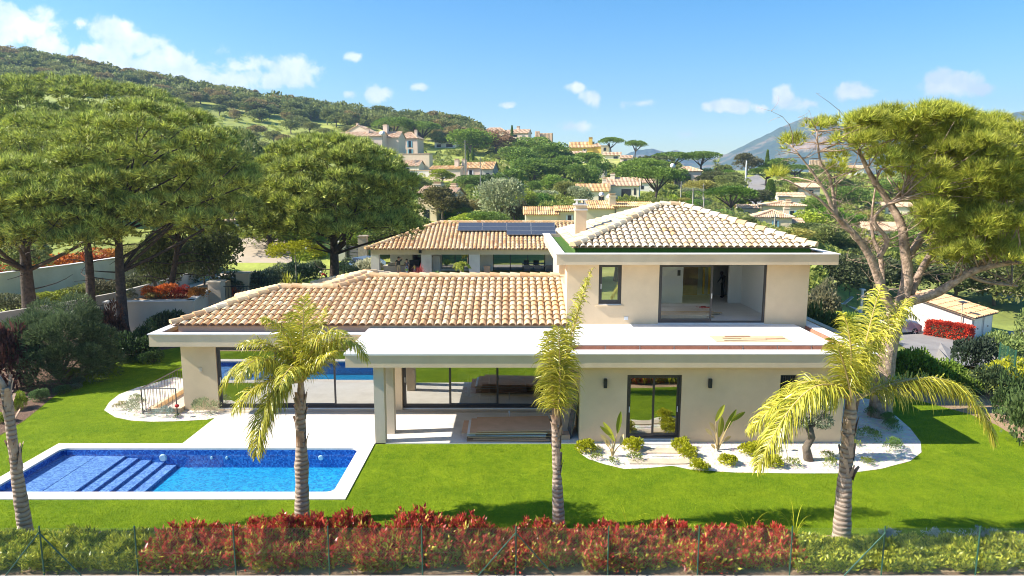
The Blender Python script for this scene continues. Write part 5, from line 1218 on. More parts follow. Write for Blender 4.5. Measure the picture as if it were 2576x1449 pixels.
fe = thing('iron_fence', 'short run of black spear topped railings left of the garden wall', 'fence', (c0.x-1.5, c0.y, 0)); bars(fe, c0.x-2.2, c0.x-.1, c0.y, 0, 1.7, 8)
so = MB(); so.prism([(c0.x+.2, c0.y+.35), (c1.x-.2, c1.y+.35), (c2.x-.1, c2.y+.3), (c2.x-1, c2.y+6), (c0.x+2, c0.y+7)], 0, ZW-.12); obj('planter_soil', so, M['soil'], kind='structure')
for i, (px, py, w_, h_, c, l_) in enumerate([(388, 762, 50, 32, (.55, .16, .03), 'orange red leaved shrub in the raised bed left of the others'), (425, 762, 60, 40, (.60, .17, .04), 'tallest fiery orange shrub in the raised bed'), (462, 762, 52, 30, (.35, .05, .03), 'dark crimson shrub in the raised bed near the pier'),
                                         (500, 758, 50, 30, (.45, .2, .04), 'rusty orange shrub beside the pier in the raised bed'), (398, 770, 60, 22, (.42, .36, .14), 'pale yellowish low shrub in front of the orange ones'), (332, 770, 38, 22, (.28, .30, .17), 'round grey green shrub at the left of the raised bed')]):
    p = at(px, py, 41.5); s = mpp(p.y, 2); plant('bush', Vector((p.x, p.y, ZW-.15)), w_*s/2, h_*s, c, l_, None, i)
# street, low walls and planting behind
def strip(nm, pts, mat, dz=.01, kind='structure'):
    mb = MB(); mb.flat([tuple(q[:2]) for q in pts], dz); return obj(nm, mb, M[mat], kind=kind)
strip('street', [G(*p) for p in [(-300, 880), (0, 828), (250, 785), (420, 735), (520, 702), (560, 672), (575, 640), (600, 620), (700, 612), (730, 650), (690, 690), (620, 720), (560, 745), (480, 775), (300, 800), (100, 850), (-200, 930)]], 'road')
strip('verge', [G(*p) for p in [(600, 700), (700, 700), (720, 660), (610, 660)]], 'road', .015)
sw = thing('street_wall', 'long low pale concrete wall along the far side of the street', 'wall', G(300, 780)); pp = [G(*p) for p in [(-250, 868), (0, 826), (150, 800), (300, 768), (420, 733), (510, 703), (545, 680)]]
for a, b_ in zip(pp[:-1], pp[1:]): wall_run(sw, a, b_, -.1, .95, .25, 'concrete')
ww = thing('white_wall', 'tall whitewashed wall behind the pine trunks at the left', 'wall', G(200, 735)); pp = [G(*p) for p in [(-250, 790), (0, 765), (180, 735), (330, 705), (420, 690)]]
for a, b_ in zip(pp[:-1], pp[1:]): wall_run(ww, a, b_, -.1, 2.2, .3, 'white_wall', cap='coping')
for i, (px, py, w_, h_, c) in enumerate([(20, 790, 110, 50, (.16, .17, .08)), (110, 775, 110, 42, (.30, .34, .04)), (180, 765, 110, 42, (.22, .24, .06)), (250, 750, 110, 48, (.17, .16, .09)), (330, 745, 100, 60, (.15, .16, .08)), (400, 728, 90, 60, (.17, .16, .09)), (460, 712, 90, 50, (.13, .15, .07)), (520, 690, 70, 50, (.15, .14, .08))]):
    p = G(px, py); s = mpp(p.y); plant('bush', p + Vector((0, .9, 0)), w_*s/2, h_*s, c, 'brownish green hedge shrub behind the low street wall', 'hedge shrubs along the street wall', i)
for i, (px, py, w_, h_, c) in enumerate([(40, 705, 130, 60, (.60, .15, .04)), (140, 695, 130, 62, (.62, .20, .04)), (230, 685, 120, 56, (.50, .14, .04)), (300, 672, 100, 50, (.55, .25, .05))]):
    p = G(px, py); s = mpp(p.y); plant('bush', p, w_*s/2, h_*s, c, 'orange red leaved hedge bush behind the white wall seen between the pine trunks', 'orange hedge bushes at the left', i)
for i, (px, pb, pt, w_, c, l_) in enumerate([(395, 765, 590, 90, (.18, .20, .07), 'thin multi stemmed tree growing from the raised bed, left one'), (435, 760, 570, 110, (.22, .24, .10), 'thin multi stemmed tree in the raised bed with pale stems'), (540, 742, 575, 130, (.15, .17, .07), 'open crowned small tree beside the street lamp post'),
                                             (470, 705, 600, 80, (.28, .28, .1), 'brownish tree behind the street wall between the pines'), (360, 705, 610, 90, (.26, .26, .09), 'dull olive tree beyond the street behind the tall pine trunk'), (60, 720, 600, 120, (.2, .22, .08), 'small tree behind the white wall at the far left')]):
    gb(px, pb, pt, w_, tuple(min(.8, v*1.35) for v in c), l_, i, 'round')
lp_ = thing('street_lamp', 'dark street lamp post standing beside the road', 'lamp', G(516, 735)); q = G(516, 735)
mb = MB(); mb.tube([q, q+Vector((0,0,3.6))], [.09, .07], 8); obj('post', mb, M['black'], lp_); mb = MB(); mb.lathe(q+Vector((0,0,3.6)), [(.08, 0), (.22, .25), (.25, .3), (.05, .42)], 10); obj('lantern', mb, M['greenpaint'], lp_)
sh = [(620, 742, 60, 110, (.22, .25, .17), 'tall wispy grey shrub beside the street'), (655, 738, 62, 110, (.17, .21, .14), 'grey green shrub mass left of the spiky palms'), (700, 722, 55, 80, (.16, .2, .12), 'grey leafy shrub behind the spiky palms'), (755, 705, 50, 90, (.05, .09, .05), 'dark green clipped shrub left of the middle pine trunk'),
      (790, 700, 48, 60, (.15, .19, .08), 'soft green shrub touching the middle pine trunk'), (875, 697, 44, 70, (.07, .11, .06), 'dark green round shrub right of the middle pine trunk'), (925, 690, 44, 76, (.55, .55, .38), 'shrub covered in pale blossoms beside the neighbouring villa'), (560, 750, 34, 70, (.25, .2, .08), 'mixed reddish shrub beside the dark gate'),
      (585, 752, 30, 50, (.45, .12, .04), 'orange red shrub right of the dark gate'), (720, 690, 30, 60, (.30, .36, .06), 'light green shrub beside the parked white car'), (775, 668, 44, 90, (.34, .42, .05), 'bright yellow green shrub behind the parked white car')]
for i, (px, py, h_, w_, c, l_) in enumerate(sh): gb(px, py, py-h_, w_, c, l_, i)
def spiky(px, py, hpx, wpx, n, col, label, seed, mat='leaf', Y=None, cat='plant', wd=.06):
    p = G(px, py) if Y is None else at(px, py, Y); s = mpp(p.y, p.z); rr = random.Random(seed); mb = MB()
    for k in range(n):
        a = rr.uniform(0, 6.28); el = rr.uniform(.15, 1.45); l_ = hpx*s*rr.uniform(.75, 1.05); d = Vector((math.cos(a)*math.cos(el)*wpx/hpx*.62, math.sin(a)*math.cos(el)*wpx/hpx*.62, math.sin(el)))
        q = Vector((-math.sin(a), math.cos(a), 0))*wd; m_ = p + d*l_*.55; e = p + d*l_ + Vector((0,0,-.12*l_*math.cos(el))); mb.add([p-q*.4, p+q*.4, m_+q, m_-q, e], [(0,1,2,3), (3,2,4)])
    o = obj('spiky_plant', mb, M[mat], label=label, cat=cat); o.color = rgba(col); return o
spiky(722, 728, 50, 62, 60, (.42, .42, .05), 'yellow green spiky palm plant behind the villa roof, left one', 1)
spiky(748, 722, 42, 50, 50, (.36, .40, .06), 'smaller yellow green spiky palm plant right beside the other', 2)
spiky(785, 714, 14, 36, 30, (.22, .3, .05), 'low rosette plant near the kneeling gardener', 3)
spiky(538, 742, 36, 50, 50, (.18, .34, .04), 'green spiky plant among the orange shrubs by the gate', 4)
yt = thing('young_tree', 'young tree with a flat bright yellow green crown tied to a stake', 'tree', G(747, 735)); q = G(747, 735)
mb = MB(); mb.tube([q, q+Vector((0,0,3.4))], .05, 6); obj('trunk', mb, M['pole'], yt)
me = bush_mesh('crown', (2.0, 1.6, .5), 2600, .16, .09, M['yellow_leaf'], 20, .25, -.3, 18, .1); o = link('crown', me, yt); o.location = q + Vector((0,0,3.0)); o.matrix_parent_inverse = Matrix.Translation(-q)
# ------------------------------------------------------------------ right hand garden
for i, (px, py, h_, w_, c, l_) in enumerate([(2060, 900, 140, 120, (.10, .14, .04), 'shady green bush mass behind the right end of the terrace'), (2105, 870, 90, 110, (.24, .33, .04), 'bright green shrub beside the terrace edge behind the palm'), (2075, 800, 90, 80, (.2, .19, .10), 'dry twiggy bush behind the upper storey'),
     (2290, 965, 98, 120, (.20, .30, .035), 'tall bright green oleander right of the pine trunk'), (2350, 975, 74, 120, (.19, .29, .035), 'bright green oleander in the middle of the right hedge'), (2410, 985, 56, 110, (.20, .29, .04), 'lower green oleander toward the dark round bush'),
     (2445, 925, 85, 100, (.055, .08, .05), 'dark round bush beside the drive'), (2485, 1000, 80, 90, (.09, .13, .05), 'dark shrub below the drooping palm frond tip'), (2545, 1060, 120, 110, (.10, .16, .05), 'dark green shrub at the right edge of the lawn'), (2590, 1120, 160, 120, (.13, .19, .06), 'leafy shrub cut by the right edge of the photo'),
     (2520, 905, 70, 110, (.26, .33, .09), 'pale green hedge bush beyond the green fence'), (2580, 900, 110, 100, (.24, .3, .09), 'pale green bush at the right edge beyond the drive'), (2550, 965, 60, 140, (.50, .50, .03), 'bright yellow green hedge beside the green fence')]):
    p = T(px, py); s = mpp(p.y, p.z); plant('bush', p, w_*s/2, h_*s, c, l_, None, i)
M['tile_terra'] = tilemat('tile_terra', [(0, (.72, .40, .20)), (.5, (.80, .50, .28)), (1, (.62, .32, .15))])
# ------------------------------------------------------------------ neighbouring villa
nv = thing('neighbour_villa', 'single storey villa with long tiled roof, solar panels and a white pillared open porch', 'house', (3, 66, 0))
VX0 = -13.3; VX1 = 14.0; VY = 64.0
mb = MB(); hip_roof(mb, VX0-.4, VX1, VY-.5, VY+12.2, 2.62, .335, r=.155, sp=.40, row=.62, faces='FL', seg=4, rr=.2); obj('tile_roof', mb, [M['tile_villa'], M['tilebed']], nv)
mb = MB(); mb.box(VX0, VX1-.4, VY, VY+.4, 2.1, 2.6); mb.box(VX0, VX0+.4, VY+.4, VY+11, 2.1, 2.6); obj('beam', mb, M['stucco_grey'], nv)
for x, w_ in ((VX0, .75), (-8.55, .95), (-4.05, 1.0), (4.3, .9)): mb = MB(); mb.box(x, x+w_, VY+.02, VY+.7, 0, 2.099); obj('pillar', mb, M['white_wall'], nv)
mb = MB(); wallseg(mb, VX0+1.2, VX1-.5, VY+3.5, VY+3.8, 0, 2.6, [(-9.9, -9.0, .0, 2.1), (-7.0, -4.3, .35, 2.1), (-1.9, 3.3, .05, 2.1)]); mb.box(VX0+1.2, VX0+1.5, VY+3.8, VY+11, 0, 2.6); obj('wall', mb, M['inner_wall'], nv)
mb = MB(); mb.box(VX0-1, VX1, VY-2.5, VY+3.5, -.1, .02); obj('porch_floor', mb, M['concrete'], nv)
for a in ((-9.9, -9.0, .02, 2.1), (-7.0, -4.3, .35, 2.1), (-1.9, 3.3, .05, 2.1)):
    wf = MB(); wf.box(a[0], a[0]+.07, VY+3.55, VY+3.65, a[2], a[3]); wf.box(a[1]-.07, a[1], VY+3.55, VY+3.65, a[2], a[3]); nn = max(1, round((a[1]-a[0])/1.6))
    for k in range(1, nn): x = a[0]+(a[1]-a[0])*k/nn; wf.box(x-.04, x+.04, VY+3.551, VY+3.649, a[2], a[3])
    wf.box(a[0]+.07, a[1]-.07, VY+3.551, VY+3.649, a[2], a[2]+.06); o = obj('window', wf, M['frame'] if a[0] > -9.5 else M['stone'], nv)
    g_ = MB(); g_.add([(a[0]+.07, VY+3.6, a[2]+.06), (a[1]-.07, VY+3.6, a[2]+.06), (a[1]-.07, VY+3.6, a[3]), (a[0]+.07, VY+3.6, a[3])], [(0,1,2,3)]); obj('pane', g_, M['glass_villa'], o)
mb = MB(); mb.box(VX0+1.5, VX1-.5, VY+8.5, VY+8.7, 0, 2.6); obj('inner_back_wall', mb, M['board2'], nv)
mb = MB(); mb.box(-8.3, -7.4, VY+3.42, VY+3.49, 1.5, 1.62); obj('name_plaque', mb, M['black'], nv)
mb = MB(); mb.box(-8.75, -8.5, VY-.25, VY-.001, 2.25, 2.52); obj('spot_lamp', mb, M['black'], nv)
# solar panels resting on the roof plane
sa = thing('solar_panels', 'two rows of dark blue solar panels on the sunny tiled roof of the neighbouring villa', 'solar panels', (0, 67, 3.6))
sl_ = .335; qq = math.sqrt(1+sl_**2); ev = Vector((0, 1/qq, sl_/qq)); nn_ = Vector((0, -sl_/qq, 1/qq)); O_ = Vector((0, VY-.5, 2.63)) 
def panel(x0, x1, d0, d1):
    o = O_ + Vector((x0, 0, 0)) + ev*d0 + nn_*.24; mb = MB(); mb.obox(o, (x1-x0-.04, 0, 0), ev*(d1-d0-.04), nn_*.04); po = obj('panel', mb, M['solar'], sa)
    mb = MB(); 
    for (a, b_, c, d) in ((x0, x1-.04, 0, .014), (x0, x1-.04, d1-d0-.054, d1-d0-.04)): mb.obox(O_+Vector((a, 0, 0))+ev*(d0+c)+nn_*.282, (b_-a, 0, 0), ev*(d-c), nn_*.006)
    for xx in (x0, x1-.054): mb.obox(O_+Vector((xx, 0, 0))+ev*(d0+.015)+nn_*.282, (.014, 0, 0), ev*(d1-d0-.07), nn_*.006)
    obj('panel_edge', mb, M['solarline'], po)
for c in range(4):
    for r_ in range(2): panel(-5.35+c*2.42, -5.35+(c+1)*2.42, 4.0+r_*1.05, 4.0+(r_+1)*1.05)
for c in (2, 3): panel(-5.35+c*2.42, -5.35+(c+1)*2.42, 2.95, 4.0)
# porch furniture
def furn(nm, lab, cat, boxes, mat, loc):
    mb = MB(); 
    for b_ in boxes: mb.box(*b_)
    t_ = obj(nm, mb, M[mat], label=lab, cat=cat); return t_
furn('sofa', 'beige outdoor sofa on the villa porch at the right', 'sofa', [(4.9, 7.4, VY+1.2, VY+2.0, .1, .45), (4.9, 7.4, VY+2.0, VY+2.2, .1, .85), (4.9, 5.1, VY+1.2, VY+2.0, .45, .62), (5.2, 6.2, VY+1.25, VY+1.95, .451, .58), (6.25, 7.3, VY+1.25, VY+1.95, .451, .58)], 'boardpale', 0)
ch_ = thing('dining_set', 'dark metal garden dining table and chairs in front of the villa glass doors', 'dining set', (2, VY+1.6, 0))
for i, x in enumerate((1.2, 2.2, 3.3)):
    mb = MB(); mb.box(x, x+.55, VY+1.0, VY+1.5, .42, .46); mb.box(x, x+.55, VY+1.5, VY+1.54, .46, .95)
    for a in (x+.02, x+.5):
        for b_ in (VY+1.02, VY+1.47): mb.tube([(a, b_, 0), (a, b_, .42)], .02, 5)
    obj('chair', mb, M['steel'], ch_)
mb = MB(); mb.box(1.0, 3.6, VY+1.9, VY+2.8, .7, .74)
for a in (1.1, 3.5):
    for b_ in (VY+2.0, VY+2.7): mb.tube([(a, b_, 0), (a, b_, .7)], .03, 5)
obj('table', mb, M['steel'], ch_)
pc = MB(); pc.tube([(7.6, VY-.8, 0), (7.62, VY-.8, .3), (7.6, VY-.8, 2.15)], [.32, .34, .3], 10); obj('closed_parasol', pc, M['purplecloth'], label='tall closed dark violet parasol cover at the right end of the villa porch', cat='parasol', smooth=True)
furn('outdoor_kitchen', 'grey outdoor kitchen counter on the left of the villa porch', 'counter', [(-12.3, -10.2, VY+.9, VY+1.7, 0, .85), (-12.4, -10.1, VY+.8, VY+1.8, .851, .93), (-11.9, -11.0, VY+1.0, VY+1.6, .931, 1.15)], 'concrete', 0)
furn('grill', 'black grill with its lid up beside the man on the porch', 'grill', [(-10.1, -9.0, VY+1.7, VY+2.2, 0, .85), (-10.0, -9.1, VY+2.15, VY+2.25, .851, 1.35)], 'black', 0)
furn('refrigerator', 'white refrigerator standing behind the woman on the porch', 'refrigerator', [(-7.75+.0, -7.05, VY+2.6, VY+3.2, 0, 1.75), (-7.74, -7.06, VY+2.57, VY+2.599, .02, 1.1), (-7.74, -7.06, VY+2.57, VY+2.599, 1.12, 1.74)], 'whiteplastic', 0)
furn('wooden_stool', 'small brown wooden box stool standing on the porch near the white pillar', 'stool', [(-3.0+.3, -2.1, VY+.9, VY+1.3, 0, .85), (-2.75, -2.05, VY+.85, VY+1.35, .851, .9)], 'board', 0)
spiky(1056, 700, 40, 56, 60, (.38, .09, .09), 'pinkish red spiky plant in front of the villa porch', 11, Y=62.5)
spiky(1098, 700, 24, 60, 50, (.12, .22, .05), 'dark green spiky plant in front of the villa porch window', 12, Y=62.5)
p = at(1160, 702, 62.5); pp_ = plant('feather', Vector((p.x, p.y, 0)), 1.0, 1.75, (.38, .42, .05), 'small bright green palm in front of the white villa pillar', None, 2)
# ------------------------------------------------------------------ people
def person(label, foot, height, face, mats, pose, hair='hair', top='black', legs='khaki', bare=.45):
    """one continuous skinned body. pose: dict of joint offsets (fractions of height)"""
    J = dict(pelvis=(0, 0, .52, .085), belly=(0, 0, .60, .078), chest=(0, 0, .72, .092), neck=(0, 0, .83, .036), head=(0, .01, .895, .056), crown=(0, .005, .955, .045),
             shl=(-.115, 0, .79, .042), shr=(.115, 0, .79, .042), ell=(-.16, 0, .64, .028), elr=(.16, 0, .64, .028), wrl=(-.17, .04, .50, .018), wrr=(.17, .04, .50, .018), hal=(-.17, .06, .45, .02), har=(.17, .06, .45, .02),
             hil=(-.055, 0, .49, .06), hir=(.055, 0, .49, .06), knl=(-.06, .01, .28, .038), knr=(.06, .01, .28, .038), anl=(-.06, 0, .045, .024), anr=(.06, 0, .045, .024), tol=(-.065, .08, .02, .022), tor=(.065, .08, .02, .022))
    for k, v in pose.items(): J[k] = tuple(v) + (J[k][3],)
    B = [('pelvis','belly'),('belly','chest'),('chest','neck'),('neck','head'),('head','crown'),('chest','shl'),('chest','shr'),('shl','ell'),('shr','elr'),('ell','wrl'),('elr','wrr'),('wrl','hal'),('wrr','har'),
         ('pelvis','hil'),('pelvis','hir'),('hil','knl'),('hir','knr'),('knl','anl'),('knr','anr'),('anl','tol'),('anr','tor')]
    names = list(J); M_ = Matrix.Translation(foot) @ Matrix.Rotation(face, 4, 'Z') @ Matrix.Scale(height, 4)
    me = bpy.data.meshes.new('body'); me.from_pydata([J[n][:3] for n in names], [(names.index(a), names.index(b)) for a, b in B], [])
    o = bpy.data.objects.new('tmp', me); COL.objects.link(o); md = o.modifiers.new('s', 'SKIN'); sv = me.skin_vertices[0].data
    for i, n in enumerate(names): sv[i].radius = (J[n][3], J[n][3]*(.72 if n in ('pelvis', 'belly', 'chest') else 1)); sv[i].use_root = (i == 0)
    sb = o.modifiers.new('u', 'SUBSURF'); sb.levels = 1; sb.render_levels = 1
    m2 = bpy.data.meshes.new_from_object(o.evaluated_get(bpy.context.evaluated_depsgraph_get())); bpy.data.objects.remove(o)
    for x in ('skin', top, legs, 'black'): m2.materials.append(M[x])
    jj = [(Vector(J[n][:3]), n) for n in names]
    kind = dict(pelvis=2, belly=1, chest=1, neck=0, head=0, crown=0, shl=1, shr=1, ell=0, elr=0, wrl=0, wrr=0, hal=0, har=0, hil=2, hir=2, knl=2 if bare < .3 else 0, knr=2 if bare < .3 else 0, anl=2 if bare < .2 else 0, anr=2 if bare < .2 else 0, tol=3, tor=3)
    for f in m2.polygons:
        c = f.center; n = min(jj, key=lambda a: (a[0]-c).length)[1]; f.material_index = kind[n]; f.use_smooth = True
        if n in ('hil', 'hir', 'knl', 'knr') and c.z > .30: f.material_index = 2
    m2.transform(M_); m2.name = 'person'
    b_ = link('person', m2, label=label, cat='person')
    h = MB(); hc = Vector(J['head'][:3]) + Vector((0, -.012, .035)); h.lathe((hc.x, hc.y, hc.z-.05), [(.05, 0), (.066, .03), (.066, .06), (.055, .09), (.03, .108)], 10)
    hm = mesh('hair', h, M[hair], True); hm.transform(M_); ho = link('hair', hm, b_)
    return b_
F0 = Vector((0, 0, .02))
mx = lambda px, Y: at(px, 650, Y).x
person('man in black t shirt and khaki shorts, one hand raised to his head', Vector((mx(1000, VY), VY+.6, .02)), 1.86, R(200), None, {'ell': (-.2, .02, .86), 'wrl': (-.10, .0, .93), 'hal': (-.06, -.01, .95), 'elr': (.17, .02, .64), 'wrr': (.19, .05, .5), 'har': (.19, .07, .45)})
M['greytee'] = plain('greytee', (.12, .12, .16), (.1, .1, .13), 5, .9)
person('woman with dark hair in grey top and light blue shorts beside the man', Vector((mx(1021, VY), VY+.5, .02)), 1.66, R(150), None, {'elr': (.17, -.02, .66), 'wrr': (.12, .10, .62), 'har': (.08, .13, .62)}, 'hair', 'greytee', 'jean')
person('small child in a green top standing in front of the woman', Vector((mx(1022, VY)+.05, VY-.2, .02)), .95, R(180), None, {}, 'hair', 'greentee', 'jean')
person('child in a yellow top standing on the porch to the right of the woman', Vector((mx(1041, VY), VY+.3, .02)), 1.2, R(120), None, {'elr': (.16, .08, .66), 'wrr': (.14, .17, .62), 'har': (.13, .2, .62)}, 'hair', 'yellowtee', 'jean')
person('white haired person in a red top bending down in the garden left of the villa', G(822, 716), 1.5, R(100), None, {'belly': (0, .05, .58), 'chest': (0, .18, .63), 'neck': (0, .27, .68), 'head': (0, .32, .71), 'crown': (0, .36, .74), 'shl': (-.11, .2, .64), 'shr': (.11, .2, .64), 'ell': (-.13, .27, .5), 'elr': (.13, .27, .5), 'wrl': (-.1, .34, .38), 'wrr': (.1, .34, .38), 'hal': (-.09, .36, .34), 'har': (.09, .36, .34)}, 'whitehair', 'redcloth', 'black', .1)
person('person in black work clothes stooping at the back of the open upstairs room', Vector((at(1818, 740, 32.3).x, 32.3, 3.24)), 1.35, R(95), None, {'neck': (0, .05, .81), 'head': (0, .09, .86), 'crown': (0, .12, .91), 'elr': (.13, .08, .64), 'wrr': (.1, .16, .56), 'har': (.09, .19, .54), 'ell': (-.13, .06, .63), 'wrl': (-.1, .12, .52), 'hal': (-.1, .15, .5)}, 'hair', 'black', 'black', .1)
for o_ in [x for x in bpy.data.objects if x.name.startswith('person')][-1:]:
    for i_ in range(1): o_.data.materials[0] = M['black']
# ------------------------------------------------------------------ cars
def car(label, loc, rz, paint, L_=4.3, W_=1.8, H_=1.55, cat='car'):
    t = thing('parked_car', label, cat, loc, None, world=False, rz=rz)
    prof = [(-.5, .32), (-.5, .55), (-.47, .62), (-.33, .64), (-.20, .95), (.18, 1.0), (.36, .90), (.465, .66), (.5, .60), (.5, .34), (.46, .22), (-.47, .22)]
    def sec(sc): return [(x*L_, z*H_) for x, z in prof]
    mb = MB(); lay = [(-.5, .0, 1.0), (-.46, .02, .9), (0, .0, 1)]; n = len(prof); ys_ = [-.5, -.44, .44, .5]; V = []
    for yi in ys_:
        e = 1 if abs(yi) < .45 else 0
        for x, z in prof:
            zz = z; yy = yi*W_
            if z > .66: yy *= .80; 
            if not e: x = x*.985; zz = z if z < .66 else z-.02
            V.append((x*L_, yy, zz*H_))
    f = [(j*n+i, j*n+(i+1) % n, (j+1)*n+(i+1) % n, (j+1)*n+i) for j in range(3) for i in range(n)] + [tuple(range(n-1, -1, -1)), tuple(range(3*n, 4*n))]
    mb.add(V, f); obj('body', mb, paint, t)
    for s_ in (-1, 1):      # side glass
        y = s_*(.5*.80*W_+.012); mb = MB(); mb.add([(-.29*L_, y*1.06, .665*H_), (-.18*L_, y, .92*H_), (.17*L_, y, .955*H_), (.33*L_, y, .88*H_), (.40*L_, y*1.06, .67*H_)], [(0,1,2,3,4)] if s_ < 0 else [(4,3,2,1,0)]); obj('side_window', mb, M['darkglass'], t)
    mb = MB(); y = .38*W_; mb.add([(-.335*L_, -y, .655*H_), (-.335*L_, y, .655*H_), (-.212*L_, y*.92, .94*H_), (-.212*L_, -y*.92, .94*H_)], [(0,1,2,3)]); obj('windscreen', mb, M['darkglass'], t)
    mb = MB(); mb.add([(.375*L_, -y, .885*H_), (.375*L_, y, .885*H_), (.462*L_, y, .69*H_), (.462*L_, -y, .69*H_)], [(0,1,2,3)]); obj('rear_window', mb, M['darkglass'], t)
    mb = MB(); mb.box(.485*L_, .506*L_, -.46*W_, .46*W_, .2*H_, .33*H_); mb.box(-.506*L_, -.485*L_, -.46*W_, .46*W_, .2*H_, .33*H_); obj('bumper', mb, M['black'], t)
    for s_ in (-1, 1):
        mb = MB(); mb.box(.47*L_, .503*L_, s_*.36*W_-.14, s_*.36*W_+.14, .52*H_, .60*H_); obj('tail_light', mb, M['redcloth'], t)
        mb = MB(); mb.box(-.503*L_, -.47*L_, s_*.36*W_-.15, s_*.36*W_+.15, .47*H_, .55*H_); obj('headlight', mb, M['whiteplastic'], t)
        for xx in (-.31, .31):
            mb = MB(); y0 = s_*(W_/2-.2); y1 = s_*(W_/2+.015); mb.tube([(xx*L_, y0, .35), (xx*L_, y1, .35)], .35, 18); wh = obj('wheel', mb, M['tyre'], t)
            mb = MB(); y2 = s_*(W_/2+.02)
            for k in range(5):
                a = k*1.2566; mb.obox((xx*L_-.04*math.sin(a)*1, y2-.004, .35+.04*math.cos(a)), (.24*math.cos(a), 0, .24*math.sin(a)), (.08*math.sin(a), 0, -.08*math.cos(a)), (0, s_*.02, 0))
            obj('rim', mb, M['rim'], wh)
    return t
q = T(2255, 842)
car('silver blue compact car parked on the drive behind the right pine trunk', q, R(12), M['carpaint'], 4.3, 1.8, 1.55)
q = G(755, 655); car('white car parked under the trees beyond the garden, half hidden by shrubs', q, R(4), M['carwhite'])
q = G(918, 684); car('blue car parked beside the neighbouring villa behind the blossoming shrub', q, R(60), M['carblue'])
# gate and pillar beyond the pine
sg = thing('driveway_gate', 'grey slatted driveway gate panel between stone pillars left of the neighbouring villa', 'gate', G(880, 660))
mb = MB(); a = at(872, 655, 72); mb.box(a.x-.9, a.x+.0, 71.5, 72.2, 0, 2.6); mb.box(a.x-1, a.x+.1, 71.4, 72.3, 2.601, 2.72); obj('pillar', mb, M['white_wall'], sg)
mb = MB(); mb.box(a.x+2.0-.3, a.x+2.9-.3, 70, 70.8, 0, 3.3); mb.box(a.x+1.6, a.x+2.7, 69.9, 70.9, 3.301, 3.45); obj('stone_pillar', mb, M['stone'], sg)
mb = MB()
for k in range(6): mb.obox((a.x+.05, 71.9, .2+k*.36), (1.6, -1.4, 0), (.03, .03, 0), (0, 0, .30))
obj('slat_panel', mb, M['steel'], sg)
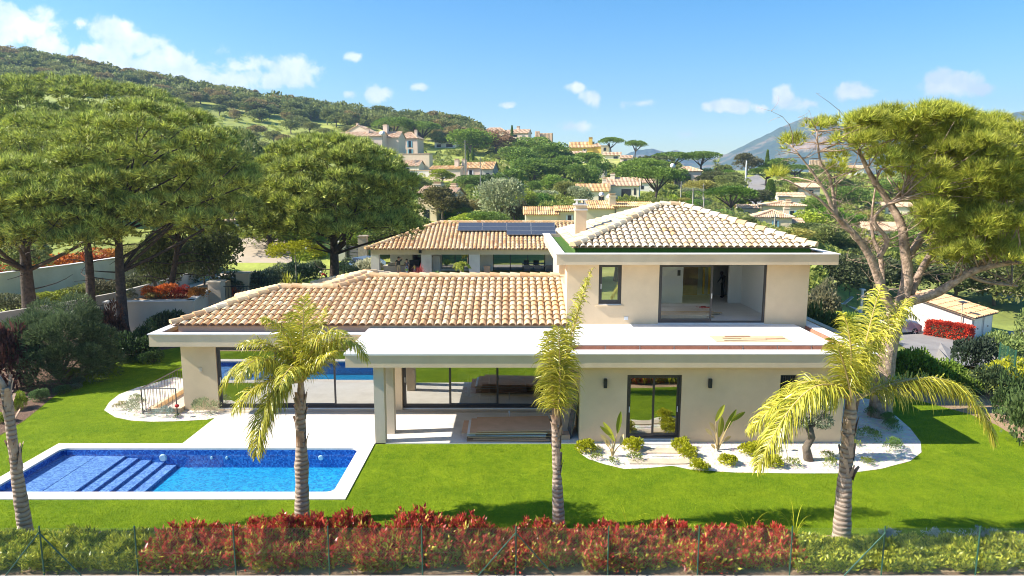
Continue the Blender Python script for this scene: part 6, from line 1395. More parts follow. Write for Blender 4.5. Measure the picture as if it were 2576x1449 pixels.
# ------------------------------------------------------------------ village houses
def house_at(label, px0, px1, pyb, pye, pyr, depth, wall, roof, kind='gable', wins=(), shut=None, chim=(), yaw=0, Y=None, up=0, nm='house', bed='tilebed'):
    """px0..px1 front width, pyb ground row, pye eave row, pyr ridge row; wins: (u, v, w, h) fractions of the front"""
    c = T((px0+px1)/2, pyb) if Y is None else at((px0+px1)/2, pyb, Y); s = mpp(c.y, c.z); W_ = (px1-px0)*s; H_ = (pyb-pye)*s; 
    t = thing(nm, label, 'house', c, None, world=False, rz=R(yaw)); hw = W_/2
    def zrow(py, Yd): return at(CX, py, Yd).z - c.z
    mb = MB(); mb.box(-hw, hw, 0, depth, -3, H_)
    sp_ = max(.3, s*3.4)
    rmb = MB(); ov = .35
    if kind == 'gable':           # ridge along X
        hr = max(.5, zrow(pyr, c.y+depth/2) - H_); y0, y1 = -ov, depth+ov; zr = H_+hr; d2 = (y1-y0)/2
        mb.add([(-hw, 0, H_-.001), (-hw, depth, H_-.001), (-hw, depth/2, zr-.12), (hw, 0, H_-.001), (hw, depth, H_-.001), (hw, depth/2, zr-.12)], [(0, 2, 1), (3, 4, 5)])
        ze = H_ - .05; rmb.add([(-hw-ov, y0, ze), (hw+ov, y0, ze), (hw+ov, depth/2, zr), (-hw-ov, depth/2, zr), (hw+ov, y1, ze), (-hw-ov, y1, ze)], [(0,1,2,3), (3,2,4,5)], 1)
        sl2 = (zr-ze)/d2; qv = math.sqrt(1+sl2**2)
        tile_face(rmb, (-hw-ov, y0, ze+.01), (1,0,0), (0,1/qv,sl2/qv), frange(sp_/2, W_+2*ov, sp_), lambda a: (0, d2*qv), sp_*.38, d2*qv/2.02, 3)
    elif kind == 'shed':          # slopes down towards the camera
        hr = max(.4, zrow(pyr, c.y+depth) - H_); zr = H_+hr; mb.add([(-hw, 0, H_-.001), (-hw, depth, H_-.001), (-hw, depth, zr-.1), (hw, 0, H_-.001), (hw, depth, H_-.001), (hw, depth, zr-.1)], [(0, 2, 1), (3, 4, 5), (1, 2, 5, 4)])
        ze = H_-.03; dd = depth+ov; rmb.add([(-hw-ov, -ov, ze), (hw+ov, -ov, ze), (hw+ov, depth, zr), (-hw-ov, depth, zr)], [(0,1,2,3)], 1); sl2 = (zr-ze)/dd; qv = math.sqrt(1+sl2**2)
        tile_face(rmb, (-hw-ov, -ov, ze+.01), (1,0,0), (0,1/qv,sl2/qv), frange(sp_/2, W_+2*ov, sp_), lambda a: (0, dd*qv), sp_*.38, dd*qv/2.02, 3)
    elif kind == 'gableY':        # ridge pointing to the camera
        hr = max(.4, zrow(pyr, c.y) - H_); zr = H_+hr; mb.add([(-hw, 0, H_-.001), (hw, 0, H_-.001), (0, 0, zr-.1), (-hw, depth, H_-.001), (hw, depth, H_-.001), (0, depth, zr-.1)], [(0,1,2), (3,5,4)])
        ze = H_-.1; rmb.add([(-hw-ov, -ov, ze), (0, -ov, zr), (0, depth+ov, zr), (-hw-ov, depth+ov, ze), (hw+ov, -ov, ze), (hw+ov, depth+ov, ze)], [(0,1,2,3), (1,4,5,2)], 1)
        dd = hw+ov; sl2 = (zr-ze)/dd; qv = math.sqrt(1+sl2**2); D_2 = depth+2*ov
        tile_face(rmb, (-hw-ov, -ov+D_2, ze+.01), (0,-1,0), (1/qv,0,sl2/qv), frange(sp_/2, D_2, sp_), lambda a: (0, dd*qv), sp_*.38, dd*qv/2.02, 3)
        tile_face(rmb, (hw+ov, -ov, ze+.01), (0,1,0), (-1/qv,0,sl2/qv), frange(sp_/2, D_2, sp_), lambda a: (0, dd*qv), sp_*.38, dd*qv/2.02, 3)
    elif kind == 'hip':
        hh = min(depth, W_)/2+ov; hr = max(.4, zrow(pyr, c.y+min(depth, W_)/2) - H_); hip_roof(rmb, -hw-ov, hw+ov, -ov, depth+ov, H_, hr/hh, r=sp_*.38, sp=sp_, row=hh/2, faces='FLR', seg=3, rr=.2)
    elif kind == 'flat':
        rmb.box(-hw-.1, hw+.1, -.1, depth+.1, H_+.001, H_+.25, 1)
    obj('wall', mb, M[wall] if isinstance(wall, str) else wall, t); obj('roof', rmb, [M[roof], M[bed]], t)
    for (u, v, w_, h_) in wins:
        x = -hw + u*W_; z = v*H_; mb = MB(); mb.box(x, x+w_*W_, -.06, .05, z, z+h_*H_); wn = obj('window', mb, M['darkglass'], t)
        if shut:
            for k in (-1, 1):
                mb = MB(); x0 = x - w_*W_*.48 if k < 0 else x + w_*W_; mb.box(x0, x0+w_*W_*.48, -.1, -.03, z, z+h_*H_); obj('shutter', mb, M[shut], wn)
    for (u, v, zt_, w_) in chim:
        x = -hw + u*W_; y = v*depth; zt2 = zrow(zt_, c.y+y); mb = MB(); mb.box(x, x+w_, y, y+w_, H_-.5, zt2); mb.box(x-.1, x+w_+.1, y-.1, y+w_+.1, zt2+.001, zt2+.18); co = obj('chimney', mb, M[wall] if isinstance(wall, str) else wall, t)
        mb = MB(); mb.box(x+.08, x+w_-.08, y+.08, y+w_-.08, zt2+.181, zt2+.4); mb.box(x-.02, x+w_+.02, y-.02, y+w_+.02, zt2+.401, zt2+.5); obj('chimney_pot', mb, M[bed], co)
    return t
PK = plain('pinkwall', (.80, .62, .50), (.74, .56, .45), 1, .9); BGE = plain('beigewall', (.78, .64, .45), (.72, .58, .40), 1, .9); YEL = plain('yellowwall', (.80, .54, .12), (.74, .48, .10), 1, .9); CRM = plain('creamwall', (.84, .74, .58), (.78, .68, .52), 1, .9)
hl = [
 ('large pinkish villa on the hill, its left wing with a long tiled roof', 850, 965, 398, 345, 332, 9, PK, 'tile_far', 'gable', [], None, [(.6, .3, 326, 1.0)]),
 ('tall gabled rear part of the large pinkish hill villa', 868, 935, 360, 333, 315, 8, PK, 'tile_far', 'gableY', [], None, [(.4, .1, 312, 1.1)]),
 ('middle wing of the large hill villa under a low tiled roof', 960, 1005, 398, 348, 331, 9, PK, 'tile_far', 'gable', [], None, [(.0, .2, 316, 1.6)]),
 ('right block of the large hill villa with blue shutters and a terrace', 996, 1052, 388, 350, 334, 10, PK, 'tile_far', 'hip', [(.28, .62, .09, .22), (.58, .45, .12, .40), (.60, .02, .12, .3), (.3, .02, .1, .3)], 'blue_shutter', [(.78, .3, 330, 1.0)]),
 ('beige stone terrace wall below the large hill villa', 1003, 1082, 428, 389, 388, 5, BGE, 'coping', 'flat', [], None, []),
 ('small outbuilding with tiled roof below the beige terrace wall', 1008, 1056, 432, 418, 404, 6, CRM, 'tile_far', 'gable', [(.2, .2, .25, .4)], None, []),
 ('white terrace wall topped by red flowers below the small outbuilding', 1025, 1082, 445, 431, 430, 3, 'white_wall', 'coping', 'flat', [], None, []),
 ('pink house with orange roof and white shutters, left wing with two chimneys', 1080, 1160, 455, 426, 417, 8, PK, 'tile_orange', 'gable', [(.5, .2, .1, .5)], 'white_shutter', [(.75, .3, 404, 1.2), (.95, .5, 404, 1.2)]),
 ('pink house wing with bright orange tiles and three white shutters', 1158, 1232, 450, 424, 408, 8, PK, 'tile_orange', 'gable', [(.05, .25, .08, .5), (.30, .25, .10, .55), (.72, .2, .10, .6)], 'white_shutter', []),
 ('side wing of the orange roofed house with a shaded grey gable', 1212, 1240, 458, 426, 407, 12, 'concrete', 'tile_orange', 'gable', [(.4, .4, .25, .3)], None, []),
 ('ochre house beside the middle pine with a tall chimney and arched porch', 1052, 1100, 555, 488, 468, 9, BGE, 'tile_far', 'gable', [(.3, .05, .3, .35)], None, [(.75, .1, 465, 1.3)]),
 ('lower wing of the ochre house with a sloping pale tile roof', 1085, 1142, 545, 492, 472, 9, BGE, 'tile_far', 'gable', [(.1, .5, .2, .25), (.5, .1, .2, .35)], None, [(.6, .5, 468, 1.0)]),
 ('small house under the big hill pines with light tiled roof and veranda', 1092, 1148, 372, 358, 344, 8, 'white_wall', 'tile_orange', 'gable', [(.1, .1, .2, .5), (.55, .1, .3, .6)], None, []),
 ('ridge top house with wide pale orange hipped roof', 1212, 1272, 338, 331, 322, 9, BGE, 'tile_far', 'hip', [], None, []),
 ('pink house at the right of the ridge top beside two cypresses', 1272, 1330, 348, 336, 326, 8, PK, 'tile_far', 'gable', [(.3, .3, .2, .4)], None, [(.4, .5, 320, 1.4)]),
 ('distant brown roofed house on the skyline beside the palms', 1335, 1365, 345, 337, 331, 8, PK, 'tile_far', 'hip', [], None, []),
 ('low orange house with a white awning near the skyline palms', 1352, 1388, 352, 342, 335, 8, PK, 'tile_far', 'gable', [(.3, .1, .3, .5)], None, []),
 ('cream gable end house half buried in the dark pine grove', 1288, 1338, 405, 390, 376, 8, CRM, 'tile_far', 'gableY', [(.35, .5, .08, .4)], None, []),
 ('bright yellow house with a tall chimney on the hill', 1432, 1492, 385, 372, 357, 10, YEL, 'tile_orange', 'gable', [(.6, .3, .08, .4)], 'white_shutter', [(.80, .2, 348, 1.6)]),
 ('lower cream wing below the yellow house with brown shutters', 1428, 1470, 410, 391, 380, 7, CRM, 'tile_far', 'gable', [(.35, .3, .2, .5), (.7, .3, .18, .5)], 'brown_shutter', []),
 ('yellow side wing of the yellow house under a pale roof', 1488, 1512, 385, 370, 360, 8, YEL, 'tile_far', 'hip', [], None, []),
 ('grey flat roofed modern house beside the yellow house', 1512, 1532, 388, 368, 367, 7, 'stucco_grey', 'coping', 'flat', [(.3, .4, .3, .4)], None, []),
 ('low pale house under the flat topped pines at the right of the yellow house', 1518, 1560, 400, 391, 383, 7, CRM, 'tile_far', 'gable', [(.6, .1, .25, .6)], None, []),
 ('small pink cube house with orange roof beside the lone skyline pine', 1560, 1588, 408, 398, 391, 7, PK, 'tile_far', 'gable', [(.3, .2, .3, .5)], None, []),
 ('pale grey blue flat building hidden among dark trees', 1492, 1522, 448, 425, 424, 6, 'concrete', 'coping', 'flat', [], None, []),
 ('cream house with wide tiled roof and brown shutters, main block', 1516, 1606, 500, 468, 446, 10, CRM, 'tile_far', 'gable', [(.52, .12, .26, .62), (.86, .30, .06, .5)], None, [(.18, .35, 440, 1.0), (.72, .6, 450, .9)]),
 ('left wing of the cream house with an arched porch and orange tiles', 1448, 1530, 508, 482, 462, 8, CRM, 'tile_orange', 'gable', [(.70, .1, .16, .55)], None, [(.78, .5, 452, .9)]),
 ('house with long striped orange tile roof behind the solar panels, low left part', 1322, 1402, 590, 540, 520, 7, BGE, 'tile_orange', 'gable', [(.35, .35, .18, .3)], 'white_shutter', []),
 ('middle part of the long striped roof house', 1400, 1478, 590, 532, 518, 8, BGE, 'tile_orange', 'gable', [(.35, .52, .12, .3)], 'white_shutter', []),
 ('taller right part of the long striped roof house with a chimney', 1472, 1548, 590, 525, 505, 9, BGE, 'tile_orange', 'gable', [], None, [(.8, .1, 495, .9)]),
 ('far right part of the striped roof house behind the shrubs', 1545, 1640, 590, 520, 508, 8, BGE, 'tile_orange', 'gable', [], None, []),
 ('house among the pines with a round roof antenna and pink walls', 1698, 1762, 470, 432, 420, 9, PK, 'tile_far', 'hip', [(.5, .3, .1, .5)], None, []),
 ('cluster house at the right, upper block with blue shutters', 1920, 2018, 560, 520, 508, 11, BGE, 'tile_far', 'hip', [(.66, .3, .10, .42), (.2, .35, .08, .3)], 'blue_shutter', [(.56, .2, 508, .9)]),
 ('cluster house at the right, lower front wing with hipped roof', 1902, 1988, 578, 548, 530, 8, BGE, 'tile_far', 'hip', [(.5, .25, .1, .5)], 'blue_shutter', [(.8, .3, 525, .8)]),
 ('veranda wing of the right cluster house with a dark glazed front', 1962, 2018, 582, 562, 548, 5, 'frame', 'tile_far', 'shed', [], None, []),
 ('cream gable house above the right cluster house', 1960, 2022, 512, 496, 484, 9, CRM, 'tile_far', 'gable', [], None, [(.05, .5, 490, .9)]),
 ('grey walled house with shed roof beyond the cypress', 2008, 2060, 492, 472, 460, 8, 'concrete', 'tile_far', 'shed', [(.5, .2, .2, .5)], None, []),
 ('distant white house seen through the thin branches of the right pine', 2118, 2170, 440, 424, 416, 8, 'white_wall', 'tile_far', 'gable', [(.2, .3, .2, .4)], None, []),
 ('orange tiled low roof just right of the upper storey roof end', 2060, 2130, 622, 606, 594, 7, CRM, 'tile_far', 'gable', [], None, []),
 ('pale roofed house behind the right pine branches', 2180, 2270, 620, 580, 558, 9, CRM, 'tile_far', 'gable', [(.2, .4, .1, .4)], None, []),
 ('white distant house glimpsed at the left of the pine limbs', 2040, 2075, 420, 408, 402, 8, 'white_wall', 'tile_far', 'gable', [], None, []),
 ('white building with flat roof behind the trees at the left, above the street', 505, 580, 590, 560, 558, 8, 'white_wall', 'coping', 'flat', [(.1, .5, .8, .2)], None, []),
 ('small white house behind the pale fan palm in the middle of the village', 1598, 1645, 480, 460, 450, 7, 'white_wall', 'tile_far', 'gable', [(.3, .2, .15, .4)], None, []),
 ('pale roofed house right of the forked pine limb, far off', 2212, 2290, 540, 520, 508, 8, CRM, 'tile_far', 'gable', [(.3, .3, .1, .4)], None, []),
 ('small cream house far behind the middle of the right pine', 2300, 2350, 505, 490, 480, 7, CRM, 'tile_orange', 'gable', [(.3, .3, .12, .4)], None, []),
 ('cream house between the domed pine and the right cluster houses', 1860, 1905, 545, 525, 514, 7, CRM, 'tile_far', 'gable', [(.4, .2, .15, .4)], None, []),
 ('orange roofed cottage half hidden above the long clipped hedge', 1372, 1412, 470, 455, 445, 7, CRM, 'tile_orange', 'gable', [(.3, .2, .15, .4)], None, []),
 ('low flat building at the far left glimpsed behind the pine crowns', 20, 110, 600, 560, 552, 8, 'white_wall', 'tile_far', 'gable', [(.3, .3, .1, .4)], None, []),
]
for i_, h in enumerate(hl):
    if h[0].startswith('house with long striped') or 'striped roof' in h[0] or 'of the long striped' in h[0]: yw = 0
    else: yw = -(9 + (i_*7) % 9)
    house_at(*h[:6], h[6]*.72, *h[7:13], yaw=yw)
# satellite dishes
for px, py, Y_, l_ in ((1318*0+962, 336, 215, 'white satellite dish on the chimney of the large hill villa'), (1513, 490, 98, 'white satellite dish on the striped roof house, left one'), (1532, 496, 98, 'white satellite dish on the striped roof house, right one'), (1692, 418, 150, 'white round dish above the pink house among the pines')):
    p = at(px, py, Y_); s = mpp(Y_, 8); mb = MB(); rr_ = 7*s; prof = [(0.001, 0), (rr_*.5, .05*rr_), (rr_*.85, .18*rr_), (rr_, .3*rr_)]
    mb.lathe((0, 0, 0), prof, 12); me = mesh('satellite_dish', mb, M['whiteplastic'], True); me.transform(Matrix.Translation(p) @ Matrix.Rotation(R(65), 4, 'X')); o = link('satellite_dish', me, label=l_, cat='satellite dish')
    mb = MB(); mb.tube([p+Vector((0,.1,0)), p+Vector((0,.3,-rr_*2.2))], .06, 5); obj('mast', mb, M['steel'], o)
# garage on the right
C_ = T(2440, 856); A_ = C_ + Vector((-3.4, 4.9, 0)); B_ = C_ + Vector((4.0, 2.8, 0)); zg = C_.z - .3; hg = 2.45
gar = thing('garage', 'small garage block with two white doors and a pale orange tiled roof at the right', 'garage', C_)
D4 = A_ + (B_-C_); poly = [C_, B_, D4, A_]; mb = MB(); mb.prism([(p.x, p.y) for p in poly], zg, zg+hg); obj('wall', mb, M['white_wall'], gar)
for k in (.08, .56):
    d = (B_-C_); n = Vector((d.y, -d.x, 0)).normalized(); o = C_ + d*k; o.z = zg+.25; mb = MB(); mb.obox(o - n*-.02, d*.36, n*.05, (0, 0, 2.0)); dr = obj('door', mb, M['whiteplastic'], gar)
    mb = MB(); q = o + d*.18 + n*.075 + Vector((0,0,.95)); mb.box(q.x-.05, q.x+.05, q.y-.05, q.y+.05, q.z-.06, q.z+.06); obj('handle', mb, M['steel'], dr)
e1_ = (B_-C_).normalized(); e2_ = (A_-C_).normalized(); ov = .35; z0_ = zg+hg+.02
K = [C_ - e1_*ov - e2_*ov, B_ + e1_*ov - e2_*ov, D4 + e1_*ov + e2_*ov, A_ - e1_*ov + e2_*ov]; mb = MB(); 
KZ = [z0_, z0_, z0_+1.5, z0_+1.5]; V = [(k.x, k.y, z) for k, z in zip(K, KZ)]; mb.add(V, [(0,1,2,3)], 1); mb.add([(k.x, k.y, z-.12) for k, z in zip(K, KZ)], [(3,2,1,0)], 1)
eu = (Vector(V[1])-Vector(V[0])); su = (Vector(V[3])-Vector(V[0])); Lr = su.length; tile_face(mb, Vector(V[0])+Vector((0,0,.01)), eu.normalized(), su.normalized(), frange(.2, eu.length, .4), lambda a: (0, Lr), .15, .9, 4)
obj('roof', mb, [M['tile_terra'], M['tilebed']], gar)
mb = MB(); mb.add([(A_.x, A_.y, zg+hg-.01), (D4.x, D4.y, zg+hg-.01), (D4.x, D4.y, zg+hg+1.35), (A_.x, A_.y, zg+hg+1.35), (C_.x, C_.y, zg+hg-.01), (B_.x, B_.y, zg+hg-.01)], [(0,1,2,3), (0,3,4), (1,5,2)]); obj('gable', mb, M['white_wall'], gar)
def terr_strip(nm, pts, mat, dz=.06, n=14, kind='structure'):
    """sheet draped on the terrain: pts are two boundary polylines of equal length"""
    Lp, Rp = pts; V = []; F = []; m = 5
    def smp(P_, t): x = t*(len(P_)-1); i = min(int(x), len(P_)-2); f = x-i; return (P_[i][0]+(P_[i+1][0]-P_[i][0])*f, P_[i][1]+(P_[i+1][1]-P_[i][1])*f)
    Ls = [T(*smp(Lp, k/n)) for k in range(n+1)]; Rs = [T(*smp(Rp, k/n)) for k in range(n+1)]
    for a, b_ in zip(Ls, Rs):
        for j in range(m+1): p = a.lerp(b_, j/m); V.append((p.x, p.y, terrain(p.x, p.y)+dz))
    for i in range(n):
        for j in range(m): a = i*(m+1)+j; F.append((a, a+1, a+m+2, a+m+1))
    mb = MB(); mb.add(V, F); return obj(nm, mb, M[mat], kind=kind)
terr_strip('driveway', [[(2230, 850), (2300, 895), (2420, 925), (2490, 935), (2560, 1010)], [(2235, 815), (2330, 822), (2430, 862), (2520, 840), (2640, 820)]], 'asphalt', .12)
terr_strip('street', [[(545, 705), (575, 665), (590, 635), (600, 600), (600, 575)], [(720, 700), (735, 665), (735, 635), (715, 600), (680, 575)]], 'road', .12, 20)
terr_strip('village_road', [[(1872, 528), (1884, 490), (1880, 462), (1878, 448)], [(1905, 530), (1925, 490), (1932, 462), (1905, 440)]], 'asphalt', .25)
terr_strip('pool_terrace', [[(2098, 790), (2110, 765)], [(2205, 812), (2215, 770)]], 'pool_stone', .1, 6)
q = C_ + Vector((-3.4, 4.9, 0))*.22 + Vector((-1.3, -.9, 0)); s = mpp(q.y, q.z); box_hedge('hedge', 'clipped bright red hedge in front of the garage side wall', q, 3.6, 1.2, 1.45, (.62, .07, .03), math.atan2(-4.9, 3.4), None, .2)
for i, (px, py, w_, h_, c, l_) in enumerate([ (2328, 830, 46, 36, (.22, .32, .07), 'green hedge bush between the car and the red hedge'), (2318, 812, 60, 24, (.26, .36, .05), 'low green hedge along the garage side wall')]):
    p = T(px, py); s = mpp(p.y, p.z); plant('bush', p, w_*s/2, h_*s, c, l_, None, i)
lpst = thing('street_lamp', 'slim grey lamp post standing in front of the garage roof', 'lamp', T(2413, 850)); q = T(2413, 850); s = mpp(q.y, q.z)
mb = MB(); mb.tube([q, q+Vector((0,0,88*s))], .05, 6); obj('post', mb, M['pole'], lpst); mb = MB(); mb.lathe(q+Vector((0,0,88*s)), [(.1, 0), (.4, .1), (.4, .14), (.1, .22)], 10); obj('lamp_shade', mb, M['steel'], lpst)
dk = thing('deck_chair', 'white reclining deck chair on the pool terrace at the right', 'deck chair', T(2122, 775)); q = T(2122, 775)
mb = MB(); mb.obox(q+Vector((-.9,0,.35)), (1.1,0,0), (0,.6,0), (0,0,.05)); mb.obox(q+Vector((.2,0,.38)), (.85,0,.75), (0,.6,0), (-.03,0,.04)); obj('sling', mb, M['whiteplastic'], dk)
for dx in (-.8, .3):
    for dy in (.02, .56): mb = MB(); mb.tube([q+Vector((dx,dy,0)), q+Vector((dx,dy,.36))], .03, 5); obj('leg', mb, M['steel'], dk)
mb = MB(); q = T(2165, 790); mb.tube([q, q+Vector((0,0,2.6))], .16, 10); mb.box(q.x-.25, q.x+.25, q.y-.25, q.y+.25, q.z+2.601, q.z+2.75); obj('white_post', mb, M['whiteplastic'], label='white square topped shower post by the pool terrace at the right', cat='post')
gfn = thing('mesh_fence', 'green welded mesh fence panels beside the pool terrace at the right', 'fence', T(2130, 770))
def mesh_fence(parent, a, b_, h, n, cell):
    a = Vector(a); b_ = Vector(b_)
    for k in range(n+1): p = a.lerp(b_, k/n); mb = MB(); mb.tube([p, p+Vector((0,0,h))], .04, 5); obj('post', mb, M['greenpaint'], parent)
    mb = MB(); m = int((b_-a).length/cell)
    for k in range(m): p = a.lerp(b_, k/m); mb.tube([p+Vector((0,0,.05)), p+Vector((0,0,h-.05))], .006, 3, cap=False)
    for k in range(6): z = Vector((0,0,.05+(h-.1)*k/5)); mb.tube([a+z, b_+z], .008, 3, cap=False)
    obj('wire_mesh', mb, M['greenpaint'], parent)
mesh_fence(gfn, T(2135, 762), T(2215, 790), 1.5, 4, .12)
gf2 = thing('mesh_fence', 'green mesh gate and fence by the yellow hedge at the right edge', 'fence', T(2505, 950))
a_ = at(2508, 948, 31); b2_ = at(2545, 985, 29); a_.z = terrain(a_.x, a_.y); b2_.z = terrain(b2_.x, b2_.y); mesh_fence(gf2, a_, b2_, 1.5, 2, .07)
# poles and wires
def upole(label, px, pyt, Y_, r_=.12, mat='pole'):
    p = at(px, pyt, Y_); z = terrain(p.x, p.y)-.2; t_ = thing('utility_pole', label, 'pole', (p.x, p.y, z)); mb = MB(); mb.tube([(p.x, p.y, z), (p.x, p.y, p.z)], [r_*1.3, r_*.8], 7); obj('shaft', mb, M[mat], t_)
    mb = MB(); mb.box(p.x-.5, p.x+.5, p.y-.05, p.y+.05, p.z-.5, p.z-.4); obj('cross_arm', mb, M['steel'], t_); return p
P1 = upole('tall grey utility pole left of the house roof apex on the village side', 1714, 456, 150); P2 = upole('utility pole rising right behind the roof apex where the wires start', 1744, 474, 118)
P3 = upole('wooden utility pole just right of the wire pole', 1771, 496, 112); upole('thin pole with a small street lamp among the trees', 1770, 462, 140, .08); P5 = upole('white tall mast beside the distant village road', 1878, 404, 190, .22, 'whiteplastic')
upole('thin pole standing in front of the distant road', 1853, 462, 165, .1); P7 = upole('wooden pole in front of the right cluster house', 1950, 538, 92); P8 = upole('short green topped pole below the wires', 1802, 555, 95, .07, 'greenpaint')
upole('utility pole in front of the hill villa garden', 1170, 352, 190, .13); upole('metal lattice pole above the orange roofed house', 1208, 395, 165, .1); upole('slim lamp pole below the hill villa terrace', 1046, 400, 180, .08)
cb = thing('overhead_wires', 'bundle of thin overhead wires sagging from the pole down to the right cluster house', 'wires', P2)
for k in range(6):
    a = P2 - Vector((0, 0, .25+k*.35)); b_ = at(1985, 556+k*3, 90+k*.3); mb = MB(); mb.tube(bez(a, a.lerp(b_, .45) - Vector((0, 0, 1.9)), b_, 14), .022, 3, cap=False); obj('wire', mb, M['steel'], cb)
for k in range(3): a = P1 - Vector((0, 0, .3+k*.4)); b_ = P2 - Vector((0, 0, .3+k*.4)); mb = MB(); mb.tube(bez(a, a.lerp(b_, .5) - Vector((0,0,.9)), b_, 8), .022, 3, cap=False); obj('wire', mb, M['steel'], cb)
for (a, b_) in ((at(1178, 372, 190), at(1330, 470, 120)),): mb = MB(); mb.tube(bez(a, a.lerp(b_, .5)-Vector((0,0,2)), b_, 10), .03, 3, cap=False); obj('wire', mb, M['steel'], cb)
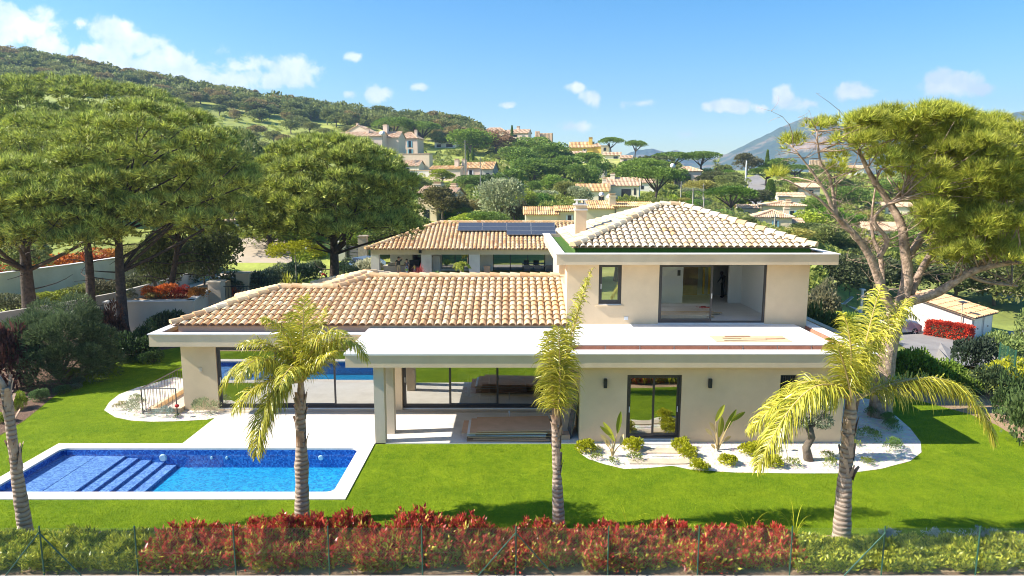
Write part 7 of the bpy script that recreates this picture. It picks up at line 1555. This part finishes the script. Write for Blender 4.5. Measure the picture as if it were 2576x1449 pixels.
# ------------------------------------------------------------------ village trees
PG = (.24, .34, .05); DP = (.20, .29, .05); OL = (.38, .41, .22); YG = (.45, .52, .06); BRN = (.44, .28, .16); OK_ = (.26, .29, .08); OG = (.42, .38, .09)
tl = [
 ('round', 2240, 500, 452, 90, PG, 'rounded green tree far behind the right pine, left of three'), ('round', 2320, 478, 432, 100, OK_, 'olive green tree far behind the right pine, middle of three'), ('round', 2130, 520, 470, 90, DP, 'dark green tree seen between the thin limbs of the right pine'),
 ('umbrella', 2100, 470, 424, 100, (.2, .3, .05), 'flat crowned pine beyond the distant road at the right'), ('round', 2180, 580, 530, 90, OG, 'yellowish tree behind the curved bare limb of the right pine'), ('round', 2400, 470, 420, 110, PG, 'far green tree at the right below the mountain'),
 ('umbrella', 2000, 455, 418, 90, (.17, .26, .05), 'flat dark pine right of the thin cypress by the mountain foot'), ('round', 2260, 640, 580, 110, PG, 'leafy tree just left of the thick horizontal pine limb'), ('round', 1660, 590, 540, 60, OK_, 'small dark oak behind the apex of the upper roof'),
 ('umbrella', 995, 372, 302, 110, DP, 'flat wide umbrella pine behind the large hill villa'), ('umbrella', 1062, 372, 312, 100, DP, 'umbrella pine with visible forked trunk right of the hill villa'),
 ('round', 1185, 392, 328, 110, PG, 'big rounded pine left of the brown leafed tree'), ('round', 1248, 388, 330, 96, BRN, 'reddish brown bare looking round tree among green pines'),
 ('cypress', 1281, 330, 306, 7, DP, 'shorter skyline cypress on the left'), ('cypress', 1296, 330, 300, 9, DP, 'tallest skyline cypress beside the ridge house'), ('cypress', 1288, 348, 318, 6, DP, 'small cypress in front of the pink ridge house'),
 ('feather', 1312, 348, 318, 30, OL, 'shaggy palm on the skyline, left of two'), ('feather', 1326, 348, 320, 26, OL, 'shaggy palm on the skyline, right of two'), ('feather', 1376, 348, 328, 22, (.12, .18, .06), 'dark palm beside the umbrella pine on the skyline'),
 ('umbrella', 1408, 358, 316, 66, DP, 'large umbrella pine on the skyline left of the other one'), ('umbrella', 1455, 365, 330, 62, DP, 'second umbrella pine on the skyline beside a thin pole'), ('cypress', 1461, 360, 334, 8, DP, 'narrow cypress in front of the second skyline umbrella pine'),
 ('umbrella', 1537, 390, 350, 72, DP, 'flat umbrella pine above the grey modern house'), ('umbrella', 1597, 400, 357, 60, DP, 'lone umbrella pine with bent trunk against the blue hills'),
 ('round', 1340, 400, 345, 110, PG, 'dense pine below the ridge houses'), ('round', 1390, 430, 360, 120, DP, 'deep green dense tree below the ridge palms'), ('round', 1300, 440, 372, 100, DP, 'dark pine left of the cream gable house'), ('round', 1345, 465, 398, 130, DP, 'broad dark pine in front of the cream gable house'), ('round', 1420, 462, 392, 110, DP, 'dark green pine below the yellow house'),
 ('round', 1460, 475, 415, 90, DP, 'tall dark tree left of the grey blue building'), ('round', 1400, 490, 440, 80, PG, 'rounded green tree in the middle of the village'), ('round', 1280, 480, 425, 90, DP, 'dark tree right of the orange roofed house'), ('round', 1480, 418, 385, 70, PG, 'small green tree below the yellow house'),
 ('round', 1505, 455, 400, 66, DP, 'dark upright tree beside the grey blue building'), ('round', 1585, 470, 405, 90, PG, 'bushy tree right of the grey blue building'), ('round', 1640, 450, 395, 120, (.15, .17, .06), 'olive green tree line below the lone pine'),
 ('umbrella', 1690, 440, 388, 120, DP, 'wide umbrella pine at the right, left one of the group'), ('umbrella', 1762, 440, 386, 110, DP, 'wide umbrella pine left of the mountain foot'), ('umbrella', 1620, 465, 405, 130, PG, 'broad green pine in front of the pine group'),
 ('round', 1850, 425, 375, 50, OK_, 'upright rounded tree below the mountain slope'), ('round', 1880, 440, 385, 70, (.17, .16, .07), 'brownish round tree left of the thin cypress'), ('fan', 1801, 446, 402, 46, (.34, .38, .10), 'pair of tall fan palms with pale crowns'),
 ('round', 1700, 470, 425, 70, DP, 'dark tree beside the pink house among pines'), ('feather', 1703, 470, 425, 46, (.26, .30, .08), 'feather palm in front of the pink house among pines'), ('umbrella', 1648, 520, 428, 130, DP, 'large dark leaning pine right of the cream house'), ('fan', 1557+20, 508, 452, 1, DP, 'x'),
 ('fan', 1652, 505, 444, 56, (.34, .38, .16), 'pale fan palm in front of the leaning dark pine'), ('cypress', 1928, 440, 382, 9, DP, 'thin dark cypress standing against the mountain foot'), ('cypress', 1936, 505, 455, 22, DP, 'broad cypress beside the distant road'), ('cypress', 1474, 500, 452, 12, (.10, .17, .04), 'slim bright cypress left of the cream house'),
 ('cypress', 1309, 500, 435, 14, DP, 'narrow cypress in the middle of the village, right of two'), ('cypress', 1276, 480, 422, 12, DP, 'narrow cypress in the middle of the village, left of two'), ('cypress', 1177, 410, 382, 6, DP, 'little cypress below the hill villa garden'), ('cypress', 1189, 412, 372, 7, DP, 'taller little cypress below the hill villa garden'),
 ('umbrella', 1838, 552, 476, 150, (.13, .22, .03), 'big bright domed umbrella pine behind the right roof slope'), ('umbrella', 1925, 470, 425, 90, (.12, .2, .03), 'domed umbrella pine beside the distant road'), ('round', 1960, 440, 400, 80, DP, 'dark low pine right of the thin cypress'),
 ('round', 1790, 475, 432, 80, (.16, .17, .06), 'grey green oak behind the wires'), ('round', 1835, 485, 440, 90, OK_, 'rounded oak left of the distant road'), ('round', 1760, 500, 455, 80, OG, 'orange green oak behind the utility poles'), ('round', 1900, 520, 478, 90, (.15, .16, .07), 'olive coloured tree right of the domed pine'),
 ('round', 1115, 560, 470, 120, (.19, .17, .06), 'brown green oak in front of the ochre house'), ('round', 1260, 570, 452, 110, OL, 'tall grey green olive like tree behind the solar panel roof'), ('round', 1215, 480, 440, 70, (.10, .15, .04), 'dark green shrub tree below the orange roofed house'), ('round', 1115, 462, 425, 64, (.34, .38, .03), 'bright yellow green tree in front of the pink house'),
 ('round', 1185, 482, 442, 90, (.18, .26, .05), 'medium green bushy tree below the pink house'), ('round', 1300, 565, 505, 70, (.15, .14, .07), 'dark brownish tree beside the striped roof house'), ('round', 1420, 505, 455, 60, (.3, .31, .08), 'pale olive tree in front of the village hedges'), ('round', 1455, 520, 470, 60, OL, 'small grey olive tree left of the cream house'),
 ('bush', 1340, 520, 486, 100, (.14, .26, .03), 'bright clipped hedge above the striped roof house'), ('bush', 1120, 552, 530, 60, (.22, .36, .03), 'bright green shrub beside the villa roof corner'), ('bush', 1170, 562, 540, 80, (.19, .2, .10), 'grey clipped shrub behind the villa roof'),
 ('spk', 0, 0, 0, 0, PG, ''), ('bush', 1600, 560, 505, 120, (.19, .22, .05), 'wispy green bush behind the left slope of the upper roof'), ('bush', 1520, 548, 510, 60, (.2, .24, .05), 'feathery bush at the striped roof corner'),
 ('bush', 1690, 530, 490, 60, (.3, .38, .04), 'round bright green bush left of the utility poles'), ('bush', 1650, 535, 505, 70, (.14, .18, .05), 'dark shrub at the foot of the dark leaning pine'), ('round', 2055, 560, 500, 90, DP, 'rounded pine right of the cluster house'), ('round', 2080, 575, 520, 80, (.22, .38, .03), 'bright green tree right of the cluster house'),
 ('round', 2040, 610, 560, 120, (.16, .2, .06), 'grey green bushy tree below the bright green one'), ('round', 1980, 620, 575, 130, OG, 'yellowish brown shrubbery above the right roof end'), ('round', 2110, 650, 590, 130, OK_, 'olive green thicket behind the right pine stem'), ('round', 1890, 590, 545, 60, (.17, .2, .06), 'scrubby tree at the roof slope near the wires'),
 ('round', 2090, 740, 640, 150, (.11, .13, .05), 'dark thicket behind the right end of the upper storey'), ('round', 2190, 745, 650, 150, (.13, .15, .06), 'shady green thicket behind the forked pine limbs'), ('round', 2300, 750, 655, 150, (.12, .15, .05), 'dense dark oak behind the garage, left part'), ('round', 2400, 755, 650, 160, (.13, .16, .05), 'dense oak behind the garage roof'),
 ('round', 2500, 780, 660, 150, (.15, .18, .05), 'green oak right of the garage'), ('round', 2580, 800, 640, 160, (.17, .19, .05), 'yellowish green tree at the right edge behind the drive'), ('round', 2540, 740, 620, 150, (.12, .15, .05), 'dark tree behind the low hanging pine limb'), ('bush', 2060, 800, 730, 90, (.2, .18, .09), 'twiggy brown bush behind the upper wall corner'),
 ('bush', 2140, 835, 790, 110, (.24, .34, .04), 'light green bush below the pool terrace'), ('round', 575, 600, 350, 170, (.17, .2, .06), 'tall pale tree between the tall pines and the middle pine'), ('round', 640, 560, 330, 110, (.2, .24, .06), 'pale green tree peeking above the darker small pine'), 
 ('round', 980, 640, 560, 130, (.17, .22, .06), 'pale green thicket under the middle pine right side'), ('round', 760, 640, 570, 120, (.26, .34, .05), 'sunny green thicket under the middle pine left side'), ('round', 900, 640, 580, 120, (.28, .36, .05), 'sunny meadow shrub tree under the middle pine'), ('round', 1040, 620, 540, 90, (.2, .26, .06), 'green tree at the left roof end of the neighbouring villa'),
]
for i, (k, px, pb, pt, w_, c, l_) in enumerate(tl):
    if w_ < 2: continue
    bgtree(k, px, pb, pt, w_, c, l_, None, i)
# filler vegetation of the village (individual trees, look alikes share a group)
rr = random.Random(21)
GREENS = [DP, PG, OK_, (.26, .31, .07), (.16, .23, .05), OL, (.36, .42, .06), OG, (.2, .34, .04), (.32, .28, .1), YG]
cnt = 0
for k in range(900):
    if cnt >= 280: break
    px = rr.uniform(540, 2620); top = float(np.interp(px, RX, RY))
    lo = top + 16 if px > 1250 else max(top+75, 395)
    hi = 600 if px < 2050 else 700
    if px < 1050: lo, hi = 395, 610
    py = lo + (hi-lo)*rr.random()**.9
    if 1865 < px < 1940 and py < 535: continue
    if 975 < px < 1060 and py < 400: continue
    if any(h[1]-6 < px < h[2]+6 and h[4]+2 < py < h[3]+22 for h in hl): continue
    p = T(px, py); s = mpp(p.y, p.z); w_ = rr.uniform(2.8, 6.0); h_ = w_*rr.uniform(.5, .85)
    if any(h[1] < px < h[2] and h[4] < py - h_/s and py > h[3] - 2 and py - h_/s < h[3]-6 for h in hl): h_ = max(.6, (py-h[3]+6)*s)
    kd = rr.choice(['round', 'round', 'bush', 'umbrella', 'oak'])
    if kd == 'bush': w_ *= .55; h_ *= .45
    plant(kd, p - Vector((0,0,.3)), w_/2, h_, rr.choice(GREENS), {'round': 'leafy garden tree among the hillside village houses', 'bush': 'garden bush in the greenery between the village houses', 'umbrella': 'flat topped pine in the greenery between the village houses', 'oak': 'small oak in the greenery between the village houses'}[kd], {'round': 'garden trees of the village', 'bush': 'garden bushes of the village', 'umbrella': 'pines of the village', 'oak': 'oaks of the village'}[kd], k)
    cnt += 1
# trees of the plot behind the photographer, seen only mirrored in the windows
for k in range(16):
    plant('round', Vector((-34+k*4.4+rr.uniform(-1, 1), -9+rr.uniform(-3, 3), -.1)), rr.uniform(2.4, 3.4), rr.uniform(4.5, 6.5), rr.choice([DP, PG, OK_]), 'leafy tree of the plot opposite the house', 'trees opposite the house', k)
# cork oaks on the hill
cnt = 0
for k in range(3000):
    if cnt >= 290: break
    px = rr.uniform(-60, 1205); top = float(np.interp(px, RX, RY)); dens = .95
    py = top + 3 + rr.random()**1.15*(150 if px < 1000 else 60)
    if py > top + 40 and 430 < px < 1100: dens = .28
    if px < 420 and py > top+70: continue
    if rr.random() > dens: continue
    if py > 372 and px > 980: continue
    p = T(px, py); s = mpp(p.y, p.z); w_ = rr.uniform(7, 12.5); h_ = rr.uniform(5.5, 8.5)
    if py > top+40: w_ *= .75; h_ *= .8
    plant('oak', p - Vector((0,0,.3)), w_/2, h_, rr.choice([(.22, .25, .07), (.26, .27, .08), (.29, .30, .09), (.19, .23, .065), (.34, .27, .1)]), 'dark rounded cork oak on the big hillside', 'cork oaks on the hill', k)
    cnt += 1
# scrub and dense wood on the slopes, nobody could count it
def scatter_mesh(nm, items, lib_i, mat, label, cat):
    r = np.random.default_rng(9); vs = []; fs = []; b = 0
    for (p, w_, h_) in items:
        n = 170; d = rand_dirs(n, r); d[:, 2] = np.abs(d[:, 2]); q = d*np.array([w_/2, w_/2, h_*.75])*(.75+.35*r.random((n, 1))) + np.array([p.x, p.y, p.z + h_*.22]); D = unit(d+rand_dirs(n, r)*.7)
        V, F = leaf_geo(q, D, perp(D, r), w_*.16*(.6+.8*r.random(n)), w_*.12); vs.append(V); fs.append(F+b); b += len(V)
    o = link(nm, np_mesh(nm, np.concatenate(vs), np.concatenate(fs), M['leaf']), kind='stuff', label=label, cat=cat); return o
it = []
for k in range(480):
    px = rr.uniform(-420, 1195); top = float(np.interp(px, RX, RY)); py = top + 1 + rr.random()**1.5*(60 if px < 400 else 24)
    p = T(px, py); it.append((p, rr.uniform(6, 11), rr.uniform(4, 7)))
scatter_mesh('forest', it, 0, 'leaf', 'dense oak wood covering the ridge of the hill', 'forest').color = (.27, .30, .085, 1)
it = []
for k in range(700):
    px = rr.uniform(400, 1080); top = float(np.interp(px, RX, RY)); py = top + 40 + rr.random()*150; p = T(px, py); it.append((p, rr.uniform(1.0, 2.6), rr.uniform(.5, 1.3)))
scatter_mesh('scrub', it, 0, 'leaf', 'low yellow green scrub on the open hillside', 'scrub').color = (.46, .50, .09, 1)
it = []
for k in range(2300):
    px = rr.uniform(1000, 2700); top = float(np.interp(px, RX, RY)); py = top + 6 + rr.random()*(200 if px < 2000 else 300)
    if 1865 < px < 1945 and py < 535: continue
    if any(h[1]-8 < px < h[2]+8 and h[4] < py < h[3]+14 for h in hl): continue
    if px > 2050 and py > 700: continue
    p = T(px, py); it.append((p, rr.uniform(2.0, 4.5), rr.uniform(.8, 2.0)))
scatter_mesh('undergrowth', it, 0, 'leaf', 'low green undergrowth between the village gardens', 'undergrowth').color = (.30, .34, .07, 1)
# ------------------------------------------------------------------ far mountains
def mountain(nm, prof, Y0, depth, seed):
    """prof: (px, py) skyline at distance Y0"""
    n = 140; m = 26; xs_ = np.linspace(prof[0][0], prof[-1][0], n); ys_ = np.interp(xs_, [p[0] for p in prof], [p[1] for p in prof]); V = []
    for j in range(m):
        v = j/(m-1)*1.25       # 0 foot towards camera, 1 ridge, >1 behind
        for i in range(n):
            pk = at(xs_[i], ys_[i], Y0); Yv = Y0 - depth*(1-v); hgt = (pk.z + 30)*(min(v, 2-v))**1.15 - 30; x = pk.x*(Yv/Y0)**.35
            nz = mnoise.noise(Vector((x*.004, Yv*.004, seed)))*.6 + mnoise.noise(Vector((x*.013, Yv*.013, seed)))*.25; V.append((x, Yv, hgt + nz*pk.z*.32*math.sin(math.pi*min(v, 1)) + mnoise.noise(Vector((x*.05, Yv*.05, seed)))*3))
    F = [(j*n+i, j*n+i+1, (j+1)*n+i+1, (j+1)*n+i) for j in range(m-1) for i in range(n-1)]
    me = np_mesh(nm, np.array(V), np.array(F), M['mountain']); me.polygons.foreach_set('use_smooth', [True]*len(F)); link(nm, me, kind='structure')
mountain('mountain', [(1700, 425), (1790, 402), (1830, 385), (1900, 352), (1960, 322), (2020, 298), (2055, 294), (2100, 305), (2160, 330), (2230, 342), (2320, 350), (2500, 380), (2800, 420)], 2300, 900, 3.3)
mountain('mountain', [(1480, 400), (1560, 395), (1600, 378), (1640, 374), (1670, 382), (1700, 378), (1740, 388), (1800, 398), (1900, 410)], 2900, 700, 7.3)
mountain('mountain', [(2250, 380), (2350, 320), (2440, 302), (2500, 296), (2560, 282), (2600, 275), (2700, 250), (2900, 260)], 2500, 900, 5.3)
pl = MB(); pl.add([(-6000, 560, -6), (6000, 560, -6), (6000, 6000, -6), (-6000, 6000, -6)], [(0,1,2,3)]); obj('plain', pl, M['ground'], kind='structure')
# ------------------------------------------------------------------ air
hz = MB(); hz.box(-2600, 2600, -70, 3400, -13, 420)
mh = bpy.data.materials.new('haze'); mh.use_nodes = True; nt = mh.node_tree; nt.nodes.remove(nt.nodes['Principled BSDF'])
pv = nt.nodes.new('ShaderNodeVolumePrincipled'); pv.inputs['Density'].default_value = HAZE; pv.inputs['Color'].default_value = (.42, .66, 1, 1); pv.inputs['Anisotropy'].default_value = .2
nt.links.new(pv.outputs[0], nt.nodes['Material Output'].inputs['Volume'])
if HAZE > 0: obj('haze', hz, mh, kind='stuff', label='thin bluish summer haze in the air', cat='haze')
# ------------------------------------------------------------------ light and sky
sd = Vector((1, .11, -.82)).normalized(); el = math.asin(-sd.z); az = math.atan2(-sd.x, -sd.y)
ld_ = bpy.data.lights.new('sun', 'SUN'); ld_.energy = SUN; ld_.angle = R(.53); ld_.color = (1, .93, .81); lo = bpy.data.objects.new('sun', ld_); COL.objects.link(lo); lo.rotation_euler = sd.to_track_quat('-Z', 'Y').to_euler()
w = bpy.data.worlds.new('World'); scene.world = w; w.use_nodes = True; nt = w.node_tree; bg = nt.nodes['Background']
sky = N(nt, 'ShaderNodeTexSky'); sky.sky_type = 'NISHITA'; sky.sun_disc = False; sky.sun_elevation = el; sky.sun_rotation = az; sky.air_density = 1.0; sky.dust_density = .6; sky.ozone_density = 1.2
bg.inputs[1].default_value = SKY
hs = N(nt, 'ShaderNodeHueSaturation'); hs.inputs['Saturation'].default_value = SKYSAT; hs.inputs['Value'].default_value = SKYVAL; L(nt, sky.outputs[0], hs.inputs['Color']); L(nt, hs.outputs[0], bg.inputs[0])
tc = N(nt, 'ShaderNodeTexCoord'); sx = N(nt, 'ShaderNodeSeparateXYZ'); L(nt, tc.outputs['Generated'], sx.inputs[0])
def mth(op, a, b=None, clamp=False):
    n = nt.nodes.new('ShaderNodeMath'); n.operation = op; n.use_clamp = clamp
    for i, v in enumerate((a, b)):
        if v is None: continue
        if isinstance(v, (int, float)): n.inputs[i].default_value = v
        else: L(nt, v, n.inputs[i])
    return n.outputs[0]
ay = mth('MAXIMUM', mth('ABSOLUTE', sx.outputs[1]), .05); u_ = mth('DIVIDE', sx.outputs[0], ay); v_ = mth('DIVIDE', sx.outputs[2], ay)
cb_ = N(nt, 'ShaderNodeCombineXYZ'); L(nt, u_, cb_.inputs[0]); L(nt, v_, cb_.inputs[1]); Pv = cb_.outputs[0]
def vm(op, a, b):
    n = nt.nodes.new('ShaderNodeVectorMath'); n.operation = op
    for i, v in enumerate((a, b)):
        if v is None: continue
        if isinstance(v, tuple): n.inputs[i].default_value = v
        else: L(nt, v, n.inputs[i])
    return n
def nz(scale, detail, rough, src, dist=0):
    n = N(nt, 'ShaderNodeTexNoise'); n.inputs['Scale'].default_value = scale; n.inputs['Detail'].default_value = detail; n.inputs['Roughness'].default_value = rough; n.inputs['Distortion'].default_value = dist; L(nt, src, n.inputs['Vector']); return n
wn = nz(7, 3, .6, Pv); off = vm('MULTIPLY', vm('SUBTRACT', wn.outputs['Color'], (.5, .5, .5)).outputs[0], (.05, .035, 0)).outputs[0]; Pd = vm('ADD', Pv, off).outputs[0]
CL = [(40, 62, 115, 58, 1), (-40, 40, 140, 60, 1), (120, 120, 60, 40, .9), (270, 75, 75, 30, .8), (340, 110, 100, 36, 1), (430, 140, 100, 40, 1), (250, 148, 105, 36, 1.1), (350, 170, 120, 34, 1), (470, 180, 110, 34, 1), (560, 205, 110, 34, .9), (220, 130, 40, 20, .8), (600, 172, 50, 14, .6),
      (735, 188, 78, 34, 1.1), (660, 165, 60, 24, .7), (700, 205, 80, 24, .9), (890, 148, 20, 11, .9), (963, 238, 36, 20, 1.1), (1063, 226, 34, 12, .7), (878, 238, 20, 12, .6), (1276, 261, 26, 10, .8), (1455, 224, 20, 14, .9), (1487, 250, 28, 20, 1.0), (1612, 266, 38, 14, .8), (1820, 264, 54, 16, .9),
      (1910, 266, 26, 12, .9), (1968, 248, 30, 20, 1.0), (2040, 262, 60, 18, .7), (2150, 240, 64, 26, 1.0), (2390, 212, 74, 34, 1.15), (2470, 226, 60, 16, .7), (1445, 312, 70, 9, .45), (205, 62, 30, 12, .5), (1720, 345, 40, 7, .2)]
mask = None
for (cx_, cy_, rx_, ry_, st_) in CL:
    d = ray(cx_, cy_); u0, v0 = d[0]/d[1], d[2]/d[1]; k1 = FOC/rx_*.93; k2 = FOC/ry_*.93
    s_ = vm('MULTIPLY', vm('SUBTRACT', Pd, (u0, v0, 0)).outputs[0], (k1, k2, 0)).outputs[0]; ln = N(nt, 'ShaderNodeVectorMath'); ln.operation = 'LENGTH'; L(nt, s_, ln.inputs[0])
    m_ = mth('MULTIPLY', mth('SUBTRACT', 1.15, ln.outputs['Value']), st_); mask = m_ if mask is None else mth('MAXIMUM', mask, m_)
n1 = nz(22, 8, .62, Pd, .3); n2 = nz(9, 5, .6, Pv)
dn = mth('ADD', mask, mth('MULTIPLY', mth('SUBTRACT', n1.outputs['Fac'], .5), 2.6)); dn = mth('ADD', dn, mth('MULTIPLY', mth('SUBTRACT', n2.outputs['Fac'], .5), .8))
al = N(nt, 'ShaderNodeMapRange'); al.interpolation_type = 'SMOOTHSTEP'; al.inputs[1].default_value = .04; al.inputs[2].default_value = .66; L(nt, dn, al.inputs[0]); al_m = mth('MULTIPLY', al.outputs[0], .93)
sh_ = nz(16, 5, .6, vm('ADD', Pd, (.0, .012, 0)).outputs[0]); cr = ramp(nt, sh_.outputs['Fac'], [(.38, (.66, .76, .93)), (.6, (1, 1, 1))])
b2 = N(nt, 'ShaderNodeBackground'); b2.inputs[1].default_value = CLOUD; L(nt, cr, b2.inputs[0]); ms = N(nt, 'ShaderNodeMixShader'); L(nt, al_m, ms.inputs[0]); L(nt, bg.outputs[0], ms.inputs[1]); L(nt, b2.outputs[0], ms.inputs[2]); L(nt, ms.outputs[0], nt.nodes['World Output'].inputs['Surface'])
# ------------------------------------------------------------------ output
scene.view_settings.view_transform = 'Standard'; scene.view_settings.look = 'None'; scene.view_settings.exposure = EXPO; scene.view_settings.gamma = 1
scene.cycles.filter_width = 1.0; scene.cycles.max_bounces = 8; scene.cycles.transparent_max_bounces = 12; scene.cycles.diffuse_bounces = 3; scene.cycles.volume_bounces = 0; scene.cycles.caustics_reflective = False; scene.cycles.caustics_refractive = False
for o in bpy.data.objects:
    if '_w' in o: del o['_w']
